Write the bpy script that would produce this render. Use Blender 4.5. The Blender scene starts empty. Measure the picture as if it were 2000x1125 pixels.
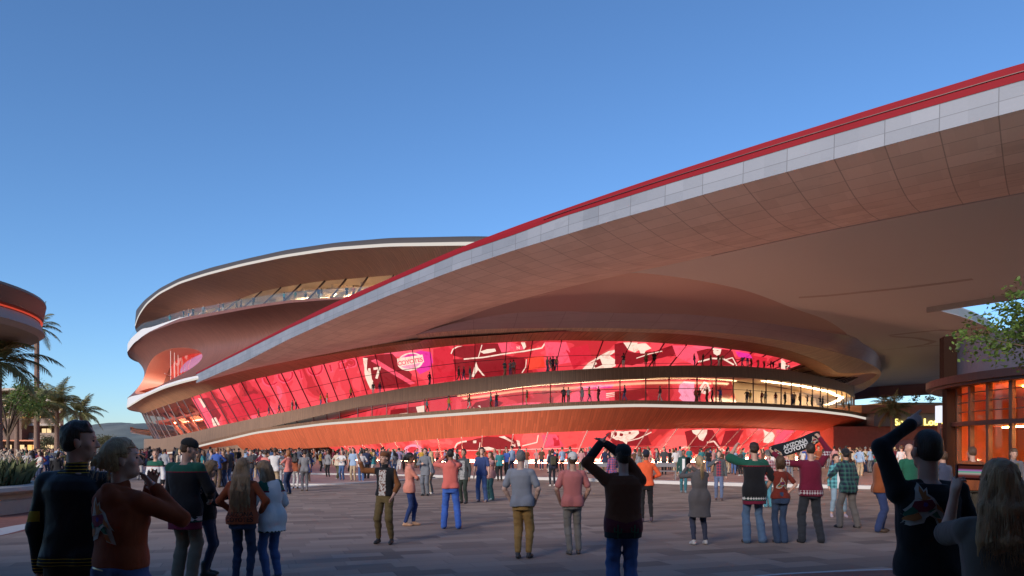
import bpy, bmesh, math, random
import numpy as np
from mathutils import Vector, Matrix, Quaternion
from mathutils.bvhtree import BVHTree
from mathutils.geometry import tessellate_polygon

R = math.radians
scene = bpy.context.scene
COL = scene.collection

# ------------------------------------------------------------------ camera, sky, sun, exposure
FPX, HZ, EYE = 1400.0, 880.0, 1.7          # focal length and horizon in photo pixels, eye height in metres
cam_d = bpy.data.cameras.new('camera')
cam_d.sensor_width = 36.0
cam_d.lens = 36.0 * FPX / 2000.0
cam_d.shift_y = (HZ - 562.5) / 2000.0
cam_d.clip_end = 9000.0
cam = bpy.data.objects.new('camera', cam_d)
COL.objects.link(cam)
cam.location = (0, 0, EYE)
cam.rotation_euler = (R(90), 0, 0)
scene.camera = cam

SUN_EL, SUN_AZ = R(20), R(-148)             # low sun behind the camera, to the left
world = bpy.data.worlds.new('World')
scene.world = world
world.use_nodes = True
wn = world.node_tree.nodes
bg = wn['Background']
sky = wn.new('ShaderNodeTexSky')
sky.sky_type = 'NISHITA'
sky.sun_disc = False
sky.sun_elevation = SUN_EL
sky.sun_rotation = SUN_AZ
sky.air_density = 1.0
sky.dust_density = 0.3
sky.ozone_density = 6.6
world.node_tree.links.new(sky.outputs[0], bg.inputs[0])
bg.inputs[1].default_value = 0.071
sun_d = bpy.data.lights.new('sun', 'SUN')
sun_d.energy = 1.65
sun_d.angle = R(22.0)
sun_d.color = (1.0, 0.86, 0.74)
sun = bpy.data.objects.new('sun', sun_d)
COL.objects.link(sun)
sdir = Vector((math.sin(SUN_AZ) * math.cos(SUN_EL), math.cos(SUN_AZ) * math.cos(SUN_EL), math.sin(SUN_EL)))
sun.rotation_euler = sdir.to_track_quat('Z', 'Y').to_euler()
vs = scene.view_settings
vs.view_transform = 'Standard'
vs.look = 'None'
vs.gamma = 1.0
vs.exposure = 1.35
cy = scene.cycles
cy.max_bounces = 6
cy.diffuse_bounces = 3
cy.glossy_bounces = 3
cy.transmission_bounces = 4
cy.transparent_max_bounces = 10
cy.sample_clamp_indirect = 4.0
cy.caustics_reflective = False
cy.caustics_refractive = False
cy.use_denoising = True

# ------------------------------------------------------------------ helpers
def pt(px, py, d):
    """the point d metres ahead that the photo shows at (px, py)"""
    return Vector(((px - 1000.0) / FPX * d, d, EYE + (HZ - py) / FPX * d))

def tag(o, label=None, cat=None, group=None, kind=None):
    if label: o['label'] = label
    if cat: o['category'] = cat
    if group: o['group'] = group
    if kind: o['kind'] = kind
    return o

def empty(name, loc, rz=0.0, label=None, cat=None, group=None):
    o = bpy.data.objects.new(name, None)
    o.empty_display_size = 0.2
    COL.objects.link(o)
    o.location = loc
    o.rotation_euler = (0, 0, rz)
    return tag(o, label, cat, group)

def link_mesh(name, me, parent=None, mats=None):
    o = bpy.data.objects.new(name, me)
    COL.objects.link(o)
    if mats:
        for m in (mats if isinstance(mats, (list, tuple)) else [mats]):
            me.materials.append(m)
    if parent is not None:
        o.parent = parent
        # meshes are authored in world coordinates unless the parent was left at the origin
    return o

def to_local(o):
    """re-express a mesh authored in world space under its parent"""
    if o.parent is not None:
        p = o.parent
        m = Matrix.LocRotScale(p.location, p.rotation_euler, None)
        o.matrix_parent_inverse = m.inverted()
    return o

def mesh_from(name, verts, faces, parent=None, mats=None, smooth=False, uvs=None, mi=None):
    me = bpy.data.meshes.new(name)
    me.from_pydata([tuple(v) for v in verts], [], [tuple(f) for f in faces])
    if smooth:
        me.polygons.foreach_set('use_smooth', [True] * len(me.polygons))
    if mi is not None:
        me.polygons.foreach_set('material_index', mi)
    if uvs is not None:
        uvl = me.uv_layers.new(name='UVMap')
        vi = np.empty(len(me.loops), dtype=np.int32)
        me.loops.foreach_get('vertex_index', vi)
        uvl.data.foreach_set('uv', np.asarray(uvs, dtype=np.float32)[vi].ravel())
    me.update()
    o = link_mesh(name, me, parent, mats)
    return to_local(o)

class MB:
    """collects simple solids into ONE mesh"""
    def __init__(self):
        self.v, self.f, self.m = [], [], []
    def add(self, vs, fs, mi=0):
        b = len(self.v)
        self.v += [Vector(v) for v in vs]
        self.f += [[i + b for i in f] for f in fs]
        self.m += [mi] * len(fs)
    def box(self, c, s, rz=0.0, mi=0, mat=None):
        hx, hy, hz = s[0] / 2, s[1] / 2, s[2] / 2
        vs = [Vector((x, y, z)) for z in (-hz, hz) for (x, y) in ((-hx, -hy), (hx, -hy), (hx, hy), (-hx, hy))]
        M = (Matrix.Translation(c) @ Matrix.Rotation(rz, 4, 'Z')) if mat is None else mat
        self.add([M @ v for v in vs], [(3, 2, 1, 0), (4, 5, 6, 7), (0, 1, 5, 4), (1, 2, 6, 5), (2, 3, 7, 6), (3, 0, 4, 7)], mi)
    def bar(self, a, b, w, h=None, mi=0, up=(0, 0, 1)):
        a, b = Vector(a), Vector(b)
        h = w if h is None else h
        d = (b - a)
        L = d.length
        if L < 1e-6: return
        d.normalize()
        u = Vector(up)
        if abs(d.dot(u)) > 0.98: u = Vector((1, 0, 0))
        x = d.cross(u).normalized()
        y = x.cross(d)
        vs = [p + x * sx * w / 2 + y * sy * h / 2 for p in (a, b) for (sx, sy) in ((-1, -1), (1, -1), (1, 1), (-1, 1))]
        self.add(vs, [(3, 2, 1, 0), (4, 5, 6, 7), (0, 1, 5, 4), (1, 2, 6, 5), (2, 3, 7, 6), (3, 0, 4, 7)], mi)
    def tube(self, pts, rads, n=8, mi=0, cap=True):
        pts = [Vector(p) for p in pts]
        rings = []
        up = Vector((0, 0, 1))
        for i, p in enumerate(pts):
            d = (pts[min(i + 1, len(pts) - 1)] - pts[max(i - 1, 0)]).normalized()
            u = up if abs(d.dot(up)) < 0.95 else Vector((1, 0, 0))
            x = d.cross(u).normalized()
            y = x.cross(d)
            r = rads[i] if isinstance(rads, (list, tuple)) else rads
            rings.append([p + x * r * math.cos(2 * math.pi * k / n) + y * r * math.sin(2 * math.pi * k / n) for k in range(n)])
        vs = [v for r_ in rings for v in r_]
        fs = []
        for i in range(len(rings) - 1):
            for k in range(n):
                a, b = i * n + k, i * n + (k + 1) % n
                fs.append((a, b, b + n, a + n))
        if cap:
            fs.append(tuple(range(n - 1, -1, -1)))
            fs.append(tuple((len(rings) - 1) * n + k for k in range(n)))
        self.add(vs, fs, mi)
    def lathe(self, prof, c=(0, 0, 0), n=32, mi=0):
        vs, fs = [], []
        for r, z in prof:
            for k in range(n):
                a = 2 * math.pi * k / n
                vs.append(Vector((c[0] + r * math.cos(a), c[1] + r * math.sin(a), c[2] + z)))
        for i in range(len(prof) - 1):
            for k in range(n):
                a, b = i * n + k, i * n + (k + 1) % n
                fs.append((a, b, b + n, a + n))
        self.add(vs, fs, mi)
    def prism(self, poly, z0, z1, mi=0, holes=()):
        loops = [[Vector((p[0], p[1], 0)) for p in poly]] + [[Vector((p[0], p[1], 0)) for p in h] for h in holes]
        flat = [p for l in loops for p in l]
        tris = tessellate_polygon(loops)
        n = len(flat)
        vs = [Vector((p.x, p.y, z0)) for p in flat] + [Vector((p.x, p.y, z1)) for p in flat]
        fs = []
        for t in tris:
            a, b, c = t
            nz = (flat[b] - flat[a]).cross(flat[c] - flat[a]).z
            if nz < 0: a, c = c, a
            fs.append((c, b, a))
            fs.append((a + n, b + n, c + n))
        off = 0
        for l in loops:
            m = len(l)
            for i in range(m):
                a, b = off + i, off + (i + 1) % m
                fs.append((a, b, b + n, a + n))
            off += m
        self.add(vs, fs, mi)
    def build(self, name, mats=None, parent=None, smooth=False, fix=True):
        o = mesh_from(name, self.v, self.f, parent, mats, smooth, mi=self.m if any(self.m) else None)
        if fix:
            bm = bmesh.new(); bm.from_mesh(o.data)
            bmesh.ops.recalc_face_normals(bm, faces=bm.faces)
            bm.to_mesh(o.data); bm.free()
        if smooth:
            o.data.set_sharp_from_angle(angle=R(35))
        return o

# ------------------------------------------------------------------ materials
class NT:
    def __init__(self, name):
        self.mat = bpy.data.materials.new(name)
        self.mat.use_nodes = True
        self.t = self.mat.node_tree
        self.b = self.t.nodes['Principled BSDF']
        self.out = self.t.nodes['Material Output']
    def n(self, kind, **kw):
        nd = self.t.nodes.new('ShaderNode' + kind)
        for k, v in kw.items(): setattr(nd, k, v)
        return nd
    def set(self, sock, v):
        if isinstance(v, bpy.types.NodeSocket): self.t.links.new(v, sock)
        else:
            try: sock.default_value = v
            except TypeError: sock.default_value = (*v, 1.0)
            except ValueError: sock.default_value = (*v, 1.0)
    def m(self, op, a, b=0.0, c=None):
        nd = self.n('Math', operation=op)
        self.set(nd.inputs[0], a); self.set(nd.inputs[1], b)
        if c is not None: self.set(nd.inputs[2], c)
        return nd.outputs[0]
    def uv(self, kind='UV'):
        return self.n('TexCoord').outputs[kind]
    def sep(self, v):
        nd = self.n('SeparateXYZ'); self.set(nd.inputs[0], v); return nd.outputs
    def comb(self, x, y, z=0.0):
        nd = self.n('CombineXYZ')
        for i, q in enumerate((x, y, z)): self.set(nd.inputs[i], q)
        return nd.outputs[0]
    def noise(self, vec=None, scale=5.0, detail=4.0, rough=0.55, dist=0.0):
        nd = self.n('TexNoise')
        if vec is not None: self.set(nd.inputs['Vector'], vec)
        nd.inputs['Scale'].default_value = scale
        nd.inputs['Detail'].default_value = detail
        nd.inputs['Roughness'].default_value = rough
        nd.inputs['Distortion'].default_value = dist
        return nd.outputs['Fac']
    def white(self, vec):
        nd = self.n('TexWhiteNoise', noise_dimensions='3D'); self.set(nd.inputs['Vector'], vec); return nd.outputs['Value']
    def mix(self, f, a, b, blend='MIX'):
        nd = self.n('Mix', data_type='RGBA', blend_type=blend)
        self.set(nd.inputs[0], f)
        for s, v in ((nd.inputs[6], a), (nd.inputs[7], b)):
            if isinstance(v, bpy.types.NodeSocket): self.t.links.new(v, s)
            else: s.default_value = (v[0], v[1], v[2], 1.0)
        return nd.outputs[2]
    def ramp(self, f, stops, const=False):
        nd = self.n('ValToRGB')
        cr = nd.color_ramp
        if const: cr.interpolation = 'CONSTANT'
        while len(cr.elements) < len(stops): cr.elements.new(0.5)
        for e, (p, c) in zip(cr.elements, stops):
            e.position = p
            e.color = (c[0], c[1], c[2], 1.0)
        self.set(nd.inputs[0], f)
        return nd.outputs[0]
    def scale(self, vec, s):
        nd = self.n('Mapping'); self.set(nd.inputs[0], vec); nd.inputs['Scale'].default_value = s; return nd.outputs[0]
    def rot(self, vec, rz):
        nd = self.n('Mapping'); self.set(nd.inputs[0], vec); nd.inputs['Rotation'].default_value = (0, 0, rz); return nd.outputs[0]
    def bump(self, h, strength=0.3, dist=0.02):
        nd = self.n('Bump'); nd.inputs['Strength'].default_value = strength
        nd.inputs['Distance'].default_value = dist
        self.set(nd.inputs['Height'], h)
        self.set(self.b.inputs['Normal'], nd.outputs[0])
    def base(self, c): self.set(self.b.inputs['Base Color'], c)
    def p(self, **kw):
        for k, v in kw.items(): self.set(self.b.inputs[k.replace('_', ' ')], v)
        return self

MATS = {}
def simple(name, col, rough=0.6, metal=0.0, var=0.12, vscale=3.0, bump=0.0, bscale=40.0, coord='Object', spec=None):
    if name in MATS: return MATS[name]
    t = NT(name)
    v = t.uv(coord)
    f = t.noise(v, vscale, 5.0)
    lo = tuple(c * (1 - var) for c in col); hi = tuple(min(1, c * (1 + var)) for c in col)
    t.base(t.mix(f, lo, hi))
    t.p(Roughness=rough, Metallic=metal)
    if spec is not None: t.b.inputs['Specular IOR Level'].default_value = spec
    if bump: t.bump(t.noise(v, bscale, 3.0), bump, 0.01)
    MATS[name] = t.mat
    return t.mat

def emit(name, col, s):
    if name in MATS: return MATS[name]
    t = NT(name)
    t.base((0.02, 0.02, 0.02)); t.p(Roughness=0.4)
    t.b.inputs['Emission Color'].default_value = (*col, 1)
    t.b.inputs['Emission Strength'].default_value = s
    MATS[name] = t.mat
    return t.mat

def glass_mat(name, tint=(0.9, 0.93, 0.95), refl=0.12, solid=0.0, solid_col=(0.5, 0.7, 0.75)):
    t = NT(name)
    tr = t.n('BsdfTransparent'); tr.inputs[0].default_value = (*tint, 1)
    gl = t.n('BsdfGlossy'); gl.inputs['Roughness'].default_value = 0.03
    fr = t.n('LayerWeight'); fr.inputs['Blend'].default_value = 0.25
    f = t.m('MULTIPLY_ADD', fr.outputs['Fresnel'], min(0.6, refl * 5), refl * 0.5)
    mx = t.n('MixShader')
    t.set(mx.inputs[0], f); t.t.links.new(tr.outputs[0], mx.inputs[1]); t.t.links.new(gl.outputs[0], mx.inputs[2])
    last = mx
    if solid:
        df = t.n('BsdfDiffuse'); df.inputs[0].default_value = (*solid_col, 1)
        m2 = t.n('MixShader'); m2.inputs[0].default_value = solid
        t.t.links.new(mx.outputs[0], m2.inputs[1]); t.t.links.new(df.outputs[0], m2.inputs[2])
        last = m2
    t.t.links.new(last.outputs[0], t.out.inputs[0])
    return t.mat

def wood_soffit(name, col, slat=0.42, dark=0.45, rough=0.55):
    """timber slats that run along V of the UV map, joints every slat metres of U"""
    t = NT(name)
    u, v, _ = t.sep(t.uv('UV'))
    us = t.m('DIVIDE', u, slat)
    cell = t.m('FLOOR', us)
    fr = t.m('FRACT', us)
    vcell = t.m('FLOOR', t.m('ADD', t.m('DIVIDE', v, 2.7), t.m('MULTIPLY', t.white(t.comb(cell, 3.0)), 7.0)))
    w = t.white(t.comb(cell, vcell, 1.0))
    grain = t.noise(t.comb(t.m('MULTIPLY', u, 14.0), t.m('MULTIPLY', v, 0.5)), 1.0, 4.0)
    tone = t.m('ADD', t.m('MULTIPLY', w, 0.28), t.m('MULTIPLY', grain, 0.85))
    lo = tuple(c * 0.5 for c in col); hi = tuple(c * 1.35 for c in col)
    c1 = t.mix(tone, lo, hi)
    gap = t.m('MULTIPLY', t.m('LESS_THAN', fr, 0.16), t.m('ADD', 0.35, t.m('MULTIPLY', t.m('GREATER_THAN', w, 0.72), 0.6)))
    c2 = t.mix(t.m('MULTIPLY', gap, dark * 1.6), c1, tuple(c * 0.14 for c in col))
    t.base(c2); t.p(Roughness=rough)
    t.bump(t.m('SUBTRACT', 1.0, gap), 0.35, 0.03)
    return t.mat

def tile_mat(name, a, b, W, H, line=0.03, rough=0.75, lvis=0.55, grain=8.0, sub=0.0):
    """stone or metal panels W x H metres on UV; random tone per panel, fine dark joints"""
    t = NT(name)
    u, v, _ = t.sep(t.uv('UV'))
    us, vs_ = t.m('DIVIDE', u, W), t.m('DIVIDE', v, H)
    off = t.m('MULTIPLY', t.white(t.comb(t.m('FLOOR', vs_), 9.0)), sub)
    us2 = t.m('ADD', t.m('MULTIPLY', us, 2.0), off)
    w1 = t.white(t.comb(t.m('FLOOR', us2), t.m('FLOOR', vs_), 2.0))
    w2 = t.white(t.comb(t.m('FLOOR', us), t.m('FLOOR', vs_), 5.0))
    g = t.noise(t.comb(u, v), grain, 6.0, 0.7)
    tone = t.m('ADD', t.m('MULTIPLY', t.m('ADD', w1, w2), 0.36), t.m('MULTIPLY', g, 0.35))
    c = t.mix(tone, a, b)
    fu = t.m('FRACT', us); fv = t.m('FRACT', vs_)
    ju = t.m('LESS_THAN', fu, line / W * 1.1)
    jv = t.m('MULTIPLY', t.m('LESS_THAN', fv, line / H), 0.75)
    j = t.m('MAXIMUM', ju, jv)
    st = t.noise(t.comb(t.m('MULTIPLY', u, 0.35), v), 0.5, 5.0, 0.6)
    c = t.mix(t.m('MULTIPLY', t.m('GREATER_THAN', st, 0.58), 0.10), c, tuple(q * 0.45 for q in a))
    c = t.mix(t.m('MULTIPLY', j, lvis), c, tuple(q * 0.12 for q in a))
    t.base(c); t.p(Roughness=rough)
    t.bump(t.m('SUBTRACT', g, j), 0.25, 0.04)
    return t.mat
# ------------------------------------------------------------------ plan of the arena: rings are star-shaped round C0
C0 = np.array([-8.0, 150.0])
BASE_PTS = [(-3, 87), (8.8, 82), (26, 91), (41, 105), (58, 125), (67, 142), (72, 165), (70, 195), (45, 235), (0, 255),
            (-45, 250), (-77, 230.5), (-92.2, 207.5), (-94.2, 187.6), (-85.8, 168), (-75.9, 155.2), (-60, 139), (-44.6, 125), (-27.5, 110), (-14, 97)]

def crom(pts, n=24, closed=True):
    P = [np.array(p, float) for p in pts]
    out = []
    N = len(P)
    for i in range(N if closed else N - 1):
        if closed: p0, p1, p2, p3 = P[i - 1], P[i], P[(i + 1) % N], P[(i + 2) % N]
        else: p0, p1, p2, p3 = P[max(i - 1, 0)], P[i], P[i + 1], P[min(i + 2, N - 1)]
        for k in range(n):
            t = k / n
            out.append(0.5 * ((2 * p1) + (-p0 + p2) * t + (2 * p0 - 5 * p1 + 4 * p2 - p3) * t * t + (-p0 + 3 * p1 - 3 * p2 + p3) * t ** 3))
    if not closed: out.append(P[-1])
    return np.array(out)

def theta_of(xy):
    d = np.asarray(xy) - C0
    return np.arctan2(d[..., 0], -d[..., 1])       # 0 faces the camera, positive to the right

_loop = crom(BASE_PTS)
_th = theta_of(_loop); _r = np.hypot(*(_loop - C0).T)
_o = np.argsort(_th)
# theta samples, evenly spaced along the wall
_len = np.concatenate([[0], np.cumsum(np.hypot(*np.diff(_loop[_o], axis=0).T))])
NTH = 440
TH = np.interp(np.linspace(0, _len[-1], NTH, endpoint=False), _len, _th[_o])
RB = np.interp(TH, _th[_o], _r[_o], period=2 * math.pi)
ARC = np.linspace(0, _len[-1], NTH, endpoint=False)

def smooth(a, n=3, circ=True):
    for _ in range(n):
        a = (np.roll(a, 1) + 2 * a + np.roll(a, -1)) / 4
    return a
RB = smooth(RB, 6)

def xy_at(o):
    r = RB + o
    return C0[0] + r * np.sin(TH), C0[1] - r * np.cos(TH)

def ring(o, pix, zmin=None, sm=4):
    """a closed ring o metres outside the base wall at the heights that the photo's points give it"""
    if isinstance(o, (list, tuple)):                # o given per photo x
        px0 = 1000 + FPX * xy_at(0)[0] / xy_at(0)[1]
        iL, iR = vis_range(*xy_at(0))
        xs, os_ = zip(*o)
        oo = fill_back(np.interp(px0, xs, os_), iL, iR)
    else:
        oo = np.full(NTH, float(o))
    X, Y = xy_at(oo)
    px = 1000 + FPX * X / Y
    iL, iR = vis_range(X, Y)
    xs, ys = zip(*pix)
    y = np.interp(px, xs, ys)
    z = EYE + (HZ - y) * Y / FPX
    z = fill_back(z, iL, iR)
    z = smooth(z, sm)
    if zmin is not None: z = np.maximum(z, zmin)
    return np.stack([X, Y, z], 1)

def vis_range(X, Y):
    px = X / Y
    f = np.abs(TH) < 2.6
    iL = np.where(f, px, 9).argmin(); iR = np.where(f, px, -9).argmax()
    return iL, iR

def fill_back(z, iL, iR):
    """keep iL..iR (theta rises left to right); hold the end values round the back"""
    z = z.copy()
    n = len(z)
    back = [(iR + k) % n for k in range(0, (iL - iR) % n + 1)]
    L = len(back)
    for j, i in enumerate(back):
        t = j / max(1, L - 1)
        t = t * t * (3 - 2 * t)
        z[i] = z[iR] * (1 - t) + z[iL] * t if j not in (0, L - 1) else z[i]
    return z

def explicit(pts, back_r=None):
    """ring from 3-D points ordered left to right; outside them r and z are held"""
    P = np.array(pts, float)
    th = theta_of(P[:, :2]); r = np.hypot(*(P[:, :2] - C0).T)
    return th, r, P[:, 2]

def loft(name, rings, mat, parent, sel=None, closed=True, uscale=1.0, smooth_=True, flip=False, v0=0.0):
    """surface through rings (each NTH x 3); sel: index list of theta samples (open strip)"""
    idx = list(range(NTH)) if sel is None else list(sel)
    cl = closed and sel is None
    n = len(idx)
    V, U = [], []
    vv = np.zeros(n) + v0
    arc = np.array([ARC[i] for i in idx])
    arc = np.where(arc < arc[0], arc + _len[-1], arc)
    for k, rg in enumerate(rings):
        P = rg[idx]
        if k: vv = vv + np.linalg.norm(P - prev, axis=1)
        prev = P
        V.append(P); U.append(np.stack([arc * uscale, vv], 1))
    if cl:                                           # repeat the first column so that UVs close
        V = [np.vstack([p, p[:1]]) for p in V]
        U = [np.vstack([u, [[_len[-1], u[0, 1]]]]) for u in U]
        n += 1
    V = np.vstack(V); U = np.vstack(U)
    F = []
    for k in range(len(rings) - 1):
        for i in range(n - 1):
            a = k * n + i
            F.append((a, a + 1, a + n + 1, a + n) if not flip else (a + n, a + n + 1, a + 1, a))
    return mesh_from(name, V, F, parent, mat, smooth_, uvs=U)

def blend(a, b, t): return a * (1 - t) + b * t
def inset(rg, do, dz=0.0):
    d = rg[:, :2] - C0
    r = np.hypot(d[:, 0], d[:, 1])[:, None]
    q = rg.copy()
    q[:, :2] = C0 + d * (r + do) / r
    q[:, 2] += dz
    return q
def pxcol(rg): return 1000 + FPX * rg[:, 0] / rg[:, 1]
def front_sel(rg, x0, x1):
    """theta samples of the visible side with photo x between x0 and x1"""
    px = pxcol(rg)
    iL, iR = vis_range(rg[:, 0], rg[:, 1])
    out = [i % NTH for i in range(iL, iL + (iR - iL) % NTH + 1)]
    return [i for i in out if x0 <= px[i] <= x1]

# ------------------------------------------------------------------ arena materials
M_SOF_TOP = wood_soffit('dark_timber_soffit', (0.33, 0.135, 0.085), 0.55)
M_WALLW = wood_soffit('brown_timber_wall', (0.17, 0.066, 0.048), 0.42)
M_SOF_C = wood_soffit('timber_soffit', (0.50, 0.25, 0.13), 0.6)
M_BAND = wood_soffit('bark_brown_fascia', (0.22, 0.135, 0.085), 0.25, 0.5)
M_DECK = wood_soffit('orange_timber_underside', (0.60, 0.145, 0.062), 0.36, 0.30)
M_WHITE = simple('white_coated_metal', (0.60, 0.60, 0.60), 0.5, var=0.04)
M_LED = emit('white_led_strip', (1.0, 0.90, 0.80), 0.27)
M_RIMD = simple('dark_roof_edge', (0.06, 0.05, 0.045), 0.6)
M_BRIM = tile_mat('purple_metal_fascia', (0.42, 0.37, 0.43), (0.49, 0.43, 0.49), 5.0, 1.6, 0.05, 0.26, 0.35, 2.0)
M_BRIM2 = simple('plum_render', (0.46, 0.35, 0.34), 0.5, var=0.06)
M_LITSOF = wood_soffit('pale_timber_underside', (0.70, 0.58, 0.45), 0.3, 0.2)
M_FLOOR = simple('terrace_paving', (0.3, 0.26, 0.24), 0.7)
M_MULL = simple('dark_mullion_metal', (0.075, 0.04, 0.042), 0.4, 0.3)
M_MULLP = simple('pale_mullion_metal', (0.75, 0.6, 0.55), 0.4)
M_GLASS = glass_mat('clear_glass', (0.93, 0.93, 0.94), 0.06)
M_GLASSR = glass_mat('rosy_glass', (0.95, 0.82, 0.8), 0.10)
M_BAL = glass_mat('pale_green_glass', (0.9, 0.95, 0.96), 0.02, 0.05, (0.45, 0.62, 0.66))
M_CREAM = simple('cream_plaster', (0.72, 0.60, 0.46), 0.7, var=0.06)
M_INT = simple('interior_red_plaster', (0.55, 0.16, 0.11), 0.6, var=0.15, vscale=0.12)
M_COVE = emit('warm_cove_light', (1.0, 0.66, 0.36), 6.0)
M_COVE2 = emit('bright_warm_cove_light', (1.0, 0.72, 0.42), 11.0)

def screen_mat(name, stops, s, sc=0.11, seed=0.0):
    """LED screen playing flat posterised artwork"""
    t = NT(name)
    v = t.n('Mapping'); t.set(v.inputs[0], t.uv('UV')); v.inputs['Location'].default_value = (seed, seed * 0.7, 0)
    f = t.noise(v.outputs[0], sc, 3.0, 0.5, 0.8)
    c = t.ramp(f, stops, True)
    f2 = t.noise(v.outputs[0], sc * 7, 4.0, 0.65, 0.3)
    c = t.mix(t.m('MULTIPLY', t.m('GREATER_THAN', f2, 0.6), 0.16), c, (0.35, 0.015, 0.03))
    u, w, _ = t.sep(t.uv('UV'))
    g = t.m('MULTIPLY', t.noise(t.uv('UV'), 1.6, 6.0, 0.7), 0.5)
    c = t.mix(t.m('SUBTRACT', g, 0.1), c, (0.42, 0.02, 0.035))
    t.base((0.03, 0.01, 0.01)); t.p(Roughness=0.12)
    t.set(t.b.inputs['Emission Color'], c)
    t.b.inputs['Emission Strength'].default_value = s
    return t.mat
RED_STOPS = [(0.0, (0.26, 0.011, 0.014)), (0.38, (0.45, 0.020, 0.026)), (0.45, (0.66, 0.040, 0.055)), (0.54, (0.78, 0.065, 0.085)),
             (0.64, (0.85, 0.10, 0.16)), (0.74, (0.60, 0.030, 0.036))]
M_SCR = screen_mat('led_screen_red', RED_STOPS, 0.58)
M_SCR_G = screen_mat('led_screen_ground', [(p, (c[0] * 1.15, c[1] * 1.6, c[2] * 1.1)) for p, c in RED_STOPS], 0.66, seed=31.0)
M_SCR_D = screen_mat('led_screen_deck', RED_STOPS, 0.55, 0.09, 77.0)
def art_mat(name, c, s):
    t = NT(name)
    v = t.uv('Object')
    f = t.noise(v, 0.55, 5.0, 0.7, 0.6); g = t.noise(v, 3.2, 3.0, 0.6)
    k = t.m('ADD', t.m('MULTIPLY', t.m('GREATER_THAN', f, 0.56), 0.45), t.m('MULTIPLY', t.m('SUBTRACT', g, 0.4), 0.7))
    t.base((0.03, 0.01, 0.01)); t.p(Roughness=0.15)
    t.set(t.b.inputs['Emission Color'], t.mix(k, c, (c[0] * 0.72, c[1] * 0.42, c[2] * 0.42)))
    t.b.inputs['Emission Strength'].default_value = s
    return t.mat
SCRC = {'D': art_mat('screen_dark_red', (0.24, 0.010, 0.016), 0.5), 'M': art_mat('screen_mid_red', (0.55, 0.018, 0.035), 0.55),
        'P': art_mat('screen_pink', (0.92, 0.09, 0.15), 0.5), 'W': art_mat('screen_cream', (1.0, 0.74, 0.60), 0.45),
        'G': art_mat('screen_magenta', (0.80, 0.035, 0.33), 0.45), 'O': art_mat('screen_orange', (0.88, 0.06, 0.035), 0.5),
        'L': art_mat('screen_lilac_pink', (1.0, 0.35, 0.5), 0.45)}
SCR_KEYS = list(SCRC)

arena = empty('arena', (C0[0], C0[1], 0), 0, 'huge layered timber and glass arena with curving decks and glowing red screens', 'arena')

# ------------------------------------------------------------------ rings read off the photo
A_top = ring(2.7, [(264, 622), (266, 606), (281, 587), (310, 564), (350, 543), (403, 525.5), (469, 508.5), (551, 490), (649, 475.5), (760, 466), (935, 463), (1200, 470)])
A_lip = ring(3.0, [(264, 634), (270, 615), (285, 592), (310, 571), (350, 550), (403, 533), (469, 515.6), (551, 498), (649, 483), (760, 475), (935, 472), (1200, 480)])
A_lip2 = inset(A_lip, -0.05, -0.42)
A_in = ring(-6.0, [(279, 650), (320, 633), (363, 614), (436, 597), (502, 571), (551, 561), (620, 550), (690, 544), (760, 538), (935, 534), (1200, 540)])
B_top = ring(5.0, [(249, 673), (256, 661), (277, 642), (293, 640), (350, 621), (416, 610), (494, 596), (567, 586), (649, 581), (760, 577), (1200, 585)])
B_bot = ring(5.1, [(250, 685), (256, 675), (264.5, 665), (293, 648.5), (350, 628), (416, 616), (494, 601.5), (567, 591), (649, 585), (760, 581), (1200, 590)])
C_top = ring(5.0, [(250, 777), (256, 774), (283, 768), (321, 751), (359, 739), (387, 733), (470, 712), (700, 672), (1200, 640)])
C_lip = ring(5.3, [(250, 793), (259, 787), (283, 772), (321, 755), (359.5, 743.5), (387, 737), (470, 716), (560, 702), (700, 678.5), (808, 664), (889, 656), (1043, 648), (1200, 647.5), (1340, 652.5),
                   (1452, 665.5), (1536, 682), (1592, 701), (1623, 717), (1632, 729)])
C_lip2 = inset(C_lip, -0.05, -0.36)
C_out = ring(4.2, [(250, 797), (259, 792), (283, 778), (321, 761), (359.5, 749), (387, 742), (470, 722), (560, 706), (700, 681), (808, 665), (889, 657), (1043, 648.6), (1200, 648), (1340, 653),
                   (1452, 666), (1536, 682.6), (1592, 702), (1623, 717.6), (1632, 729)])
mB_ = (TH > -0.05) & (TH < 1.85)            # under the brim the soffit simply runs out to it
C_lip2[mB_] = C_out[mB_]; C_lip[mB_] = C_out[mB_] + [0, 0, 0.012]
Gt = ring(0.8, [(283, 807), (325, 791.5), (372, 776.6), (421, 760.6), (487, 742.4), (560, 727), (700, 696.7), (794, 685), (900, 673.4), (1043, 665.6), (1110, 665), (1240, 667), (1292, 670),
                (1387, 677), (1463, 687), (1525, 699), (1564, 710.6), (1585, 723), (1612, 736)])
E_top = ring(0.3, [(268, 857), (312, 857.5), (332, 853.5), (372, 845), (426, 832), (501.6, 816), (608, 793.6), (700, 774), (794, 756.6), (929, 739), (1043, 727), (1200, 717.6), (1340, 713.4), (1452, 715),
                   (1536, 722), (1620, 738), (1660, 752.6)])
E_bot = ring(0.4, [(262, 884), (340, 880), (399, 866), (457, 850), (534, 832.5), (632, 810), (700, 795), (835, 778), (916, 768), (1043, 751), (1200, 741), (1340, 736), (1432, 737), (1508, 741.4),
                   (1592, 752.6), (1648, 765), (1665, 775)])
F_lip = ring([(300, 1.0), (1000, 1.0), (1200, 1.6), (1450, 3.4), (1665, 6.5)],
             [(262, 889), (340, 882), (399, 867), (501, 842.7), (632, 826), (760, 816), (835, 810.6), (970, 801), (1105, 793), (1240, 788.5), (1357, 791), (1480, 793.4), (1592, 800), (1662, 808.6),
              (1712, 820), (1728, 825)], zmin=0.3)
F_top = inset(F_lip, 0.15, 0.42)
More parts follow.
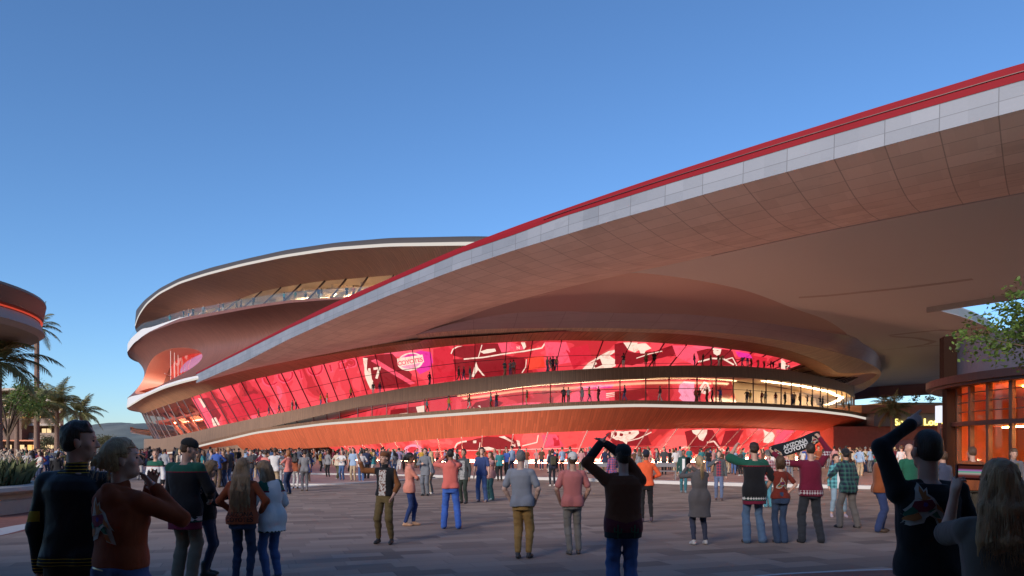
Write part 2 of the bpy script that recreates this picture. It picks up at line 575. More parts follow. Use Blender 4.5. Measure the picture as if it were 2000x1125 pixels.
F_in = ring(-1.0, [(262, 889), (340, 884), (399, 880), (560, 878), (700, 870), (835, 859), (970, 850), (1105, 843), (1240, 839), (1368, 836.6), (1480, 837), (1592, 842), (1648, 851)], zmin=0.25)

# ------------------------------------------------------------------ the building, top to bottom
roof = empty('roof', arena.location); roof.parent = arena; roof.matrix_parent_inverse = Matrix.Translation(-arena.location)
def under(o, p):
    o.parent = p
    o.matrix_parent_inverse = p.matrix_world.inverted() if False else Matrix.Translation(-Vector(arena.location))
    return o
# (every mesh below is authored in world space; the arena's origin is C0)
roof_c = np.tile(np.array([[C0[0], C0[1], A_top[:, 2].mean() + 2.0]]), (NTH, 1))
bpy.data.objects.remove(roof)
roof = loft('roof', [A_lip, A_top, inset(A_top, -0.8, 0.35), blend(A_top, roof_c, 0.5), blend(A_top, roof_c, 0.97)], M_RIMD, arena)
def sub(o):          # hang a part's piece on that part, meshes stay in world coordinates
    return o
def child_of(o, p):
    o.parent = p
    o.matrix_parent_inverse = Matrix.Identity(4)
    return o
child_of(loft('light_strip', [A_lip2, A_lip], M_LED, None), roof)
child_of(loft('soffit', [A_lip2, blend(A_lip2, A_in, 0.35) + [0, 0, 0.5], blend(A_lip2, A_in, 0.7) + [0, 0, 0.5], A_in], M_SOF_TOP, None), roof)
# top terrace, its glass and what is behind
B_floor = inset(B_top, -0.5, -0.02)
child = loft('terrace_floor', [B_top, inset(B_top, -24, 0)], M_FLOOR, arena)
selA = front_sel(A_in, 262, 1150)
gl_bot = inset(B_top, -6.0, 0.02)
glassA = loft('clerestory_glazing', [A_in, gl_bot], M_GLASS, arena, sel=selA)
inA = loft('concourse_wall', [inset(B_top, -20, 0.05), inset(A_in, -15, 1.2)], M_CREAM, arena, sel=selA)
loft('concourse_ceiling', [inset(A_in, -0.05, 0.05), inset(A_in, -15, 1.2)], M_CREAM, arena, sel=selA)
loft('cove_light', [inset(A_in, -13.2, 0.62), inset(A_in, -13.9, 0.66)], emit('concourse_light', (1.0, 0.78, 0.52), 24.0), arena, sel=selA)
for k in range(0, len(selA) - 10, 9):                # the slanted beams that carry the roof
    i, j = selA[k], selA[min(k + 7, len(selA) - 1)]
    b = MB(); b.bar(inset(B_top, -12, -0.1)[i], inset(A_in, -8, 0.9)[j], 0.9, 0.7)
    b.bar(inset(A_in, -2, -0.5)[j], inset(A_in, -13, 0.3)[j], 0.5, 0.7)
    b.build('roof_beam', M_CREAM, arena)
def mullions(name, top, bot, sel, step, w, dpt, mat, parent, off=0.0):
    k = 0.0
    px = None
    acc = 0.0
    for n_, i in enumerate(sel[1:-1]):
        acc += ARC[1] - ARC[0]
        if acc >= step:
            acc -= step
            b = MB(); b.bar(inset(top, off)[i], inset(bot, off)[i], w, dpt, up=(math.sin(TH[i]), -math.cos(TH[i]), 0))
            b.build(name, mat, parent)
def transom(name, a, b_, t, sel, w, mat, parent, off=0.1):
    rg = inset(blend(a, b_, t), off)
    loft(name, [rg + [0, 0, w / 2], inset(rg, 0.06) + [0, 0, 0], rg - [0, 0, w / 2]], mat, parent, sel=sel)
mullions('mullion', A_in, gl_bot, selA, 7.5, 0.18, 0.25, M_MULL, arena, 0.1)
bal_t, bal_b = inset(B_top, -0.35, 1.35), inset(B_top, -0.35, -0.02)
selBal = front_sel(bal_t, 240, 1150)
bal = loft('balustrade', [bal_t, bal_b], M_BAL, arena, sel=selBal + [(selBal[0] - k) % NTH for k in ()])
# white lip of the terrace, fading into timber at the front
sel_lipB = [(selBal[0] - k) % NTH for k in range(40, 0, -1)] + [i for i in selBal if pxcol(B_top)[i] < 330]
sel_lipB = [(selBal[0] - k) % NTH for k in range(40, 0, -1)] + [i for i in selBal if pxcol(B_top)[i] < 372]
tap = np.ones(NTH)                                   # the white facing tapers away towards the front
for k_, i in enumerate(sel_lipB): tap[i] = min(1.0, (len(sel_lipB) - 1 - k_) / 26.0)
rim_t = inset(B_top, 0.02, 0.02); rim_b = inset(B_bot, 0.04, -0.25)
loft('terrace_rim', [rim_t, rim_t * (1 - tap[:, None]) + rim_b * tap[:, None]], M_WHITE, arena, sel=sel_lipB)
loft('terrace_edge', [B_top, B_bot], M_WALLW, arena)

# concave timber wall with the oval window
NV = 18
def wall_profile(v):
    o = 5.1 - 4.9 * math.sin(math.pi * (v ** 0.85)) ** 0.9
    return o
WALL = []
for k in range(NV + 1):
    v = k / NV
    rg = blend(B_bot, C_top, v)
    d = rg[:, :2] - C0
    r0 = RB + wall_profile(v)
    rr = np.hypot(d[:, 0], d[:, 1])
    q = rg.copy(); q[:, :2] = C0 + d * (r0 / rr)[:, None]
    WALL.append(q)
WALL = np.array(WALL)                                # NV+1, NTH, 3
def wall_at(u, v):
    """u in theta-sample units, v 0..1"""
    i = math.floor(u); t = u - i
    kk = min(max(v, 0), 1) * NV
    k = min(int(kk), NV - 1); s = kk - k
    a = WALL[k, i % NTH] * (1 - t) + WALL[k, (i + 1) % NTH] * t
    b = WALL[k + 1, i % NTH] * (1 - t) + WALL[k + 1, (i + 1) % NTH] * t
    return a * (1 - s) + b * s
wpx = 1000 + FPX * WALL[..., 0] / WALL[..., 1]
wpy = HZ - FPX * (WALL[..., 2] - EYE) / WALL[..., 1]
frontw = [i for i in range(NTH) if -2.4 < TH[i] < 0.6]
def wall_uv(px, py):
    best = None
    iL, _ = vis_range(WALL[10, :, 0], WALL[10, :, 1])
    for i in frontw:
        if i < iL: continue
        for k in range(NV + 1):
            d = (wpx[k, i] - px) ** 2 + (wpy[k, i] - py) ** 2
            if best is None or d < best[0]: best = (d, i, k)
    # refine
    u, v = best[1], best[2] / NV
    for _ in range(60):
        st = 0.5 * 0.93 ** _
        cand = [(u + a * st, v + b * st / NV * 2) for a in (-1, 0, 1) for b in (-1, 0, 1)]
        def err(c):
            p = wall_at(*c)
            return (1000 + FPX * p[0] / p[1] - px) ** 2 + (HZ - FPX * (p[2] - EYE) / p[1] - py) ** 2
        u, v = min(cand, key=err)
    return u, v
uL, vL = wall_uv(303, 727); uR, vR = wall_uv(398, 693)
uT, vT = wall_uv(355, 673); uB, vB = wall_uv(330, 752)
uL = uL - 0.5 * abs(uR - uL)
cu, cv = (uL + uR) / 2, (vT + vB) / 2
au, av = max(3.0, abs(uR - uL) / 2), abs(vB - vT) / 2
OVAL = (cu, cv, au, av)
u0, u1 = math.floor(cu - au - 2), math.ceil(cu + au + 2)
Vv, Ff, Uu = [], [], []
def addv(p, u, v):
    Vv.append(p); Uu.append((ARC[1] * u, v * 14.0)); return len(Vv) - 1
full = [i for i in range(u1, u0 + NTH + 1)]
gridi = {}
for i in full:
    for k in range(NV + 1):
        gridi[i, k] = addv(WALL[k, i % NTH], i, k / NV)
for i in full[:-1]:
    for k in range(NV):
        Ff.append((gridi[i, k], gridi[i + 1, k], gridi[i + 1, k + 1], gridi[i, k + 1]))
# patch round the oval
nb = []
W_ = u1 - u0
for i in range(W_ * 2): nb.append((u0 + i / 2, 0.0))
for k in range(NV): nb.append((u1, k / NV))
for i in range(W_ * 2): nb.append((u1 - i / 2, 1.0))
for k in range(NV): nb.append((u0, 1 - k / NV))
angs = [math.atan2((v - cv) / av, (u - cu) / au) for u, v in nb]
KR = 8
rows = []
for r_ in range(KR + 1):
    t = (r_ / KR) ** 1.3
    row = []
    for (u, v), a in zip(nb, angs):
        eu, ev = cu + au * math.cos(a), cv + av * math.sin(a)
        uu, ww = u * (1 - t) + eu * t, v * (1 - t) + ev * t
        row.append(addv(wall_at(uu, ww), uu, ww))
    rows.append(row)
NB = len(nb)
for r_ in range(KR):
    for j in range(NB):
        a, b = rows[r_][j], rows[r_][(j + 1) % NB]
        c, d = rows[r_ + 1][(j + 1) % NB], rows[r_ + 1][j]
        Ff.append((a, b, c, d))
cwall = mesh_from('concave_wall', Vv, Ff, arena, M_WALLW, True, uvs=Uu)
ell = [Vector(Vv[i]) for i in rows[KR]]
ctr = sum(ell, Vector()) / NB
inw = Vector((C0[0] - ctr.x, C0[1] - ctr.y, 0)).normalized()
inw = (inw * 0.95 + Vector((0.1, 0.3, 0))).normalized()
lv, lf = [], []
for dpt, sc in ((0, 1.0), (0.25, 0.985), (2.0, 0.93), (4.2, 0.90)):
    for p in ell: lv.append(ctr + (p - ctr) * sc + inw * dpt + Vector((0, 0, -0.12 * dpt)))
for r_ in range(3):
    for j in range(NB):
        a, b = r_ * NB + j, r_ * NB + (j + 1) % NB
        lf.append((a, b, b + NB, a + NB))
ow = mesh_from('oval_window', lv, lf, arena, simple('coral_reveal', (0.80, 0.34, 0.22), 0.55), True)
end = lv[3 * NB:]
ec = sum(end, Vector()) / NB
child_of(mesh_from('pane', [ec] + end, [(0, 1 + j, 1 + (j + 1) % NB) for j in range(NB)], None, M_GLASSR), ow)
t_ax = Vector((-inw.y, inw.x, 0)).normalized()
us_ = [(p - ec).dot(t_ax) for p in end]
for q in (2, 3, 4, 5, 6, 7):
    x = min(us_) + (max(us_) - min(us_)) * q / 9
    zs = [p.z for p, u in zip(end, us_) if abs(u - x) < (max(us_) - min(us_)) / 14]
    if not zs: continue
    base_p = ec + t_ax * x
    b = MB(); b.bar((base_p.x, base_p.y, min(zs)), (base_p.x, base_p.y, max(zs)), 0.05, 0.10, up=inw)
    child_of(b.build('mullion', M_MULLP, None), ow)
b = MB(); lo_ = min(p.z for p in end)
b.bar(ec + t_ax * min(us_) * 0.45 - inw * 0.8 + Vector((0, 0, lo_ - ec.z + 0.45)), ec + t_ax * max(us_) * 0.45 - inw * 0.8 + Vector((0, 0, lo_ - ec.z + 0.45)), 0.12, 0.08)
child_of(b.build('light_strip', emit('oval_fill_light', (1.0, 0.36, 0.26), 26.0), None), ow)  # glowing bar added above the sill to brighten the reveal
zz = ec.z - 1.6
b = MB(); b.bar(ec + t_ax * min(us_) * 0.88 + Vector((0, 0, -1.6)), ec + t_ax * max(us_) * 0.88 + Vector((0, 0, -1.6)), 0.1, 0.12, up=inw)
child_of(b.build('transom', M_MULLP, None), ow)
# the lit room behind the oval
b = MB()
M_ORED = screen_mat('lobby_screen', [(0.0, (0.75, 0.02, 0.015)), (0.42, (0.85, 0.05, 0.04)), (0.50, (1.0, 0.42, 0.38)), (0.60, (0.8, 0.03, 0.03)), (0.68, (0.5, 0.25, 0.25))], 0.62, 0.16, 12.0)
lobsel = [i % NTH for i in range(u0 - 14, u1 + 10)]
loft('lobby_screen', [inset(WALL[NV // 2], -8.0, -5.5), inset(WALL[NV // 2], -8.0, 5.5)], M_ORED, arena, sel=lobsel)
loft('lobby_screen_soffit', [inset(WALL[2], -1.0, 0), inset(WALL[NV // 2], -8.0, 5.4)], M_INT, arena, sel=lobsel)
loft('lobby_screen_sill', [inset(WALL[NV - 2], -1.0, 0), inset(WALL[NV // 2], -8.0, -5.4)], M_INT, arena, sel=lobsel)

# ring C: white lip, timber soffit
loft('canopy_ledge', [C_top, inset(C_lip, 0.0, 0.0)], M_WHITE, arena, sel=[i for i in range(NTH) if TH[i] < -1.12])
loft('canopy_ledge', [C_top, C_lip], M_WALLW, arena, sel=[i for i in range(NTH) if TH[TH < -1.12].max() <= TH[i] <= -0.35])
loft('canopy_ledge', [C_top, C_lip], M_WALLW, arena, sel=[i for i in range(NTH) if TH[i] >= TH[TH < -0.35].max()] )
loft('ledge_edge', [C_lip, C_lip2], M_SOF_C, arena, sel=[i for i in range(NTH) if TH[i] >= TH[TH < -0.6].max()])
cl = loft('light_strip', [C_lip, C_lip2], M_LED, arena, sel=[i for i in range(NTH) if TH[i] < -0.6])
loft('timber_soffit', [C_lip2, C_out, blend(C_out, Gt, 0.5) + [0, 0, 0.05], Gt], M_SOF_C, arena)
# upper balcony: fascia band, floor, screen wall that leans out
Gb = inset(E_top, -3.1, 0.02)
loft('balcony_fascia', [E_top, blend(E_top, E_bot, 0.5), E_bot], M_BAND, arena)
loft('balcony_floor', [inset(E_top, -9, 0.0), E_top], M_FLOOR, arena)
selG = front_sel(Gt, 255, 1700)
pg = pxcol(Gt)
selScr = [i for i in selG if pg[i] > 372 and pg[i] < 1566]
selLob = [i for i in range(NTH) if TH[i] < TH[selScr[0]] and TH[i] > TH[selScr[0]] - 0.9] + [selScr[0]]
selRgt = [selScr[-1]] + [i for i in range(NTH) if TH[i] > TH[selScr[-1]] and TH[i] < TH[selScr[-1]] + 0.6]
scr_up = loft('upper_screen', [Gb, blend(Gb, Gt, 0.5), Gt], M_SCR, arena, sel=selScr)
loft('lobby_glazing', [Gb, Gt], M_GLASSR, arena, sel=selLob)
loft('lounge_glazing', [Gb, Gt], M_GLASSR, arena, sel=selRgt)
selAllG = selLob[:-1] + selScr + selRgt[1:]
gm = empty('glazing_grid', (0, 0, 0))
for o_ in (gm,): bpy.data.objects.remove(o_)
mullions('mullion', Gt, Gb, [i for i in selAllG if -2.1 < TH[i]], 4.1, 0.075, 0.18, M_MULL, arena, 0.16)
transom('transom', Gt, Gb, 0.47, [i for i in selAllG if -2.1 < TH[i]], 0.075, M_MULL, arena, 0.16)
transom('handrail', Gt, Gb, 0.80, [i for i in selAllG if -2.1 < TH[i]], 0.05, M_MULL, arena, 0.16)
# lobby seen through the left end
LB, LT = inset(Gb, -12), inset(Gt, -11)
loft('lobby_wall', [LB, LT], M_INT, arena, sel=selLob)
loft('lobby_ceiling', [inset(Gt, -0.05), LT], simple('lobby_ceiling_paint', (0.75, 0.42, 0.3), 0.5), arena, sel=selLob + selScr[1:14])
loft('lobby_bridge', [inset(blend(Gb, Gt, 0.62), -3, 0.0), inset(blend(Gb, Gt, 0.62), -2.6, 0.5), inset(blend(Gb, Gt, 0.62), -9, 0.9), inset(blend(Gb, Gt, 0.62), -9, -0.2)], M_INT, arena, sel=selLob)
loft('cove_light', [inset(blend(Gb, Gt, 0.60), -8.0, 0.2), inset(blend(Gb, Gt, 0.60), -8.6, 0.2)], M_COVE, arena, sel=selLob)
loft('cove_light', [inset(Gb, -11.4, 0.25), inset(Gb, -11.8, 0.25)], M_COVE, arena, sel=selLob)
for i in selLob[-30::6]:
    b = MB(); b.bar(inset(Gb, -8)[i], inset(Gt, -5)[i], 0.7, 0.5); b.build('column', M_INT, arena)
loft('lounge_wall', [inset(Gb, -10), inset(Gt, -9)], M_CREAM, arena, sel=selRgt)
loft('lounge_ceiling', [inset(Gt, -0.02), inset(Gt, -11)], M_CREAM, arena)
loft('cove_light', [inset(Gt, -4, -0.08), inset(Gt, -4.5, -0.08)], M_COVE, arena, sel=selRgt[2:14])
# white lit fin where the balcony turns the corner at the right
b = MB()
# lower deck: ceiling, glass, screen
D_top = inset(E_bot, -0.2, 0.05)
F_fl = inset(F_top, -0.25, -0.02)
D_bot = F_fl.copy()
D_bot[:, 2] = F_top[:, 2] - 0.02
g1t = inset(E_bot, -0.1, 0.0)
g1b = g1t.copy(); g1b[:, 2] = F_top[:, 2]
loft('deck_floor', [F_top, inset(F_top, -11)], M_FLOOR, arena)
loft('deck_ceiling', [E_bot, inset(E_bot, -7.4, 0.5)], M_CREAM, arena)
pe = pxcol(E_bot)
selD = front_sel(E_bot, 455, 1690)
selDs = [i for i in selD if 540 < pe[i] < 1520]
sdt = inset(E_bot, -7.2, 0.35); sdb = inset(E_bot, -6.2, 0.0); sdb[:, 2] = F_top[:, 2] + 0.03
scr_dk = loft('deck_screen', [sdb, blend(sdb, sdt, 0.5), sdt], M_SCR_D, arena, sel=selDs)
selDr = [selDs[-1]] + [i for i in range(NTH) if TH[i] > TH[selDs[-1]] and TH[i] < TH[selDs[-1]] + 1.0]
loft('deck_wall', [sdb, sdt], M_CREAM, arena, sel=selDr)
loft('cove_light', [inset(E_bot, -6.2, 0.30), inset(E_bot, -6.6, 0.34)], M_COVE, arena, sel=[i for i in selDs if pe[i] > 880])
loft('cove_light', [inset(E_bot, -2.0, 0.02), inset(E_bot, -2.6, 0.05)], M_COVE2, arena, sel=selDr[:60])
selGl = [i for i in range(NTH) if TH[selD[0]] <= TH[i] < TH[selD[-1]] + 0.5]
loft('deck_glazing', [g1b, g1t], M_GLASS, arena, sel=selGl)
mullions('mullion', g1t, g1b, selGl, 3.95, 0.08, 0.16, M_MULL, arena, 0.05)
transom('transom', g1t, g1b, 0.45, [i for i in selGl if pe[i] > 900 or TH[i] > 0.5], 0.07, M_MULL, arena, 0.05)
# lower deck rim, LED line and the big orange underside
deck = loft('deck_underside', [inset(F_lip, -0.06, -0.34), blend(inset(F_lip, -0.06, -0.34), F_in, 0.4) + [0, 0, -0.12], blend(F_lip, F_in, 0.75) + [0, 0, -0.15], F_in], M_DECK, arena)
loft('deck_edge', [F_top, F_lip], M_BAND, arena)
loft('light_strip', [F_lip, inset(F_lip, -0.06, -0.34)], M_LED, arena)
bw = inset(E_bot, -0.35)
bwb = bw.copy(); bwb[:, 2] = -0.1
loft('base_wall', [bw, bwb], M_BAND, arena, sel=[i for i in range(NTH) if TH[i] < theta_of(np.array([E_bot[selD[0], 0], E_bot[selD[0], 1]])) + 0.02 or TH[i] > 1.9])
# ground level screen, leaning out
S_b = inset(F_in, -5.2); S_b[:, 2] = 0.12
pf = pxcol(F_in)
selS = front_sel(F_in, 640, 1655)
scr_gr = loft('ground_screen', [S_b, blend(S_b, F_in, 0.5), inset(F_in, -0.05, 0.02)], M_SCR_G, arena, sel=selS)
loft('light_strip', [inset(S_b, 0.55, 0.03), inset(S_b, 0.42, 0.10), inset(S_b, 0.3, 0.03)], emit('ground_wash_light', (1.0, 0.42, 0.25), 45.0), arena, sel=selS)
mullions('mullion', F_in, S_b, selS, 4.4, 0.09, 0.16, M_MULLP, arena, 0.12)
transom('transom', F_in, S_b, 0.52, selS, 0.07, M_MULLP, arena, 0.12)
loft('base_wall', [F_in, S_b], M_INT, arena, sel=[i for i in range(NTH) if TH[i] > TH[selS[-1]] - 0.01] )
# small round terrace that peeps out at the left end
T_t = ring(4.4, [(256, 834), (262, 826), (283, 813), (330, 800)]); T_b = inset(T_t, -0.3, -1.3)
selT = [i for i in range(NTH) if TH[i] < TH[selG[0]] + 0.06 and TH[i] > TH[selG[0]] - 0.8]
loft('end_terrace', [inset(T_t, -0.9, 0.05), T_t, T_b, inset(T_t, -6, -2.0)], M_WHITE, arena, sel=selT)

# right-hand brim of the arena, given as its own plan
LIP = [pt(813, 652.6, 87.6), pt(890, 646, 82.5), pt(970, 642, 79.4), pt(1105, 640.5, 77.0), pt(1200, 641, 77.3), pt(1340, 645, 78.6), pt(1452, 654.7, 82.6), pt(1564, 671.5, 90), pt(1648, 692.5, 100.8),
       pt(1690, 706, 108.6), pt(1720, 726, 122.7), pt(1712, 743, 138), pt(1690, 760, 157), pt(1662, 772, 178)]
UPR = [pt(813, 652.2, 87.5), pt(890, 631, 81.2), pt(1000, 612, 74.7), pt(1100, 608, 73.6), pt(1200, 611, 74.2), pt(1340, 614, 75.3), pt(1452, 625, 79), pt(1558, 640, 85), pt(1659, 657, 93.5),
       pt(1693, 667, 100.6), pt(1714, 689, 110.8), pt(1722, 712, 125), pt(1714, 728, 139), pt(1690, 743, 158), pt(1662, 752, 179)]
TIER = [pt(862, 635, 85.5), pt(973, 600, 73.0), pt(1080, 573, 67.0), pt(1160, 550, 63.2), pt(1270, 527, 59.5), pt(1450, 560, 65.6), pt(1558, 600, 75), pt(1620, 622, 81.4), pt(1650, 642, 88.2), pt(1662, 657, 94.1),
        pt(1694, 668, 101), pt(1715, 690, 111), pt(1722, 709, 125)]
def resamp(P, n):
    P = crom([(p.x, p.y, p.z) for p in P], 12, False)
    s = np.concatenate([[0], np.cumsum(np.linalg.norm(np.diff(P, axis=0), axis=1))])
    q = np.linspace(0, s[-1], n)
    return np.stack([np.interp(q, s, P[:, k]) for k in range(3)], 1)
def by_theta(P, ths):
    P = crom([(p.x, p.y, p.z) for p in P], 12, False)
    t = theta_of(P[:, :2])
    o = np.argsort(t)
    return np.stack([np.interp(ths, t[o], P[o, k]) for k in range(3)], 1)
tA = theta_of(np.array([[LIP[0].x, LIP[0].y]]))[0]; tB = theta_of(np.array([[LIP[-1].x, LIP[-1].y]]))[0]
ths = np.linspace(tA, tB, 170)
lipR, uprR = by_theta(LIP, ths), by_theta(UPR, ths)
tierR = by_theta(TIER, ths)
Co = np.stack([np.interp(ths, TH, C_out[:, k]) for k in range(3)], 1)
def strip(name, rows, mat, parent, smooth_=True):
    n = len(rows[0])
    V = np.vstack(rows)
    s = np.concatenate([[0], np.cumsum(np.linalg.norm(np.diff(rows[0], axis=0), axis=1))])
    U, vv = [], np.zeros(n)
    for k, r_ in enumerate(rows):
        if k: vv = vv + np.linalg.norm(r_ - rows[k - 1], axis=1)
        U.append(np.stack([s, vv], 1))
    F = [(k * n + i, k * n + i + 1, (k + 1) * n + i + 1, (k + 1) * n + i) for k in range(len(rows) - 1) for i in range(n - 1)]
    return mesh_from(name, V, F, parent, mat, smooth_, uvs=np.vstack(U))
brim = strip('brim', [lipR, blend(lipR, uprR, 0.5) - [0, 0, 0.12], uprR], M_BRIM, arena)
child_of(strip('brim_underside', [Co + [0, 0, 0.02], blend(Co, lipR, 0.5) - [0, 0, 0.1], lipR], M_LITSOF, None), brim)
tend = int(np.argmax(ths > theta_of(np.array([[TIER[-2].x, TIER[-2].y]]))[0]))
child_of(strip('brim_tier', [uprR[:tend], blend(uprR, tierR, 0.15)[:tend] + [0, 0, 0.12], tierR[:tend] + [0, 0, 0.05], (tierR + np.stack([np.sin(ths), -np.cos(ths), 0.12 + 0 * ths], 1) * 1.3)[:tend]], M_BRIM2, None), brim)
# ------------------------------------------------------------------ the great canopy that sweeps in from the right
HC = 15.0                                             # ceiling above eye level
EDGE = [(383, 728, 14.2), (470, 684, 14.5), (563, 636, 14.8), (660, 588, 15.1), (760, 544, 15.4), (850, 504, 15.65), (900, 483, 15.8), (1000, 444.4, 16.05), (1100, 408.7, 16.3), (1200, 374, 16.55),
        (1300, 340.5, 16.75), (1400, 308, 16.95), (1500, 276, 17.15), (1600, 245, 17.35), (1700, 213.5, 17.5), (1850, 168, 17.7), (2000, 123, 17.9)]
RED_Y = [(383, 731), (563, 641.5), (760, 552), (900, 493), (1000, 459), (1100, 422), (1200, 391), (1300, 359.6), (1400, 330), (1500, 300), (1600, 270), (1700, 241), (1850, 197.6), (2000, 155)]
FAS_Y = [(383, 748), (470, 711), (563, 663), (660, 619), (760, 577), (850, 542), (900, 523.6), (1000, 490), (1100, 459.6), (1200, 429.6), (1300, 401.4), (1400, 372.6), (1500, 345.6), (1600, 318.6), (1700, 292), (1850, 252), (2000, 213)]
IN_PX = [(392, 746, 12.4), (485, 722, 12.6), (587, 701, 13.0), (700, 677, 13.5), (760, 666, 13.8), (813, 652.6, 14.2), (862, 635, 14.6), (973, 600, 15), (1160, 549.6, 15), (1330, 512, 15), (1616, 450, 15), (2000, 376, 15)]
def from_h(px, py, h):
    d = FPX * h / (HZ - py)
    return pt(px, py, d)
edge = [from_h(*e) for e in EDGE]
# run on past the frame to the right of the camera
dirv = (edge[-1] - edge[-3]).normalized()
e_ext = [edge[-1] + Vector((dirv.x + 0.15 * k / 6, dirv.y, 0)).normalized() * k * 4.0 for k in range(1, 9)]
NE = 150
top = resamp(edge + e_ext, NE)
tpx = 1000 + FPX * top[:, 0] / np.maximum(top[:, 1], 4)
inside = tpx < 2000
def drop(table):
    xs, ys = zip(*table)
    y = np.interp(tpx, xs, ys)
    z = EYE + (HZ - y) * top[:, 1] / FPX
    k = np.where(inside)[0][-1]
    z = np.where(inside, z, top[:, 2] - (top[k, 2] - z[k]))
    r = top.copy(); r[:, 2] = z
    return r
redb = drop(RED_Y); fasb = drop(FAS_Y)
inner = [from_h(*e) for e in IN_PX]
dirn = (inner[-1] - inner[-2]).normalized()
in_ext = [inner[-1] + Vector((dirn.x + 0.1 * k / 6, dirn.y, 0)).normalized() * k * 4.5 for k in range(1, 9)]
inn_p = resamp(inner + in_ext, 400)
# match inner samples to the edge so that joints run across the soffit
s_top = np.linspace(0, 1, NE)
k_top = int(np.where(inside)[0][-1]); k_in = int(np.argmin(np.linalg.norm(inn_p - np.array(inner[-1]), axis=1)))
par = np.concatenate([np.linspace(0, k_in, k_top + 1), np.linspace(k_in, 399, NE - k_top)[1:]])
# panels rake forward in the photo: shift the inner end along
par = np.clip(par, 0, 399)
inn = np.stack([np.interp(par, np.arange(400), inn_p[:, k]) for k in range(3)], 1)
M_RED = simple('crimson_metal', (0.22, 0.010, 0.018), 0.7, var=0.05, spec=0.15)
M_FASC = tile_mat('pale_panel_fascia', (0.14, 0.16, 0.195), (0.235, 0.255, 0.30), 2.4, 0.68, 0.04, 0.6, 0.5, 6.0, 0.0)
M_STONE = tile_mat('rose_brown_stone_panels', (0.68, 0.59, 0.52), (0.92, 0.82, 0.74), 2.4, 1.2, 0.05, 0.8, 0.45, 5.0, 1.0)
M_CEIL = simple('taupe_ceiling_render', (0.60, 0.68, 0.68), 0.6, var=0.03, vscale=0.15)
M_CEILD = simple('taupe_ceiling_reveal', (0.42, 0.44, 0.43), 0.6, var=0.05)
canopy = empty('canopy', (20, 60, 0), 0, 'sweeping plaza canopy with crimson top edge, pale fascia and rose stone soffit', 'canopy')
# roof sheet behind the red edge (seen from beside or above)
back = top.copy(); back[:, 0] += 3.5; back[:, 1] += 2.0; back[:, 2] -= 0.9
groove = redb.copy(); mid = blend(top, redb, 0.5)
strip('red_edge', [back, top, mid, redb + [0.03, 0.02, 0]], M_RED, canopy, False)
b = MB()
for i in range(NE - 1):
    if tpx[i] > 1050: b.bar(mid[i] - [0.02, 0.03, 0], mid[i + 1] - [0.02, 0.03, 0], 0.05, 0.04)
b.build('red_edge_groove', simple('dark_crimson_groove', (0.09, 0.008, 0.012), 0.5), canopy)
f0 = redb + [0.05, 0.035, 0]
strip('fascia', [f0, fasb], M_FASC, canopy, False)
rows_ = [fasb]
for k in range(1, 9):
    t = k / 8
    r = blend(fasb, inn, t)
    w = np.linalg.norm(inn - fasb, axis=1)
    r[:, 2] -= math.sin(math.pi * t) * 0.055 * w
    rows_.append(r)
strip('stone_soffit', rows_, M_STONE, canopy, True)
kk = [i for i in range(NE) if tpx[i] < 2000 and 1000 + FPX * inn[i, 0] / inn[i, 1] < 1010]
cpx = pxcol(C_out); fs_ = front_sel(C_out, 250, 1200)
ipx = np.array([1000 + FPX * inn[i, 0] / inn[i, 1] for i in kk])
ret = np.stack([np.interp(ipx, cpx[fs_], C_out[fs_, k]) for k in range(3)], 1)
strip('soffit_return', [inn[kk], blend(inn[kk], ret, 0.5) + [0, 0, 0.05], ret + [0, 0, 0.02]], M_STONE, canopy)
tipb = MB(); tipb.add([top[0], redb[0], fasb[0], inn[0], top[0] + [0.6, 0.6, -0.2]], [(0, 1, 2, 3, 4)])
tipb.build('tip_plate', M_FASC, canopy)
b = MB()
for i in range(NE - 1):
    if tpx[i] > 1200 or not inside[i]: b.bar(inn[i] - [0, 0, 0.03], inn[i + 1] - [0, 0, 0.03], 0.12, 0.07)
b.build('soffit_trim', M_WHITE, canopy)
# ceiling sheet with its skylight
ceil_z = EYE + HC
k0 = int(np.argmin(np.abs((1000 + FPX * inn[:, 0] / np.maximum(inn[:, 1], 3)) - 1000)))
front = [Vector((p[0], p[1], 0)) for p in inn[k0:]]
far_l, far_r = from_h(1716, 755, 14.95), from_h(1822, 743, 14.95)
outline = front + [Vector((70, -24, 0)), Vector((160, -10, 0)), Vector((150, 130, 0)), Vector((far_r.x + 12, far_r.y - 3, 0)), Vector((far_l.x, far_l.y, 0)), Vector((82, 176, 0)), Vector((70, 178, 0)),
                   Vector((60, 120, 0)), Vector((38, 92, 0)), Vector((20, 80, 0)), Vector((4, 79, 0))]
SKY = [(1812, 601), (1840, 607), (1873, 616), (1900, 625), (1925, 637), (1955, 660), (1985, 690), (2040, 708), (2120, 690), (2150, 580), (2060, 562), (2000, 572), (1900, 587)]
hole = [from_h(x, y, HC) for x, y in SKY]
b = MB(); b.prism(outline, ceil_z, ceil_z + 0.9, 0, [hole])
b.build('ceiling', M_CEIL, canopy)
b = MB()
n_ = len(hole)
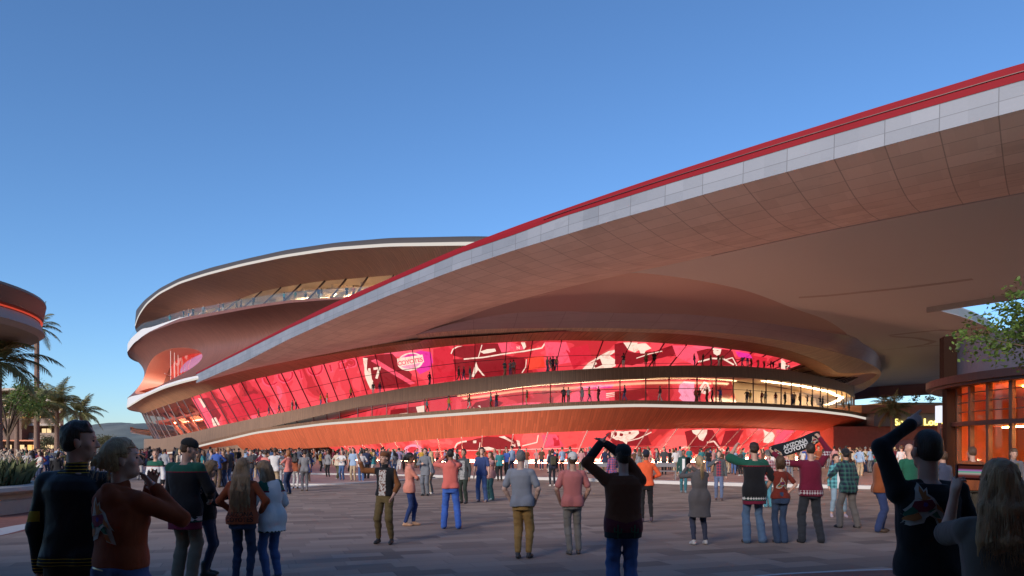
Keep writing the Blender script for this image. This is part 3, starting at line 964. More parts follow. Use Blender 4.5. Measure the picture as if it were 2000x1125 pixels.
for i in range(n_):
    p, q = hole[i], hole[(i + 1) % n_]
    ctr_ = sum(hole, Vector()) / n_
    po, qo = p + (p - ctr_).normalized() * 0.25, q + (q - ctr_).normalized() * 0.25
    near = SKY[i][1] < 602 and SKY[(i + 1) % n_][1] < 602
    z0 = ceil_z - (0.55 if near else 0.05)
    b.add([(p.x, p.y, z0), (q.x, q.y, z0), (qo.x, qo.y, z0), (po.x, po.y, z0), (p.x, p.y, ceil_z + 1.0), (q.x, q.y, ceil_z + 1.0), (qo.x, qo.y, ceil_z + 1.0), (po.x, po.y, ceil_z + 1.0)],
          [(0, 1, 2, 3), (4, 7, 6, 5), (0, 4, 5, 1), (1, 5, 6, 2), (2, 6, 7, 3), (3, 7, 4, 0)], 1 if near else 0)
b.build('skylight_frame', [M_WHITE, M_CEILD], canopy)
# flat darker strips, painting the shade of shallow recesses in the ceiling
def reveal(pts, w=0.5):
    b = MB()
    P = [from_h(x, y, HC) for x, y in pts]
    for p, q in zip(P[:-1], P[1:]):
        n2 = Vector((-(q - p).y, (q - p).x, 0)).normalized() * w / 2
        z = ceil_z - 0.012
        b.add([(p.x - n2.x, p.y - n2.y, z), (q.x - n2.x, q.y - n2.y, z), (q.x + n2.x, q.y + n2.y, z), (p.x + n2.x, p.y + n2.y, z)], [(0, 1, 2, 3)])
    b.build('reveal_shade_strip', M_CEILD, canopy, fix=False)
reveal([(1560, 581), (1620, 577), (1690, 570), (1760, 563), (1850, 552), (1900, 545)], 0.8)
reveal([(1736, 655), (1780, 650), (1830, 645), (1860, 645), (1874, 649), (1890, 643), (1920, 639)], 0.9)
reveal([(1740, 657), (1790, 660), (1825, 667), (1808, 673), (1772, 678)], 0.8)
reveal([(1772, 678), (1840, 674), (1862, 670)], 0.6)
reveal([(1716, 684), (1760, 680), (1790, 677)], 0.35)
reveal([(1710, 744), (1790, 739), (1850, 733)], 0.35)
# the deep plum beam along the far edge
b = MB()
fl2, fr2 = Vector((80, 190, 0)), Vector((far_r.x + 14, far_r.y - 4, 0))
for (p, q) in ((fl2, Vector((far_l.x, far_l.y, 0))), (Vector((far_l.x, far_l.y, 0)), fr2)):
    n2 = Vector(((q - p).y, -(q - p).x, 0)).normalized() * -1.2
    b.add([(p.x, p.y, ceil_z + 0.3), (q.x, q.y, ceil_z + 0.3), (q.x + n2.x, q.y + n2.y, ceil_z + 0.3), (p.x + n2.x, p.y + n2.y, ceil_z + 0.3),
           (p.x, p.y, ceil_z - 2.5), (q.x, q.y, ceil_z - 2.5), (q.x + n2.x, q.y + n2.y, ceil_z - 2.5), (p.x + n2.x, p.y + n2.y, ceil_z - 2.5)],
          [(3, 2, 1, 0), (4, 5, 6, 7), (0, 1, 5, 4), (1, 2, 6, 5), (2, 3, 7, 6), (3, 0, 4, 7)])
b.build('edge_beam', simple('plum_metal', (0.16, 0.085, 0.11), 0.5), canopy)
# ------------------------------------------------------------------ ground
def gpt(px, py, z=0.0):
    d = FPX * (EYE - z) / (py - HZ)
    return Vector(((px - 1000) / FPX * d, d, z))

def paver_mat(name, stops, W, H, rot, rough=0.75, bumpv=0.15, jl=0.35):
    t = NT(name)
    v = t.rot(t.uv('Object'), rot)
    x, y, _ = t.sep(v)
    row = t.m('FLOOR', t.m('DIVIDE', y, H))
    xo = t.m('ADD', t.m('DIVIDE', x, W), t.m('MULTIPLY', t.white(t.comb(row, 4.0)), 1.0))
    col = t.m('FLOOR', xo)
    w = t.white(t.comb(col, row, 1.0))
    big = t.noise(v, 0.35, 3.0)
    tone = t.m('ADD', t.m('MULTIPLY', w, 0.75), t.m('MULTIPLY', t.m('SUBTRACT', big, 0.5), 0.6))
    g = t.noise(v, 60.0, 4.0, 0.7)
    c = t.ramp(t.m('ADD', tone, t.m('MULTIPLY', t.m('SUBTRACT', g, 0.5), 0.3)), stops)
    fx, fy = t.m('FRACT', xo), t.m('FRACT', t.m('DIVIDE', y, H))
    j = t.m('MAXIMUM', t.m('LESS_THAN', fx, 0.02), t.m('LESS_THAN', fy, 0.02 * W / H))
    c = t.mix(t.m('MULTIPLY', j, jl), c, (0.05, 0.04, 0.04))
    stain = t.noise(v, 1.3, 5.0, 0.6)
    c = t.mix(t.m('MULTIPLY', t.m('GREATER_THAN', stain, 0.62), 0.12), c, (0.08, 0.07, 0.07))
    t.base(c); t.p(Roughness=t.m('MULTIPLY_ADD', g, 0.25, rough - 0.12))
    t.bump(t.m('SUBTRACT', t.m('MULTIPLY', g, 0.4), j), bumpv, 0.01)
    return t.mat

M_PAVE = paver_mat('plaza_pavers', [(0.0, (0.19, 0.128, 0.092)), (0.35, (0.275, 0.192, 0.142)), (0.7, (0.345, 0.247, 0.185)), (1.0, (0.44, 0.325, 0.25))], 0.82, 0.40, R(-20), jl=0.3)
M_RPAVE = paver_mat('red_plaza_tiles', [(0.0, (0.34, 0.195, 0.155)), (0.6, (0.46, 0.28, 0.225)), (1.0, (0.56, 0.35, 0.29))], 0.9, 0.3, R(20), 0.5)
M_BRICKP = paver_mat('brick_paving', [(0.0, (0.20, 0.075, 0.05)), (1.0, (0.30, 0.12, 0.08))], 0.5, 0.12, R(-10))
M_KERB = simple('pale_kerb_stone', (0.50, 0.48, 0.46), 0.7, var=0.1, vscale=4, bump=0.2)
M_GRND = simple('dry_earth', (0.24, 0.20, 0.16), 0.9, var=0.2, vscale=0.02)

g = MB(); g.add([(-3500, -400, -0.03), (3500, -400, -0.03), (3500, 6000, -0.03), (-3500, 6000, -0.03)], [(0, 1, 2, 3)])
tag(g.build('ground', M_GRND, fix=False), kind='structure')
g = MB(); g.add([(-90, -30, 0), (110, -30, 0), (110, 60, 0), (-90, 60, 0)], [(0, 1, 2, 3)])
tag(g.build('plaza', M_PAVE, fix=False), kind='structure')

STEP = [(-60, 927), (300, 927), (430, 927), (640, 929), (814, 932), (1000, 936), (1160, 940.5), (1420, 949), (1720, 956), (2000, 963), (2300, 972)]
sp = [gpt(x, y, 0.0) for x, y in STEP]
sp = [Vector((p[0], p[1], 0)) for p in crom([(p.x, p.y) for p in sp], 6, False)]
back_pts = [Vector((100, 30, 0)), Vector((140, 300, 0)), Vector((-160, 300, 0)), Vector((-110, 40, 0))]
b = MB(); b.prism(sp + back_pts, -0.02, 0.15)
tag(b.build('upper_plaza', M_RPAVE), kind='structure')
def ribbon(name, P, w, z0, z1, mat, kind='structure', side=1):
    b = MB()
    n = len(P)
    L, Rr = [], []
    for i, p in enumerate(P):
        d = (P[min(i + 1, n - 1)] - P[max(i - 1, 0)]); d.z = 0; d.normalize()
        nn = Vector((-d.y, d.x, 0)) * side
        L.append(p); Rr.append(p + nn * w)
    for i in range(n - 1):
        a, c, e, f = L[i], L[i + 1], Rr[i + 1], Rr[i]
        q = [(v.x, v.y, z) for z in (z0, z1) for v in (a, c, e, f)]
        fs = [(4, 5, 6, 7), (0, 1, 5, 4), (2, 3, 7, 6)]
        if i == 0: fs.append((3, 0, 4, 7))
        if i == n - 2: fs.append((1, 2, 6, 5))
        b.add(q, fs)
    o = b.build(name, mat)
    return tag(o, kind=kind)
ribbon('kerb', [p + Vector((0, -0.003, 0)) for p in sp], 0.55, -0.01, 0.156, M_KERB)
# flush pale bands that curve through the plaza at the left
BAND = [(-120, 1068), (0, 1046), (85, 1026), (180, 1014), (300, 1003), (430, 976), (552, 957), (640, 947), (760, 939), (860, 935)]
bp = [Vector((p[0], p[1], 0)) for p in crom([(gpt(x, y).x, gpt(x, y).y) for x, y in BAND], 6, False)]
ribbon('paving_band', bp, 0.6, -0.01, 0.006, M_KERB)
low = bp[:20]
b = MB(); b.prism([p + Vector((0, 0.55, 0)) for p in bp[:26]] + [Vector((-26, 30, 0)), Vector((-30, 12, 0))], -0.02, 0.004)
tag(b.build('brick_apron', M_BRICKP), kind='structure')
# two shallow rings of step at the left, middle distance
for (pp, zz) in (([(430, 941), (520, 946), (620, 948), (720, 944), (800, 938), (850, 933.5)], 0.07),):
    P = [Vector((q[0], q[1], 0)) for q in crom([(gpt(x, y).x, gpt(x, y).y) for x, y in pp], 6, False)]
    b = MB(); b.prism(P + [sp[20] + Vector((0, 0.3, 0)), sp[8] + Vector((0, 0.3, 0))], -0.01, zz)
    tag(b.build('step', M_RPAVE), kind='structure')
    ribbon('kerb', [p + Vector((0, -0.003, 0)) for p in P], 0.4, -0.01, zz + 0.005, M_KERB)
# bottom right corner: brick bed behind a pale band
cb = [gpt(x, y) for x, y in ((1380, 1140), (1503, 1125), (1600, 1119), (1720, 1114), (1900, 1109), (2100, 1105))]
cb = [Vector((p[0], p[1], 0)) for p in crom([(p.x, p.y) for p in cb], 6, False)]
ribbon('paving_band', cb, 0.07, -0.01, 0.008, M_KERB)
b = MB(); b.prism([p + Vector((0, -0.02, 0)) for p in cb] + [Vector((9, 4, 0)), Vector((2, 4, 0))], -0.02, 0.005)
tag(b.build('brick_bed', M_BRICKP), kind='structure')

# two metal benches by the kerb of the upper plaza
for i, (px_, w_, lab) in enumerate(((1168, 1.6, 'slim metal bench behind the man in the pink T-shirt'), (1285, 2.0, 'slim metal bench beside the orange running jacket'))):
    bd = 38.5
    bn = empty('bench', ((px_ - 1000) / FPX * bd, bd, 0.15), 0, lab, 'bench', 'metal benches by the kerb')
    M_BM = simple('brushed_bench_metal', (0.32, 0.30, 0.30), 0.4, 0.6)
    for nm, c_b, s_b in (('seat', (0, 0, 0.45), (w_, 0.45, 0.05)), ('backrest', (0, 0.22, 0.78), (w_, 0.04, 0.22)), ('leg', (-w_ / 2 + 0.1, 0, 0.21), (0.06, 0.42, 0.42)), ('leg', (w_ / 2 - 0.1, 0, 0.21), (0.06, 0.42, 0.42)), ('armrest', (-w_ / 2 + 0.04, 0, 0.66), (0.05, 0.45, 0.05)), ('armrest', (w_ / 2 - 0.04, 0, 0.66), (0.05, 0.45, 0.05))):
        b = MB(); b.box(c_b, s_b); o = b.build(nm, M_BM, None); o.parent = bn

# ------------------------------------------------------------------ hills on the left horizon
def hills(seed, d, base, amp, x0, x1, col, name):
    rnd = random.Random(seed)
    nx, ny = 90, 14
    V, F = [], []
    ph = [rnd.uniform(0, 6.28) for _ in range(6)]
    for j in range(ny):
        for i in range(nx):
            x = x0 + (x1 - x0) * i / (nx - 1); y = d + j * 60
            u = i / (nx - 1) * 6.28
            h = sum(math.sin(u * (1.3 + 1.1 * k) + ph[k] + j * 0.25) / (1.4 + k) for k in range(6))
            prof = math.sin(math.pi * min(1, j / (ny - 1))) ** 0.7
            V.append((x, y, -1 + (base + amp * h + rnd.uniform(-1, 1) * 1.4) * prof))
    for j in range(ny - 1):
        for i in range(nx - 1):
            a = j * nx + i; F.append((a, a + 1, a + nx + 1, a + nx))
    return tag(mesh_from(name, V, F, None, simple(name + '_scrub', col, 0.95, var=0.35, vscale=0.02), True), kind='structure')
hills(4, 1500, 62, 20, -1400, -500, (0.15, 0.17, 0.155), 'hills')
hills(11, 900, 22, 9, -1000, 500, (0.13, 0.145, 0.12), 'foothills')

# ------------------------------------------------------------------ foliage helpers
M_BARKP = simple('palm_bark', (0.20, 0.13, 0.10), 0.9, var=0.3, vscale=6, bump=0.6, bscale=25)
M_BARK = simple('tree_bark', (0.12, 0.085, 0.06), 0.9, var=0.3, vscale=6, bump=0.5, bscale=30)
def leaf_mat(name, a, b_):
    t = NT(name)
    w = t.n('NewGeometry').outputs['Random Per Island']
    t.base(t.mix(w, a, b_)); t.p(Roughness=0.55)
    t.b.inputs['Subsurface Weight'].default_value = 0.0
    tr = t.n('BsdfTranslucent'); t.set(tr.inputs[0], t.mix(w, a, b_))
    mx = t.n('MixShader'); mx.inputs[0].default_value = 0.3
    t.t.links.new(t.b.outputs[0], mx.inputs[1]); t.t.links.new(tr.outputs[0], mx.inputs[2])
    t.t.links.new(mx.outputs[0], t.out.inputs[0])
    return t.mat
M_PALM = leaf_mat('palm_leaflets', (0.10, 0.12, 0.04), (0.30, 0.29, 0.12))
M_LEAF = leaf_mat('broad_leaves', (0.05, 0.10, 0.018), (0.14, 0.22, 0.04))
M_LEAFD = leaf_mat('dusty_leaves', (0.06, 0.075, 0.035), (0.13, 0.14, 0.06))
M_DRYF = leaf_mat('dry_fronds', (0.20, 0.13, 0.06), (0.30, 0.20, 0.09))

def palm(loc, h, fl, label, nf=22, seed=0, tr=0.2, lean=(0, 0), droop=1.0, group='palm trees'):
    rnd = random.Random(seed)
    root = empty('palm_tree', loc, 0, label, 'palm tree', group)
    b = MB()
    P = [(lean[0] * (i / 8) ** 2, lean[1] * (i / 8) ** 2, h * i / 8 - (0.05 if i == 0 else 0)) for i in range(9)]
    b.tube(P, [tr * (1.25 - 0.35 * i / 8 + 0.08 * (i % 2)) for i in range(9)], 10)
    t = b.build('trunk', M_BARKP, None, True); t.parent = root
    b = MB()
    top = Vector((lean[0], lean[1], h))
    for k in range(nf):
        az = 2 * math.pi * (k / nf * 2.6) + rnd.uniform(-0.3, 0.3)
        el = R(78 - 105 * (k / nf)) + rnd.uniform(-0.12, 0.12)
        L = fl * rnd.uniform(0.85, 1.1)
        d = Vector((math.cos(az) * math.cos(el), math.sin(az) * math.cos(el), math.sin(el)))
        p = top.copy(); pts = [p.copy()]
        N = 14
        for i in range(N):
            d = (d + Vector((0, 0, -0.10 * droop * (0.5 + i / N * 1.2)))).normalized()
            p = p + d * L / N; pts.append(p.copy())
        mi = 1 if k > nf * 0.9 else 0
        b.tube(pts, [0.03 * (1 - 0.8 * i / N) for i in range(N + 1)], 3, mi, False)
        for i in range(2, N + 1):
            q = pts[i]; dd = (pts[i] - pts[i - 1]).normalized()
            s = dd.cross(Vector((0, 0, 1)))
            if s.length < 0.05: s = Vector((1, 0, 0))
            s.normalize(); up = s.cross(dd)
            ll = fl * 0.26 * math.sin(math.pi * min(1, 0.18 + 0.78 * i / N)) ** 0.8
            for sg in (-1, 1):
                for sub_ in (0, 0.33, 0.66):
                    o_ = q - dd * (L / N) * sub_
                    dr = (s * sg * 0.8 + dd * 0.6 + up * 0.25 * rnd.uniform(-0.5, 1) + Vector((0, 0, -0.45))).normalized()
                    tip = o_ + dr * ll * rnd.uniform(0.85, 1.1) + Vector((0, 0, -0.1 * ll))
                    wv = dd * 0.03
                    b.add([o_ - wv, o_ + wv, o_ + dr * ll * 0.5 + wv * 0.9, tip, o_ + dr * ll * 0.5 - wv * 0.9], [(0, 1, 2, 3, 4)], mi)
    c = b.build('crown', [M_PALM, M_DRYF], None, False, fix=False); c.parent = root
    return root

def leaf_cloud(b, centers, n, size, rnd, mi=0):
    for (c, r) in centers:
        c = Vector(c)
        for _ in range(n):
            v = Vector((rnd.gauss(0, 1), rnd.gauss(0, 1), rnd.gauss(0, 0.75)))
            v = v.normalized() * r * rnd.random() ** 0.45
            p = c + v
            a = Vector((rnd.uniform(-1, 1), rnd.uniform(-1, 1), rnd.uniform(-0.7, 0.3))).normalized()
            s = a.cross(Vector((rnd.uniform(-1, 1), rnd.uniform(-1, 1), rnd.uniform(-1, 1)))).normalized()
            L = size * rnd.uniform(0.7, 1.3)
            b.add([p, p + a * L * 0.5 + s * L * 0.28, p + a * L, p + a * L * 0.5 - s * L * 0.28], [(0, 1, 2, 3)], mi)

def tree(loc, h, r, label, seed=0, nl=1600, leaf=0.16, mat=None, trunk_h=None, group=None, name='tree', cat='tree', blobs=16, tr=0.14, only=None, bs=1.0):
    rnd = random.Random(seed)
    root = empty(name, loc, 0, label, cat, group)
    th = trunk_h or h * 0.4
    b = MB()
    b.tube([(0, 0, -0.1), (0.05, 0.03, th * 0.5), (0.0, 0.1, th)], [tr * 1.2, tr, tr * 0.8], 8)
    cs = []
    for k in range(blobs):
        az = rnd.uniform(0, 6.283); el = rnd.uniform(-0.35, 1.3)
        rr = r * rnd.uniform(0.55, 0.92)
        c = Vector((math.cos(az) * math.cos(el) * rr, math.sin(az) * math.cos(el) * rr, th + (h - th) * 0.45 + math.sin(el) * (h - th) * 0.42))
        cs.append((c, r * bs * rnd.uniform(0.22, 0.42)))
        mid_ = Vector((c.x * 0.45, c.y * 0.45, th + (c.z - th) * 0.55))
        b.tube([(0, 0.08, th * rnd.uniform(0.75, 1)), mid_, c], [tr * 0.5, tr * 0.3, tr * 0.08], 5)
    t = b.build('trunk', M_BARK, None, True); t.parent = root
    b = MB()
    leaf_cloud(b, cs, nl // blobs, leaf, rnd)
    c = b.build('crown', mat or M_LEAF, None, False, fix=False); c.parent = root
    return root

# ------------------------------------------------------------------ left: disc canopy, apartment block, palms, planter
disc = empty('disc_canopy', pt(-190, 620, 36).xy.to_3d(), 0, 'dark round disc canopy with a thin glowing red line along its rim', 'canopy')
dc = Vector((-35.2, 35.4, 0)); dr = 10.2
def disc_local(prof, name, mat, n=72):
    b = MB(); b.lathe(prof, (0, 0, 0), n)
    o = b.build(name, mat, None, True); o.parent = disc
    return o
disc.location = dc
zt = 9.95
disc_local([(0.01, zt + 0.9), (dr * 0.6, zt + 0.7), (dr, zt + 0.05), (dr + 0.05, zt - 0.1)], 'roof', simple('bronze_roof', (0.20, 0.13, 0.08), 0.5))
disc_local([(dr + 0.04, zt - 0.1), (dr - 0.1, zt - 0.9), (dr - 0.25, zt - 1.0)], 'fascia', simple('dark_bronze', (0.075, 0.045, 0.035), 0.45))
disc_local([(dr - 0.26, zt - 0.99), (dr - 0.12, zt - 1.04), (dr - 0.22, zt - 1.10)], 'light_strip', emit('red_rim_light', (1.0, 0.09, 0.04), 0.22))
disc_local([(dr - 0.24, zt - 1.13), (dr - 0.02, zt - 1.7), (dr - 0.3, zt - 1.95), (dr * 0.75, zt - 2.15), (0.01, zt - 2.2)], 'underside', simple('brown_soffit_panel', (0.34, 0.27, 0.23), 0.55))
disc_local([(1.1, -0.05), (1.1, 3.0), (1.6, zt - 2.1)], 'column', simple('brown_column', (0.2, 0.14, 0.11), 0.6))

M_AW = simple('tan_render', (0.30, 0.20, 0.145), 0.8)
M_AD = simple('dark_brown_cladding', (0.13, 0.075, 0.055), 0.7)
M_SLAB = simple('pale_slab_edge', (0.40, 0.34, 0.29), 0.7)
M_LITW = emit('lit_window_amber', (1.0, 0.50, 0.14), 0.62)
M_LITW2 = emit('lit_window_cream', (1.0, 0.70, 0.36), 0.45)
M_DGL = simple('dusk_window_glass', (0.05, 0.065, 0.08), 0.12, var=0.1)
def px_x(px, d): return (px - 1000) / FPX * d
def px_z(py, d): return EYE + (HZ - py) / FPX * d
apt = empty('apartment_building', (px_x(60, 105), 110, 0), 0, 'terraced apartment block with amber lit windows behind the palm trees', 'building')
D = 104.0
ax0, ax1 = px_x(-120, D), px_x(126, D)
zs_ = [0.0, px_z(858, D), px_z(830, D), px_z(805, D), px_z(783, D), px_z(762, D)]
b = MB()
rights = [px_x(126, D), px_x(124, D), px_x(122, D), px_x(122, D), px_x(104, D), px_x(70, D)]
for k in range(5):
    r = rights[k] - 1.2
    y0_, y1_ = D + 1 + k * 0.6, D + 12
    b.prism([(ax0, y0_), (r, y0_), (r * y1_ / y0_ - 0.6, y1_), (ax0 - 8, y1_)], zs_[k], zs_[k + 1] - 0.002, 1 if k == 0 else 0)
to = b.build('wall', [M_AW, M_AD], apt)
for k in range(1, 6):
    b = MB(); r = rights[min(k, 5)] + (0.7 if k < 5 else 0)
    b.prism([(ax0, D - 1.6), (r, D - 1.6), (r * (D + 12) / D - 0.4, D + 12), (ax0 - 8, D + 12)], zs_[k] - 0.16, zs_[k] + 0.16); b.build('floor_slab', M_SLAB, apt)
b = MB(); b.box((px_x(92, D) - 10, D - 1.4, px_z(861, D)), (rights[0] - ax0 + 5, 4.0, 0.18)); b.build('awning', simple('copper_awning', (0.38, 0.13, 0.06), 0.4, 0.3), apt)
rnd = random.Random(5)
for k in range(0, 5):
    x = ax0 + 0.8
    while x < rights[k] - 2.0:
        w = rnd.choice([1.0, 1.5, 2.1])
        y = D + 0.96 + k * 0.6
        hh = (zs_[k + 1] - zs_[k]) * 0.74
        zc = zs_[k] + hh / 2 + 0.1
        fr = MB()
        for (dx, ww) in ((-w / 2, 0.08), (w / 2, 0.08), (0.0, 0.05)): fr.box((x + w / 2 + dx, y - 0.05, zc), (ww, 0.12, hh))
        fr.box((x + w / 2, y - 0.05, zc + hh / 2), (w + 0.08, 0.12, 0.08))
        f = fr.build('window', M_AD, apt)
        pn = MB(); pn.box((x + w / 2, y - 0.01, zc), (w - 0.05, 0.03, hh - 0.05))
        m_ = rnd.choice([M_LITW, M_LITW2, M_DGL, M_LITW2, M_LITW])
        p_ = pn.build('pane', m_, None); p_.parent = f
        p_.matrix_parent_inverse = f.matrix_parent_inverse.copy() if False else Matrix.Identity(4)
        x += w + rnd.choice([0.35, 0.6, 1.4])
b = MB()
for k in range(1, 4):
    b.box(((ax0 + rights[k]) / 2, D - 1.5, zs_[k] + 0.55), (rights[k] - ax0, 0.05, 0.7))
b.build('balcony_screen', simple('bronze_balustrade', (0.18, 0.12, 0.09), 0.5), apt)
b = MB(); b.prism([(px_x(38, D), D - 0.6), (px_x(73, D), D - 0.6), (px_x(73, D), D + 6), (px_x(38, D), D + 6)], px_z(783, D), px_z(760, D))
b.build('roof_volume', M_AW, apt)
bA = MB(); bA.box((px_x(46, D), D - 1.7, px_z(842, D)), (3.6, 2.6, px_z(815, D) - px_z(856, D))); bA.build('bay', M_AD, apt)

palm(pt(33, 880, 74).xy.to_3d(), px_z(797, 74), 2.9, 'palm with the trunk in front of the dark ground-floor bay of the apartments', 22, 1, 0.2)
palm(pt(71, 880, 72).xy.to_3d(), px_z(795, 72), 3.0, 'palm with a thick trunk beside the amber apartment windows', 24, 2, 0.2)
palm(pt(111, 880, 76).xy.to_3d(), px_z(787, 76), 3.3, 'palm at the outer corner of the apartment block', 26, 3, 0.2)
palm(pt(158, 880, 84).xy.to_3d(), px_z(806, 84), 3.0, 'palm standing alone against the sky, above the man in the bomber jacket', 22, 4, 0.18)
palm(pt(-6, 880, 40).xy.to_3d(), px_z(706, 40), 3.3, 'tall nearer palm whose fronds arch under the disc canopy', 22, 5, 0.24)
palm(pt(72, 880, 80).xy.to_3d(), px_z(640, 80), 3.2, 'tall palm whose crown pokes out behind the rim of the disc canopy', 14, 6, 0.25)
tree(pt(14, 880, 56).xy.to_3d(), px_z(722, 56), 2.6, 'bushy broad-leaved tree between the nearer palm and the apartments', 7, 2600, 0.2, M_LEAF, 3.4, blobs=18)
for i, (px, h, rr, lab) in enumerate(((100, 2.6, 2.0, 'grey-green olive bush under the corner palm'), (128, 2.2, 1.7, 'low dusty bush right of the apartment awning'), (196, 2.8, 2.2, 'yellowish bush below the hills, between the two nearest heads'), (206, 3.2, 1.8, 'dark shrub in front of the hills behind the bun'))):
    tree(pt(px, 880, 88 + i * 6).xy.to_3d(), h + 1.0, rr, lab, 20 + i, 1500, 0.2, M_LEAFD, 0.7, None, 'bush', 'bush', 12, 0.08)

# planter with fountain grass
pl = empty('planter', (-17.6, 19.2, 0), 0, 'rounded pale stone planter with a rolled rim in the left foreground', 'planter')
b = MB(); b.lathe([(4.28, 0.0), (4.30, 0.36), (4.2, 0.40), (4.2, 0.50), (4.42, 0.54), (4.5, 0.62), (4.46, 0.72), (4.2, 0.76), (3.95, 0.74), (3.9, 0.5)], (0, 0, 0), 72)
o = b.build('wall', simple('pale_planter_stone', (0.44, 0.40, 0.34), 0.8, var=0.12, vscale=5, bump=0.4, bscale=60), None, True); o.parent = pl
b = MB(); b.lathe([(3.95, 0.6), (0.01, 0.62)], (0, 0, 0), 32)
o = b.build('soil', simple('soil', (0.07, 0.05, 0.035), 0.95), None); o.parent = pl
rnd = random.Random(9)
b = MB()
for k in range(9500):
    a = rnd.uniform(0, 6.283); r = 3.85 * math.sqrt(rnd.random())
    c = Vector((-17.6 + r * math.cos(a), 19.2 + r * math.sin(a), 0.6))
    az = rnd.uniform(0, 6.283); ln = rnd.uniform(0.45, 1.0); out = rnd.uniform(0.05, 0.45)
    d = Vector((math.cos(az), math.sin(az), 0)); s = Vector((-d.y, d.x, 0)) * 0.010
    p1 = c + d * out * 0.4 + Vector((0, 0, ln * 0.7)); p2 = c + d * out + Vector((0, 0, ln * rnd.uniform(0.8, 1.0)))
    b.add([c - s, c + s, p1 + s * 0.8, p2, p1 - s * 0.8], [(0, 1, 2, 3, 4)])
    if k % 16 == 0:
        p1 = c + d * 0.25 + Vector((0, 0, rnd.uniform(0.8, 1.1)))
        b.tube([p1 - d * 0.06 - Vector((0, 0, 0.12)), p1, p1 + d * 0.08 + Vector((0, 0, 0.06))], [0.016, 0.030, 0.006], 5, 1)
gr = b.build('fountain_grass', [leaf_mat('grass_blades', (0.02, 0.045, 0.012), (0.27, 0.30, 0.14)), simple('grass_plumes', (0.45, 0.36, 0.27), 0.9)], None, False, fix=False)
tag(gr, 'green fountain grass with pale plumes filling the stone planter', 'grass', kind='stuff')

# ------------------------------------------------------------------ right: round glazed pavilion
pav = empty('pavilion', (32.9, 35.0, 0), 0, 'round glazed pavilion with dark bronze eaves and glowing orange interior', 'building')
PC = Vector((32.9, 35.0, 0)); PR = 10.0
def arc_pts(r, a0, a1, n): return [Vector((PC.x + r * math.cos(a0 + (a1 - a0) * i / n), PC.y + r * math.sin(a0 + (a1 - a0) * i / n), 0)) for i in range(n + 1)]
def arc_wall(name, r0, r1, z0, z1, mat, a0=R(120), a1=R(300), n=60, parent=None, close=True):
    b = MB(); A, B_ = arc_pts(r0, a0, a1, n), arc_pts(r1, a0, a1, n)
    for i in range(n):
        q = [(p.x, p.y, z) for z in (z0, z1) for p in (A[i], A[i + 1], B_[i + 1], B_[i])]
        fs = [(0, 3, 2, 1), (4, 5, 6, 7), (0, 1, 5, 4), (2, 3, 7, 6)]
        b.add(q, fs)
    o = b.build(name, mat, pav if parent is None else None)
    if parent is not None: child_of(o, parent)
    return o
M_BRZ = simple('shaded_red_bronze', (0.022, 0.006, 0.0045), 0.45, var=0.1)  # bronze of eaves and frames, darkened further to stand for the canopy's shade
M_DRUM = tile_mat('grey_violet_drum', (0.27, 0.25, 0.31), (0.30, 0.28, 0.34), 3.0, 6.0, 0.03, 0.45, 0.15, 1.0)
M_PFR = simple('bronze_pavilion_frame', (0.05, 0.02, 0.011), 0.45)
M_PINT = simple('orange_lobby_plaster', (0.82, 0.38, 0.17), 0.6, var=0.2, vscale=0.6)
arc_wall('drum', PR - 0.5, PR - 0.2, 5.4, 7.35, simple('grey_violet_render', (0.075, 0.068, 0.092), 0.45, var=0.05))  # drum colour lowered to carry the shade under the canopy
arc_wall('eave', PR - 0.3, PR + 1.0, 5.05, 5.42, M_BRZ)
arc_wall('eave_soffit', PR - 0.05, PR + 0.75, 4.92, 5.047, M_BRZ)
arc_wall('band', PR - 0.25, PR + 0.28, 2.95, 3.16, M_BRZ)
a0, a1 = R(168), R(290)
gl = arc_wall('glazing', PR - 0.06, PR - 0.03, 0.15, 4.92, glass_mat('pavilion_glass', (0.97, 0.88, 0.80), 0.025), a0, a1, 50)
aa = a0
k = 0
while aa < a1:
    p0 = PC + Vector((math.cos(aa), math.sin(aa), 0)) * (PR + 0.02)
    b = MB(); w = 0.17
    M_ = Matrix.Translation((p0.x, p0.y, 2.5)) @ Matrix.Rotation(aa, 4, 'Z')
    b.box((0, 0, 0), (0.22, w, 4.85), mat=M_)
    b.build('mullion', M_PFR, pav); aa += 1.35 / PR
for z in (3.62, 4.1, 4.55):
    arc_wall('transom', PR - 0.03, PR + 0.04, z, z + 0.05, M_PFR, a0, a1, 50)
arc_wall('plinth', PR - 0.25, PR + 0.1, 0.0, 0.16, M_KERB, a0, a1, 50)
pp = PC + Vector((math.cos(R(164)), math.sin(R(164)), 0)) * (PR + 0.1)
b = MB(); b.box((pp.x, pp.y, 2.6), (0.7, 0.75, 5.2), rz=R(-16)); b.build('pier', simple('shaded_umber_pier', (0.018, 0.007, 0.004), 0.7, spec=0.08), pav)  # umber of pier and fin darkened in place of the canopy's shadow
b = MB(); b.box((pp.x + 0.1, pp.y + 0.5, 6.5), (0.6, 0.8, 2.5), rz=R(-16)); b.build('fin', simple('shaded_umber_pier', (0.018, 0.007, 0.004), 0.7, spec=0.08), pav)
arc_wall('inner_wall', PR - 4.6, PR - 4.4, 0.0, 5.0, M_PINT, R(100), R(330), 50)
arc_wall('back_wall', PR - 0.5, PR - 0.3, 0.0, 5.0, M_PINT, R(-68), R(150), 60)
b = MB(); b.lathe([(PR - 0.3, 0.0), (0.1, 0.0)], (PC.x, PC.y, 0.16), 48); b.build('floor', simple('terracotta_floor', (0.45, 0.2, 0.11), 0.35), pav)
b = MB(); b.lathe([(PR - 0.3, 0.0), (0.1, 0.0)], (PC.x, PC.y, 5.0), 48); b.build('ceiling', simple('lobby_cream', (0.7, 0.45, 0.28), 0.6), pav)
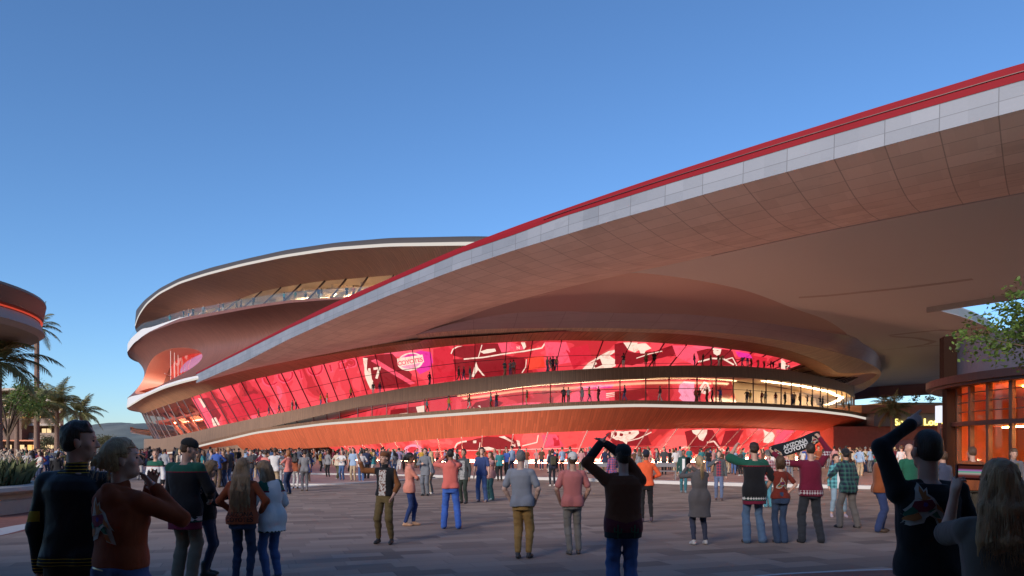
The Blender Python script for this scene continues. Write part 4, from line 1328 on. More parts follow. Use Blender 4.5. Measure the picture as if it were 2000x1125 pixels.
b = MB(); b.lathe([(PR - 0.4, 0.0), (0.1, 0.0)], (PC.x, PC.y, 7.4), 48); b.build('roof', M_RIMD, pav)
arc_wall('cove_light', PR - 3.2, PR - 2.9, 4.93, 4.96, emit('amber_cove', (1.0, 0.40, 0.12), 70.0), a0, a1, 40)
arc_wall('cove_light', PR - 2.2, PR - 2.0, 2.86, 2.9, emit('amber_cove_low', (1.0, 0.50, 0.18), 70.0), a0, a1, 40)
arc_wall('mezzanine', PR - 4.4, PR - 1.2, 2.92, 3.12, M_PINT, a0, a1, 40)
for q, am in enumerate((186, 197, 209, 222, 236)):
    p0 = PC + Vector((math.cos(R(am)), math.sin(R(am)), 0)) * (PR - 2.6)
    b = MB(); b.tube([(p0.x, p0.y, 0.1), (p0.x, p0.y, 4.95)], 0.24, 14); b.build('column', simple('rust_column', (0.5, 0.17, 0.08), 0.5), pav)
p0 = PC + Vector((math.cos(R(212)), math.sin(R(212)), 0)) * (PR - 1.4)
b = MB(); b.box((p0.x, p0.y, 2.25), (1.9, 0.1, 1.1), rz=R(-58)); b.build('display_screen', emit('white_display', (0.95, 0.95, 0.85), 1.0), pav)
p0 = PC + Vector((math.cos(R(186)), math.sin(R(186)), 0)) * (PR - 3.6)
b = MB(); b.box((p0.x, p0.y, 4.0), (0.6, 0.06, 0.9), rz=R(-84)); b.build('display_screen', emit('cream_display', (1.0, 0.85, 0.55), 0.9), pav)
# leafy branch at the right edge
tree(Vector((17.6, 20.0, 0)), 7.4, 4.5, 'leafy green tree reaching in from the right edge in front of the pavilion roof', 33, 14000, 0.16, M_LEAF, 3.7, blobs=46, tr=0.16, bs=0.62)

# ------------------------------------------------------------------ far right: lounge building, palm, pylon
D = 112.0
lo = empty('lounge_building', (62, D, 0), 0, 'low red brick building with a yellow lit sign and planted roof terraces', 'building')
lx0, lx1 = px_x(1628, D), px_x(1900, D)
t = NT('red_brick')
bt = t.n('TexBrick'); t.set(bt.inputs['Vector'], t.scale(t.rot(t.uv('Object'), 0), (1, 1, 1)))
M_BRW = simple('red_brick_wall', (0.40, 0.12, 0.085), 0.85, var=0.25, vscale=2.0, bump=0.4, bscale=8)
b = MB(); b.box(((lx0 + lx1) / 2, D + 8, px_z(833, D) / 2), (lx1 - lx0, 16, px_z(833, D))); b.build('brick_wall', M_BRW, lo)
b = MB(); b.box((px_x(1735, D) + 12, D + 7, (px_z(833, D) + px_z(806, D)) / 2), (30, 17, px_z(806, D) - px_z(833, D))); b.build('sign_band', simple('dark_taupe_band', (0.16, 0.13, 0.13), 0.6), lo)
b = MB(); b.box((px_x(1702, D) + 13, D + 8, px_z(800, D)), (31, 20, px_z(789, D) - px_z(806, D) - 0.1)); b.build('terrace', simple('terracotta_terrace', (0.32, 0.13, 0.08), 0.8), lo)
b = MB(); b.box((px_x(1640, D) + 5, D + 14, px_z(800, D) - 1), (14, 12, 4.5)); b.build('annex', M_CREAM, lo)
b = MB(); b.box((px_x(1800, D) + 4, D + 10, px_z(786, D)), (14, 8, 0.8)); b.build('terrace', simple('sand_terrace', (0.5, 0.4, 0.3), 0.8), lo)
rnd = random.Random(3)
for k in range(9):
    x = px_x(1702, D) + 1.2 + k * 2.4; cs = [((0, 0, 0.5), 0.8), ((0.5, 0.2, 0.8), 0.5)]
    b = MB(); leaf_cloud(b, [((x + c[0][0], D - 1.0 + c[0][1], px_z(788, D) + c[0][2] * rnd.uniform(0.6, 1.6)), c[1]) for c in cs], 70, 0.3, rnd)
    b.build('roof_plant', M_LEAFD, lo, fix=False)
wb = MB(); wb.box((px_x(1770, D), D - 0.1, 2.0), (6.5, 0.2, 2.6)); wb.build('window', simple('wine_window', (0.28, 0.05, 0.06), 0.2), lo)

def text_mesh(body, size, extrude=0.0, align='CENTER', spacing=1.0, bevel=0.0, offset=0.0):
    cu = bpy.data.curves.new('t', 'FONT')
    cu.body = body; cu.size = size; cu.extrude = extrude; cu.align_x = align; cu.space_character = spacing; cu.bevel_depth = bevel; cu.offset = offset
    o = bpy.data.objects.new('t', cu); COL.objects.link(o)
    dg = bpy.context.evaluated_depsgraph_get(); dg.update()
    me = bpy.data.meshes.new_from_object(o.evaluated_get(dg))
    bpy.data.objects.remove(o); bpy.data.curves.remove(cu)
    return me
me = text_mesh('Sports Lounge', 1.42, 0.08, 'LEFT', 1.08, 0.0, 0.03)
so = bpy.data.objects.new('sign_lettering', me); COL.objects.link(so); me.materials.append(emit('yellow_sign', (1.0, 0.80, 0.20), 1.0))
sloc = Vector((px_x(1735, D), D - 1.75, px_z(831, D)))
so.parent = lo; so.matrix_parent_inverse = Matrix.Translation(-lo.location); so.location = sloc; so.rotation_euler = (R(90), 0, 0)
palm(pt(1744, 880, 92).xy.to_3d(), px_z(800, 92), 3.2, 'palm in front of the yellow lounge sign', 26, 8, 0.26)
pyl = empty('pylon_sign', (px_x(1835, 62), 62, 0), 0, 'slim white lit pylon sign left of the round pavilion', 'sign')
b = MB(); b.box((0, 0, px_z(809, 62)), (0.34, 0.7, px_z(793, 62) - px_z(826, 62))); o = b.build('light_box', emit('pylon_white', (0.82, 0.86, 1.0), 0.42), None); o.parent = pyl
b = MB(); b.box((0, 0, px_z(826, 62) / 2), (0.16, 0.3, px_z(826, 62))); o = b.build('post', M_MULL, None); o.parent = pyl

# ------------------------------------------------------------------ unseen block and slab added behind the camera to shade the near plaza
eb = empty('shade_block', (0, -10, 0), 0, 'unseen block with an overhanging slab, added behind the camera to shade the near plaza', 'building')
b = MB(); b.box((-30, -18.3, 4.1), (150, 20, 8.2)); b.build('wall', simple('shade_block_sand', (0.5, 0.40, 0.34), 0.8), eb)
b = MB(); b.box((-2, -4.0, 5.3), (40, 12.0, 0.5)); b.build('shade_slab', simple('shade_slab_sand', (0.5, 0.40, 0.34), 0.7), eb)
# ------------------------------------------------------------------ artwork that plays on the LED screens: flat shapes on the screens' own curved faces
def bvh_of(objs):
    V, F = [], []
    for o in objs:
        b = len(V); m = Matrix.Identity(4)
        V += [v.co.copy() for v in o.data.vertices]; F += [[i + b for i in p.vertices] for p in o.data.polygons]
    return BVHTree.FromPolygons(V, F)
CAM = Vector((0, 0, EYE))
def densify(poly, step=9.0):
    out = []
    for (a, b) in zip(poly, poly[1:] + poly[:1]):
        n = max(1, int(math.hypot(b[0] - a[0], b[1] - a[1]) / step))
        out += [(a[0] + (b[0] - a[0]) * k / n, a[1] + (b[1] - a[1]) * k / n) for k in range(n)]
    return out
def rough_edge(poly, amp, rnd):
    return [(x + rnd.uniform(-amp, amp), y + rnd.uniform(-amp, amp)) for x, y in poly]
class Art:
    def __init__(self, screen):
        self.bvh = bvh_of([screen]); self.screen = screen
        self.V, self.F, self.M = [], [], []; self.layer = 0
    def hit(self, x, y, off):
        d = Vector(((x - 1000) / FPX, 1, (HZ - y) / FPX)).normalized()
        h = self.bvh.ray_cast(CAM, d)
        if h[0] is None: return None
        n = h[1] if h[1].dot(d) < 0 else -h[1]
        return h[0] + n * off
    def tri2d(self, pts2, tris, key):
        bm = bmesh.new()
        vs = [bm.verts.new((p[0], p[1], 0)) for p in pts2]
        for t in tris:
            try: bm.faces.new([vs[i] for i in t])
            except ValueError: pass
        for _ in range(3):
            es = [e for e in bm.edges if e.calc_length() > 16]
            if not es: break
            bmesh.ops.subdivide_edges(bm, edges=es, cuts=1)
            bmesh.ops.triangulate(bm, faces=bm.faces)
        self.layer += 1
        off = 0.04 + 0.0022 * self.layer
        P = {}
        for v in bm.verts:
            h = self.hit(v.co.x, v.co.y, off)
            if h is not None:
                P[v] = len(self.V); self.V.append(h)
        for f in bm.faces:
            if all(v in P for v in f.verts):
                self.F.append([P[v] for v in f.verts]); self.M.append(SCR_KEYS.index(key))
        bm.free()
    def poly(self, key, pts, rough=0.0, seed=1):
        p = densify([tuple(q) for q in pts])
        if rough: p = rough_edge(p, rough, random.Random(seed))
        tris = tessellate_polygon([[Vector((x, y, 0)) for x, y in p]])
        self.tri2d(p, tris, key)
    def line(self, key, pts, w):
        for (a, b) in zip(pts[:-1], pts[1:]):
            L = math.hypot(b[0] - a[0], b[1] - a[1]) or 1
            nx, ny = -(b[1] - a[1]) / L * w / 2, (b[0] - a[0]) / L * w / 2
            self.poly(key, [(a[0] - nx, a[1] - ny), (b[0] - nx, b[1] - ny), (b[0] + nx, b[1] + ny), (a[0] + nx, a[1] + ny)])
    def ell(self, key, cx, cy, rx, ry, rot=0.0, n=26):
        c, s = math.cos(rot), math.sin(rot)
        self.poly(key, [(cx + rx * math.cos(t) * c - ry * math.sin(t) * s, cy + rx * math.cos(t) * s + ry * math.sin(t) * c) for t in [6.283 * k / n for k in range(n)]])
    def text(self, key, body, x, y, size, rot=0.0, spacing=1.0, offset=0.02):
        me = text_mesh(body, 1.0, 0, 'CENTER', spacing, 0, offset)
        c, s = math.cos(rot), math.sin(rot)
        pts = []
        for v in me.vertices:
            u, w = v.co.x * size, -v.co.y * size
            pts.append((x + u * c - w * s, y + u * s + w * c))
        self.tri2d(pts, [tuple(p.vertices) for p in me.polygons], key)
        bpy.data.meshes.remove(me)
    def done(self):
        o = mesh_from('screen_artwork', self.V, self.F, None, [SCRC[k] for k in SCR_KEYS], mi=self.M)
        self.V, self.F, self.M = [], [], []
        return child_of(o, self.screen)

def off_poly(pts, ox, oy, sc): return [(ox + x / sc, oy + y / sc) for x, y in pts]
A = Art(scr_up)
z = lambda pts: off_poly(pts, 560, 440, 2.857)
w = lambda pts: off_poly(pts, 1200, 600, 3.571)
q = lambda pts: off_poly(pts, 240, 640, 4.686)
A.poly('D', q([(850, 640), (985, 690), (1240, 880), (1180, 830), (900, 720)]))
A.poly('P', q([(640, 660), (700, 640), (900, 870), (790, 905)]))
A.poly('D', q([(700, 650), (790, 640), (900, 800), (870, 870)]))
A.poly('W', q([(815, 830), (850, 820), (890, 890), (830, 900)]), 0.8)
A.poly('W', q([(690, 640), (715, 650), (760, 720), (745, 735)]), 0.6)
A.poly('M', q([(900, 700), (1200, 600), (1350, 640), (1350, 760), (1000, 850)]))
A.text('P', 'COYOTES', 607, 736, 44, R(-13), 0.95, 0.012)
A.text('M', 'COYOTES', 607, 735, 43, R(-13), 0.95, -0.012)
A.poly('D', z([(430, 735), (520, 720), (590, 715), (700, 830), (690, 900), (500, 914), (440, 830)]))
A.poly('W', z([(428, 738), (452, 742), (448, 800), (482, 868), (494, 914), (470, 914), (440, 850)]), 0.5)
A.text('W', '17', 732, 739, 30, R(-8), 1.0, 0.03)
A.poly('P', z([(470, 755), (500, 745), (720, 880), (690, 888)]))
A.poly('G', z([(690, 690), (800, 680), (818, 760), (800, 805), (745, 830), (720, 800)]))
A.ell('W', 802, 706, 25.5, 17.5, R(-10)); A.ell('L', 802, 705, 22, 14.5, R(-10)); A.ell('G', 803, 699, 15, 8, R(-10))
A.poly('W', [(776, 700), (826, 692), (829, 707), (779, 716)])
A.text('P', 'COYOTES', 802.5, 709.5, 11.5, R(-10), 0.95, 0.03)
A.poly('M', z([(820, 690), (930, 670), (930, 760), (990, 850), (820, 880)]))
A.poly('D', z([(920, 700), (985, 665), (1080, 660), (1340, 645), (1335, 682), (1200, 715), (1010, 745), (930, 725)]), 0.6)
A.poly('D', z([(930, 745), (1010, 748), (1200, 722), (1330, 740), (1340, 790), (1300, 835), (1100, 850), (1000, 850), (945, 810)]), 0.7)
A.poly('P', z([(1180, 655), (1285, 650), (1330, 690), (1200, 708)]), 0.4)
A.line('W', z([(990, 745), (1100, 735), (1200, 718), (1330, 700), (1425, 682), (1445, 652)]), 2.6)
A.line('W', z([(920, 715), (930, 690), (955, 676), (985, 668)]), 2.2)
A.poly('W', z([(1082, 702), (1120, 690), (1165, 686), (1170, 700), (1130, 712), (1100, 714)]), 0.5)
A.line('W', z([(1072, 735), (1085, 690), (1092, 665)]), 1.6)
A.poly('W', z([(1310, 650), (1330, 650), (1338, 675), (1325, 690)]), 0.4)
A.text('W', 'N', 1013, 681, 8, R(-6), 1.0, 0.04)
A.line('W', z([(1340, 745), (1335, 790), (1315, 820)]), 1.8)
A.poly('W', z([(1050, 790), (1060, 760), (1070, 790), (1110, 840), (1095, 835), (1070, 805), (1045, 845), (1035, 840)]), 0.3)
A.poly('O', z([(1350, 735), (1435, 725), (1445, 790), (1350, 805)]))
A.poly('P', z([(1440, 650), (1560, 648), (1600, 760), (1460, 780)]), 0.6)
A.poly('M', z([(1560, 690), (1680, 660), (1700, 740), (1600, 800)]), 0.5)
A.poly('W', z([(1648, 800), (1680, 765), (1720, 740), (1762, 712), (1832, 690), (1838, 700), (1800, 722), (1835, 745), (1830, 785), (1780, 800)]), 1.2)
A.poly('D', z([(1700, 760), (1745, 740), (1760, 775), (1720, 790)]), 1.0)
A.poly('D', w([(0, 250), (70, 240), (90, 300), (150, 315), (280, 300), (400, 260), (440, 320), (400, 330), (120, 400), (0, 390)]), 0.6)
A.poly('W', w([(60, 240), (262, 242), (255, 280), (215, 297), (205, 318), (180, 316), (168, 292), (140, 310), (95, 292), (75, 262)]), 0.4)
A.line('W', w([(150, 350), (240, 320), (330, 300)]), 1.6)
A.poly('P', w([(400, 260), (520, 262), (600, 290), (560, 400), (430, 340)]))
A.poly('D', w([(570, 300), (680, 275), (820, 300), (860, 400), (600, 405)]), 0.5)
A.poly('W', w([(682, 277), (742, 287), (735, 320), (715, 333), (690, 318)]), 0.4)
A.line('W', w([(580, 375), (680, 350), (760, 355), (830, 395)]), 3.0)
A.line('W', w([(770, 360), (820, 345), (850, 400)]), 1.8)
A.poly('G', w([(840, 300), (940, 318), (960, 350), (860, 340)]))
A.poly('M', w([(960, 330), (1060, 345), (1060, 420), (960, 405)]))
A.poly('W', w([(1162, 355), (1222, 370), (1220, 432), (1160, 420)]), 0.3)
A.done()
A = Art(scr_dk)
c3 = lambda pts: off_poly(pts, 700, 600, 3.7037)
A.poly('D', c3([(235, 745), (480, 710), (480, 775), (235, 785)]), 0.6)
A.poly('W', c3([(420, 720), (480, 712), (480, 765), (430, 765)]), 0.9)
A.poly('W', c3([(300, 770), (360, 765), (350, 780), (300, 782)]), 0.5)
A.poly('D', c3([(810, 735), (850, 690), (950, 665), (1050, 690), (1000, 735)]), 0.7)
A.poly('W', c3([(835, 725), (880, 712), (890, 735), (845, 742)]), 0.8)
A.poly('P', c3([(1000, 720), (1200, 690), (1330, 690), (1330, 720)]))
A.poly('D', c3([(1380, 655), (1410, 650), (1410, 705), (1385, 700)]), 1.0)
A.poly('G', c3([(1560, 585), (1690, 565), (1850, 560), (1830, 585), (1700, 590)]))
for k in range(3): A.line('W', c3([(1790, 628 + k * 13), (1840, 622 + k * 12), (1888, 612 + k * 13)]), 2.2 - 0.4 * k)
A.poly('L', w([(455, 540), (480, 520), (556, 522), (556, 672), (500, 672), (445, 640), (465, 610), (440, 590)]), 1.0)
A.poly('D', w([(0, 590), (200, 570), (240, 620), (100, 670), (0, 670)]))
A.poly('W', w([(592, 560), (620, 520), (650, 530), (668, 580), (640, 612), (600, 600)]), 0.6)
A.line('M', w([(600, 590), (630, 535), (655, 590)]), 1.4); A.line('M', w([(612, 600), (640, 540)]), 1.2)
A.poly('D', w([(680, 520), (860, 530), (790, 660), (690, 670)]))
A.poly('O', w([(860, 560), (950, 545), (860, 670), (770, 672)]))
for k in range(3): A.line('W', w([(990 + k * 30, 560 + k * 4), (985 + k * 30, 590 + k * 6), (1000 + k * 28, 610)]), 2.4)
A.poly('W', w([(1140, 560), (1168, 555), (1165, 590), (1145, 585)]), 0.8)
A.done()
A = Art(scr_gr)
g8 = lambda pts: off_poly(pts, 760, 820, 3.6875)
A.poly('D', g8([(480, 190), (560, 150), (700, 120), (860, 120), (950, 170), (930, 205), (700, 215), (490, 210)]), 0.7)
A.line('W', g8([(475, 200), (490, 170), (520, 158), (560, 152)]), 3.0)
A.poly('W', g8([(790, 118), (830, 115), (895, 155), (900, 165), (870, 155)]), 0.6)
A.text('W', 'N', 760 + 900 / 3.6875, 820 + 192 / 3.6875, 8, R(-4), 1.0, 0.05)
A.poly('W', g8([(918, 142), (940, 150), (945, 185), (928, 188)]), 0.4)
A.poly('W', g8([(605, 148), (630, 146), (628, 165), (606, 166)]))
A.poly('W', g8([(650, 200), (720, 192), (770, 205), (720, 218), (660, 218)]), 0.6)
A.line('W', g8([(650, 210), (656, 160)]), 1.6)
A.done()
A.line('W', g8([(960, 185), (1065, 160), (1075, 105)]), 2.0)
A.poly('P', g8([(1100, 105), (1200, 100), (1260, 190), (1120, 200)]), 0.6)
A.poly('M', g8([(1180, 120), (1220, 110), (1230, 180), (1190, 190)]), 0.9)
A.done()
k_ = lambda pts: off_poly(pts, 1120, 820, 3.69)
A.poly('L', k_([(30, 310), (60, 250), (150, 190), (170, 200), (90, 260), (55, 315)]), 1.2)
A.done()
A.poly('D', k_([(230, 100), (280, 70), (520, 80), (560, 180), (300, 190)]), 0.6)
A.poly('W', k_([(275, 80), (465, 74), (470, 95), (430, 130), (390, 145), (380, 175), (355, 150), (300, 140), (270, 120)]), 0.6)
A.line('W', k_([(390, 150), (470, 130), (560, 85)]), 1.8)
A.done()
A.poly('D', k_([(800, 80), (860, 66), (1000, 70), (1060, 190), (900, 260), (820, 200)]), 0.6)
A.poly('W', k_([(852, 70), (962, 66), (960, 100), (930, 150), (905, 140), (890, 110), (860, 90)]), 0.5)
A.line('W', k_([(765, 205), (800, 190), (840, 195)]), 2.4); A.line('W', k_([(960, 160), (1010, 150), (1050, 200)]), 3.0)
A.done()
m_ = lambda pts: off_poly(pts, 1400, 820, 3.6875)
A.poly('D', m_([(60, 75), (190, 70), (130, 190), (20, 190)]), 0.5)
A.done()
A.poly('W', m_([(335, 66), (380, 62), (415, 110), (400, 150), (370, 168), (330, 160), (340, 110)]), 0.9)
A.done()
A.poly('P', m_([(430, 70), (560, 75), (480, 170), (410, 175)]))
A.done()
A.poly('W', m_([(0, 215), (40, 205), (60, 220), (10, 228)]), 0.5)
A.done()
A.ell('L', 808, 877, 18, 10); A.ell('M', 808, 877, 12, 6)
A.done()
# ------------------------------------------------------------------ people: smooth distance fields meshed with surface nets
def surface_nets(F, org, h):
    s = F < 0
    nx, ny, nz = F.shape
    cs = [s[i:nx - 1 + i, j:ny - 1 + j, k:nz - 1 + k] for i in (0, 1) for j in (0, 1) for k in (0, 1)]
    cnt = sum(c.astype(np.int8) for c in cs)
    act = (cnt > 0) & (cnt < 8)
    idx = np.argwhere(act)
    if len(idx) == 0: return None
    num = np.full(act.shape, -1, np.int64); num[act] = np.arange(len(idx))
    pos = np.zeros((len(idx), 3)); c_ = np.zeros(len(idx))
    corners = [(0, 0, 0), (1, 0, 0), (0, 1, 0), (1, 1, 0), (0, 0, 1), (1, 0, 1), (0, 1, 1), (1, 1, 1)]
    vals = [F[idx[:, 0] + a, idx[:, 1] + b, idx[:, 2] + c] for a, b, c in corners]
    for e0, e1 in ((0, 1), (2, 3), (4, 5), (6, 7), (0, 2), (1, 3), (4, 6), (5, 7), (0, 4), (1, 5), (2, 6), (3, 7)):
        v0, v1 = vals[e0], vals[e1]
        m = (v0 < 0) != (v1 < 0)
        t = np.where(m, v0 / np.where(m, v0 - v1, 1), 0)
        p = np.array(corners[e0]) + t[:, None] * (np.array(corners[e1]) - np.array(corners[e0]))
        pos += p * m[:, None]; c_ += m
    V = org + (idx + pos / c_[:, None]) * h
    Q = []
    for ax in range(3):
        a = [slice(1, -1)] * 3; b = [slice(1, -1)] * 3
        a[ax] = slice(0, -1); b[ax] = slice(1, None)
        s0, s1 = s[tuple(a)], s[tuple(b)]
        ed = np.argwhere(s0 != s1)
        off = np.array([1, 1, 1]); off[ax] = 0
        ed = ed + off
        flip = s[ed[:, 0], ed[:, 1], ed[:, 2]]
        u, v = [(1, 2), (2, 0), (0, 1)][ax]
        du = np.zeros(3, int); du[u] = 1; dv = np.zeros(3, int); dv[v] = 1
        q = [num[tuple((ed - d).T)] for d in (du + dv, dv, np.zeros(3, int), du)]
        q = np.stack(q, 1)
        q[~flip] = q[~flip][:, ::-1]
        Q.append(q)
    Q = np.vstack(Q)
    Q = Q[(Q >= 0).all(1)]
    return V, Q

class Field:
    """union of soft primitives; each only touches its own box of the grid"""
    def __init__(self): self.p = []
    def cone(self, a, b, ra, rb, k=0.02, sc=None):
        a, b = np.array(a, float), np.array(b, float)
        s = np.array(sc if sc is not None else (1, 1, 1), float)
        m = max(ra, rb) * s.max() + 0.05
        lo, hi = np.minimum(a, b) - m, np.maximum(a, b) + m
        A, B = a / s, b / s
        def f(P):
            q = P / s - A; d = B - A
            t = np.clip((q @ d) / max(d @ d, 1e-9), 0, 1)
            return (np.linalg.norm(q - t[..., None] * d, axis=-1) - (ra + (rb - ra) * t)) * s.min()
        self.p.append((f, lo, hi, k)); return self
    def chain(self, pts, rads, k=0.02):
        for i in range(len(pts) - 1): self.cone(pts[i], pts[i + 1], rads[i], rads[i + 1], k)
        return self
    def ell(self, c, r, k=0.02, M=None):
        c, r = np.array(c, float), np.array(r, float)
        m = r.max() + 0.05
        Mi = np.eye(3) if M is None else np.linalg.inv(M)
        def f(P):
            q = (P - c) @ Mi.T
            k0 = np.linalg.norm(q / r, axis=-1); k1 = np.linalg.norm(q / r ** 2, axis=-1)
            return k0 * (k0 - 1) / np.maximum(k1, 1e-6)
        self.p.append((f, c - m, c + m, k)); return self
    def box(self, c, r, rd=0.01, k=0.005, M=None):
        c, r = np.array(c, float), np.array(r, float)
        m = np.linalg.norm(r) + 0.05
        Mi = np.eye(3) if M is None else np.linalg.inv(M)
        def f(P):
            q = np.abs((P - c) @ Mi.T) - (r - rd)
            return np.linalg.norm(np.maximum(q, 0), axis=-1) + np.minimum(q.max(-1), 0) - rd
        self.p.append((f, c - m, c + m, k)); return self
    def column(self, secs, k=0.03):
        """secs: (x, y, z, rx, ry) from low to high; superelliptic cross-sections"""
        S = np.array(secs, float)
        lo = (S[:, :3] - S[:, [3, 4, 4]]).min(0); hi = (S[:, :3] + S[:, [3, 4, 4]]).max(0)
        lo[2], hi[2] = S[0, 2] - 0.06, S[-1, 2] + 0.06
        lo[:2] -= 0.05; hi[:2] += 0.05
        def f(P):
            z = P[..., 2]
            cx, cy, rx, ry = (np.interp(z, S[:, 2], S[:, i]) for i in (0, 1, 3, 4))
            a, b = np.abs(P[..., 0] - cx) / rx, np.abs(P[..., 1] - cy) / ry
            d = ((a ** 2.3 + b ** 2.3) ** (1 / 2.3) - 1) * np.minimum(rx, ry)
            dz = np.maximum(S[0, 2] - z, z - S[-1, 2])
            return np.where((d < 0) & (dz < 0), np.maximum(d, dz), np.hypot(np.maximum(d, 0), np.maximum(dz, 0)))
        self.p.append((f, lo, hi, k)); return self
    def cut(self, fn): self.p.append((fn, None, None, 'cut')); return self
    def mesh(self, h, noise=0.0, nscale=14.0, stretch=(1, 1, 1), seed=0):
        lo = np.min([p[1] for p in self.p if p[1] is not None], 0) - 2 * h
        hi = np.max([p[2] for p in self.p if p[2] is not None], 0) + 2 * h
        n = np.ceil((hi - lo) / h).astype(int) + 1
        F = np.full(tuple(n), 0.25)
        ax = [lo[i] + np.arange(n[i]) * h for i in range(3)]
        for f, a, b, k in self.p:
            if k == 'cut':
                P = np.stack(np.meshgrid(*ax, indexing='ij'), -1)
                F = np.maximum(F, f(P)); continue
            i0 = np.maximum(np.floor((a - lo) / h).astype(int), 0); i1 = np.minimum(np.ceil((b - lo) / h).astype(int) + 1, n)
            if (i1 <= i0).any(): continue
            sl = tuple(slice(i0[i], i1[i]) for i in range(3))
            P = np.stack(np.meshgrid(*[ax[i][sl[i]] for i in range(3)], indexing='ij'), -1)
            d = f(P); o = F[sl]
            if k > 0:
                hh = np.clip(0.5 + 0.5 * (o - d) / k, 0, 1)
                F[sl] = o * (1 - hh) + d * hh - k * hh * (1 - hh)
            else: F[sl] = np.minimum(o, d)
        if noise:
            P = np.stack(np.meshgrid(*ax, indexing='ij'), -1) * nscale / np.array(stretch)
            rs = np.random.RandomState(seed + 3)
            g = np.zeros(F.shape)
            for q in range(5):
                d = rs.normal(size=3); d /= np.linalg.norm(d); d *= rs.uniform(0.7, 1.8)
                g += np.sin(P @ d + rs.uniform(0, 6.28) + 1.3 * np.sin(P @ rs.normal(size=3) * 0.7)) / 3
            F = F + noise * g
        F[0] = F[-1] = 0.2; F[:, 0] = F[:, -1] = 0.2; F[:, :, 0] = F[:, :, -1] = 0.2
        return surface_nets(F, lo, h)

def ik(a, c, l1, l2, hint):
    """middle joint of a two-bone limb from a to c bending towards hint; c is pulled in when out of reach"""
    a, c, hint = (np.array(v, float) for v in (a, c, hint))
    d = c - a; L = np.linalg.norm(d); u = d / max(L, 1e-6)
    if L > (l1 + l2) * 0.985: c = a + u * (l1 + l2) * 0.985; L = (l1 + l2) * 0.985
    x = (l1 ** 2 - l2 ** 2 + L ** 2) / (2 * L)
    y = math.sqrt(max(l1 ** 2 - x ** 2, 0))
    v = hint - u * (hint @ u); v /= max(np.linalg.norm(v), 1e-6)
    return a + u * x + v * y, c

def frame(fwd, up):
    f = np.array(fwd, float); f /= np.linalg.norm(f)
    u = np.array(up, float); u = u - f * (u @ f)
    if np.linalg.norm(u) < 1e-4: u = np.array([1.0, 0, 0]) - f * f[0]
    u /= np.linalg.norm(u)
    return f, u, np.cross(f, u)

def add_hand(F, wrist, fwd, palm_n, side, pose='relaxed', sc=1.0, fine=True):
    """fwd: from wrist to knuckles; palm_n: out of the palm; side +1 right hand"""
    f, n, s = frame(fwd, palm_n)
    th = s * (-side) * 1.0                         # towards the thumb
    w = np.array(wrist, float)
    if np.dot(np.cross(f, n), s) < 0: th = -th
    kn = w + f * 0.085 * sc
    F.cone(w, w + f * 0.03 * sc, 0.026 * sc, 0.030 * sc, 0.012)
    M = np.stack([f, n, s], 1)
    F.ell(w + f * 0.055 * sc, np.array([0.052, 0.017, 0.042]) * sc, 0.015, M)
    curl = {'relaxed': 0.35, 'flat': 0.05, 'fist': 1.35, 'grip': 0.85, 'point': 1.4}[pose]
    lens = [0.070, 0.080, 0.074, 0.058]
    for i in range(4):
        c = curl * (0.9 + 0.1 * i)
        if pose == 'point' and i == 0: c = 0.06
        L = lens[i] * sc
        off = th * (0.030 - 0.0205 * i) * sc
        p = kn + off - f * (0.004 + 0.005 * abs(i - 1)) * sc
        spread = th * (0.10 - 0.07 * i) * (1 if pose in ('flat', 'relaxed') else 0.3)
        d = f * math.cos(c * 0.5) + n * math.sin(c * 0.5) + spread; d /= np.linalg.norm(d)
        pts = [p - f * 0.02 * sc, p]; r = [0.0095 * sc, 0.0095 * sc]
        for j, fr in enumerate((0.45, 0.30, 0.25)):
            ang = c * (0.5 + 0.8 * j)
            d = f * math.cos(ang) + n * math.sin(ang) + spread; d /= np.linalg.norm(d)
            pts.append(pts[-1] + d * L * fr); r.append((0.0088 - 0.0009 * j) * sc)
        F.chain(pts, r, 0.005)
    tb = w + f * 0.022 * sc + th * 0.026 * sc
    td = f * 0.72 + th * (0.7 if pose in ('relaxed', 'flat') else 0.35) + n * (0.35 if pose in ('relaxed', 'flat') else 0.7)
    td /= np.linalg.norm(td)
    t2 = tb + td * 0.034 * sc
    td2 = td * 0.8 + f * 0.4 + n * (0.2 if pose != 'flat' else 0); td2 /= np.linalg.norm(td2)
    F.chain([tb, t2, t2 + td2 * 0.03 * sc], [0.013 * sc, 0.0105 * sc, 0.0085 * sc], 0.01)

SKINS = {'light': (0.50, 0.29, 0.21), 'tan': (0.40, 0.215, 0.14), 'brown': (0.22, 0.105, 0.065), 'pale': (0.56, 0.36, 0.28)}
HAIRS = {'black': (0.012, 0.010, 0.010), 'dark': (0.030, 0.018, 0.012), 'brown': (0.075, 0.040, 0.022), 'blonde': (0.42, 0.29, 0.15), 'sandy': (0.24, 0.15, 0.08), 'honey': (0.36, 0.21, 0.10), 'grey': (0.16, 0.15, 0.145), 'ginger': (0.24, 0.085, 0.03)}
PM = {}
def skin_mat(k):
    if ('skin', k) not in PM:
        t = NT('skin_' + k); c = SKINS[k]
        v = t.uv('Object')
        t.base(t.mix(t.noise(v, 9.0, 4.0), tuple(q * 0.86 for q in c), tuple(min(1, q * 1.1) for q in c)))
        t.p(Roughness=0.5); t.b.inputs['Subsurface Weight'].default_value = 0.0
        t.bump(t.noise(v, 160.0, 2.0), 0.08, 0.002)
        PM['skin', k] = t.mat
    return PM['skin', k]
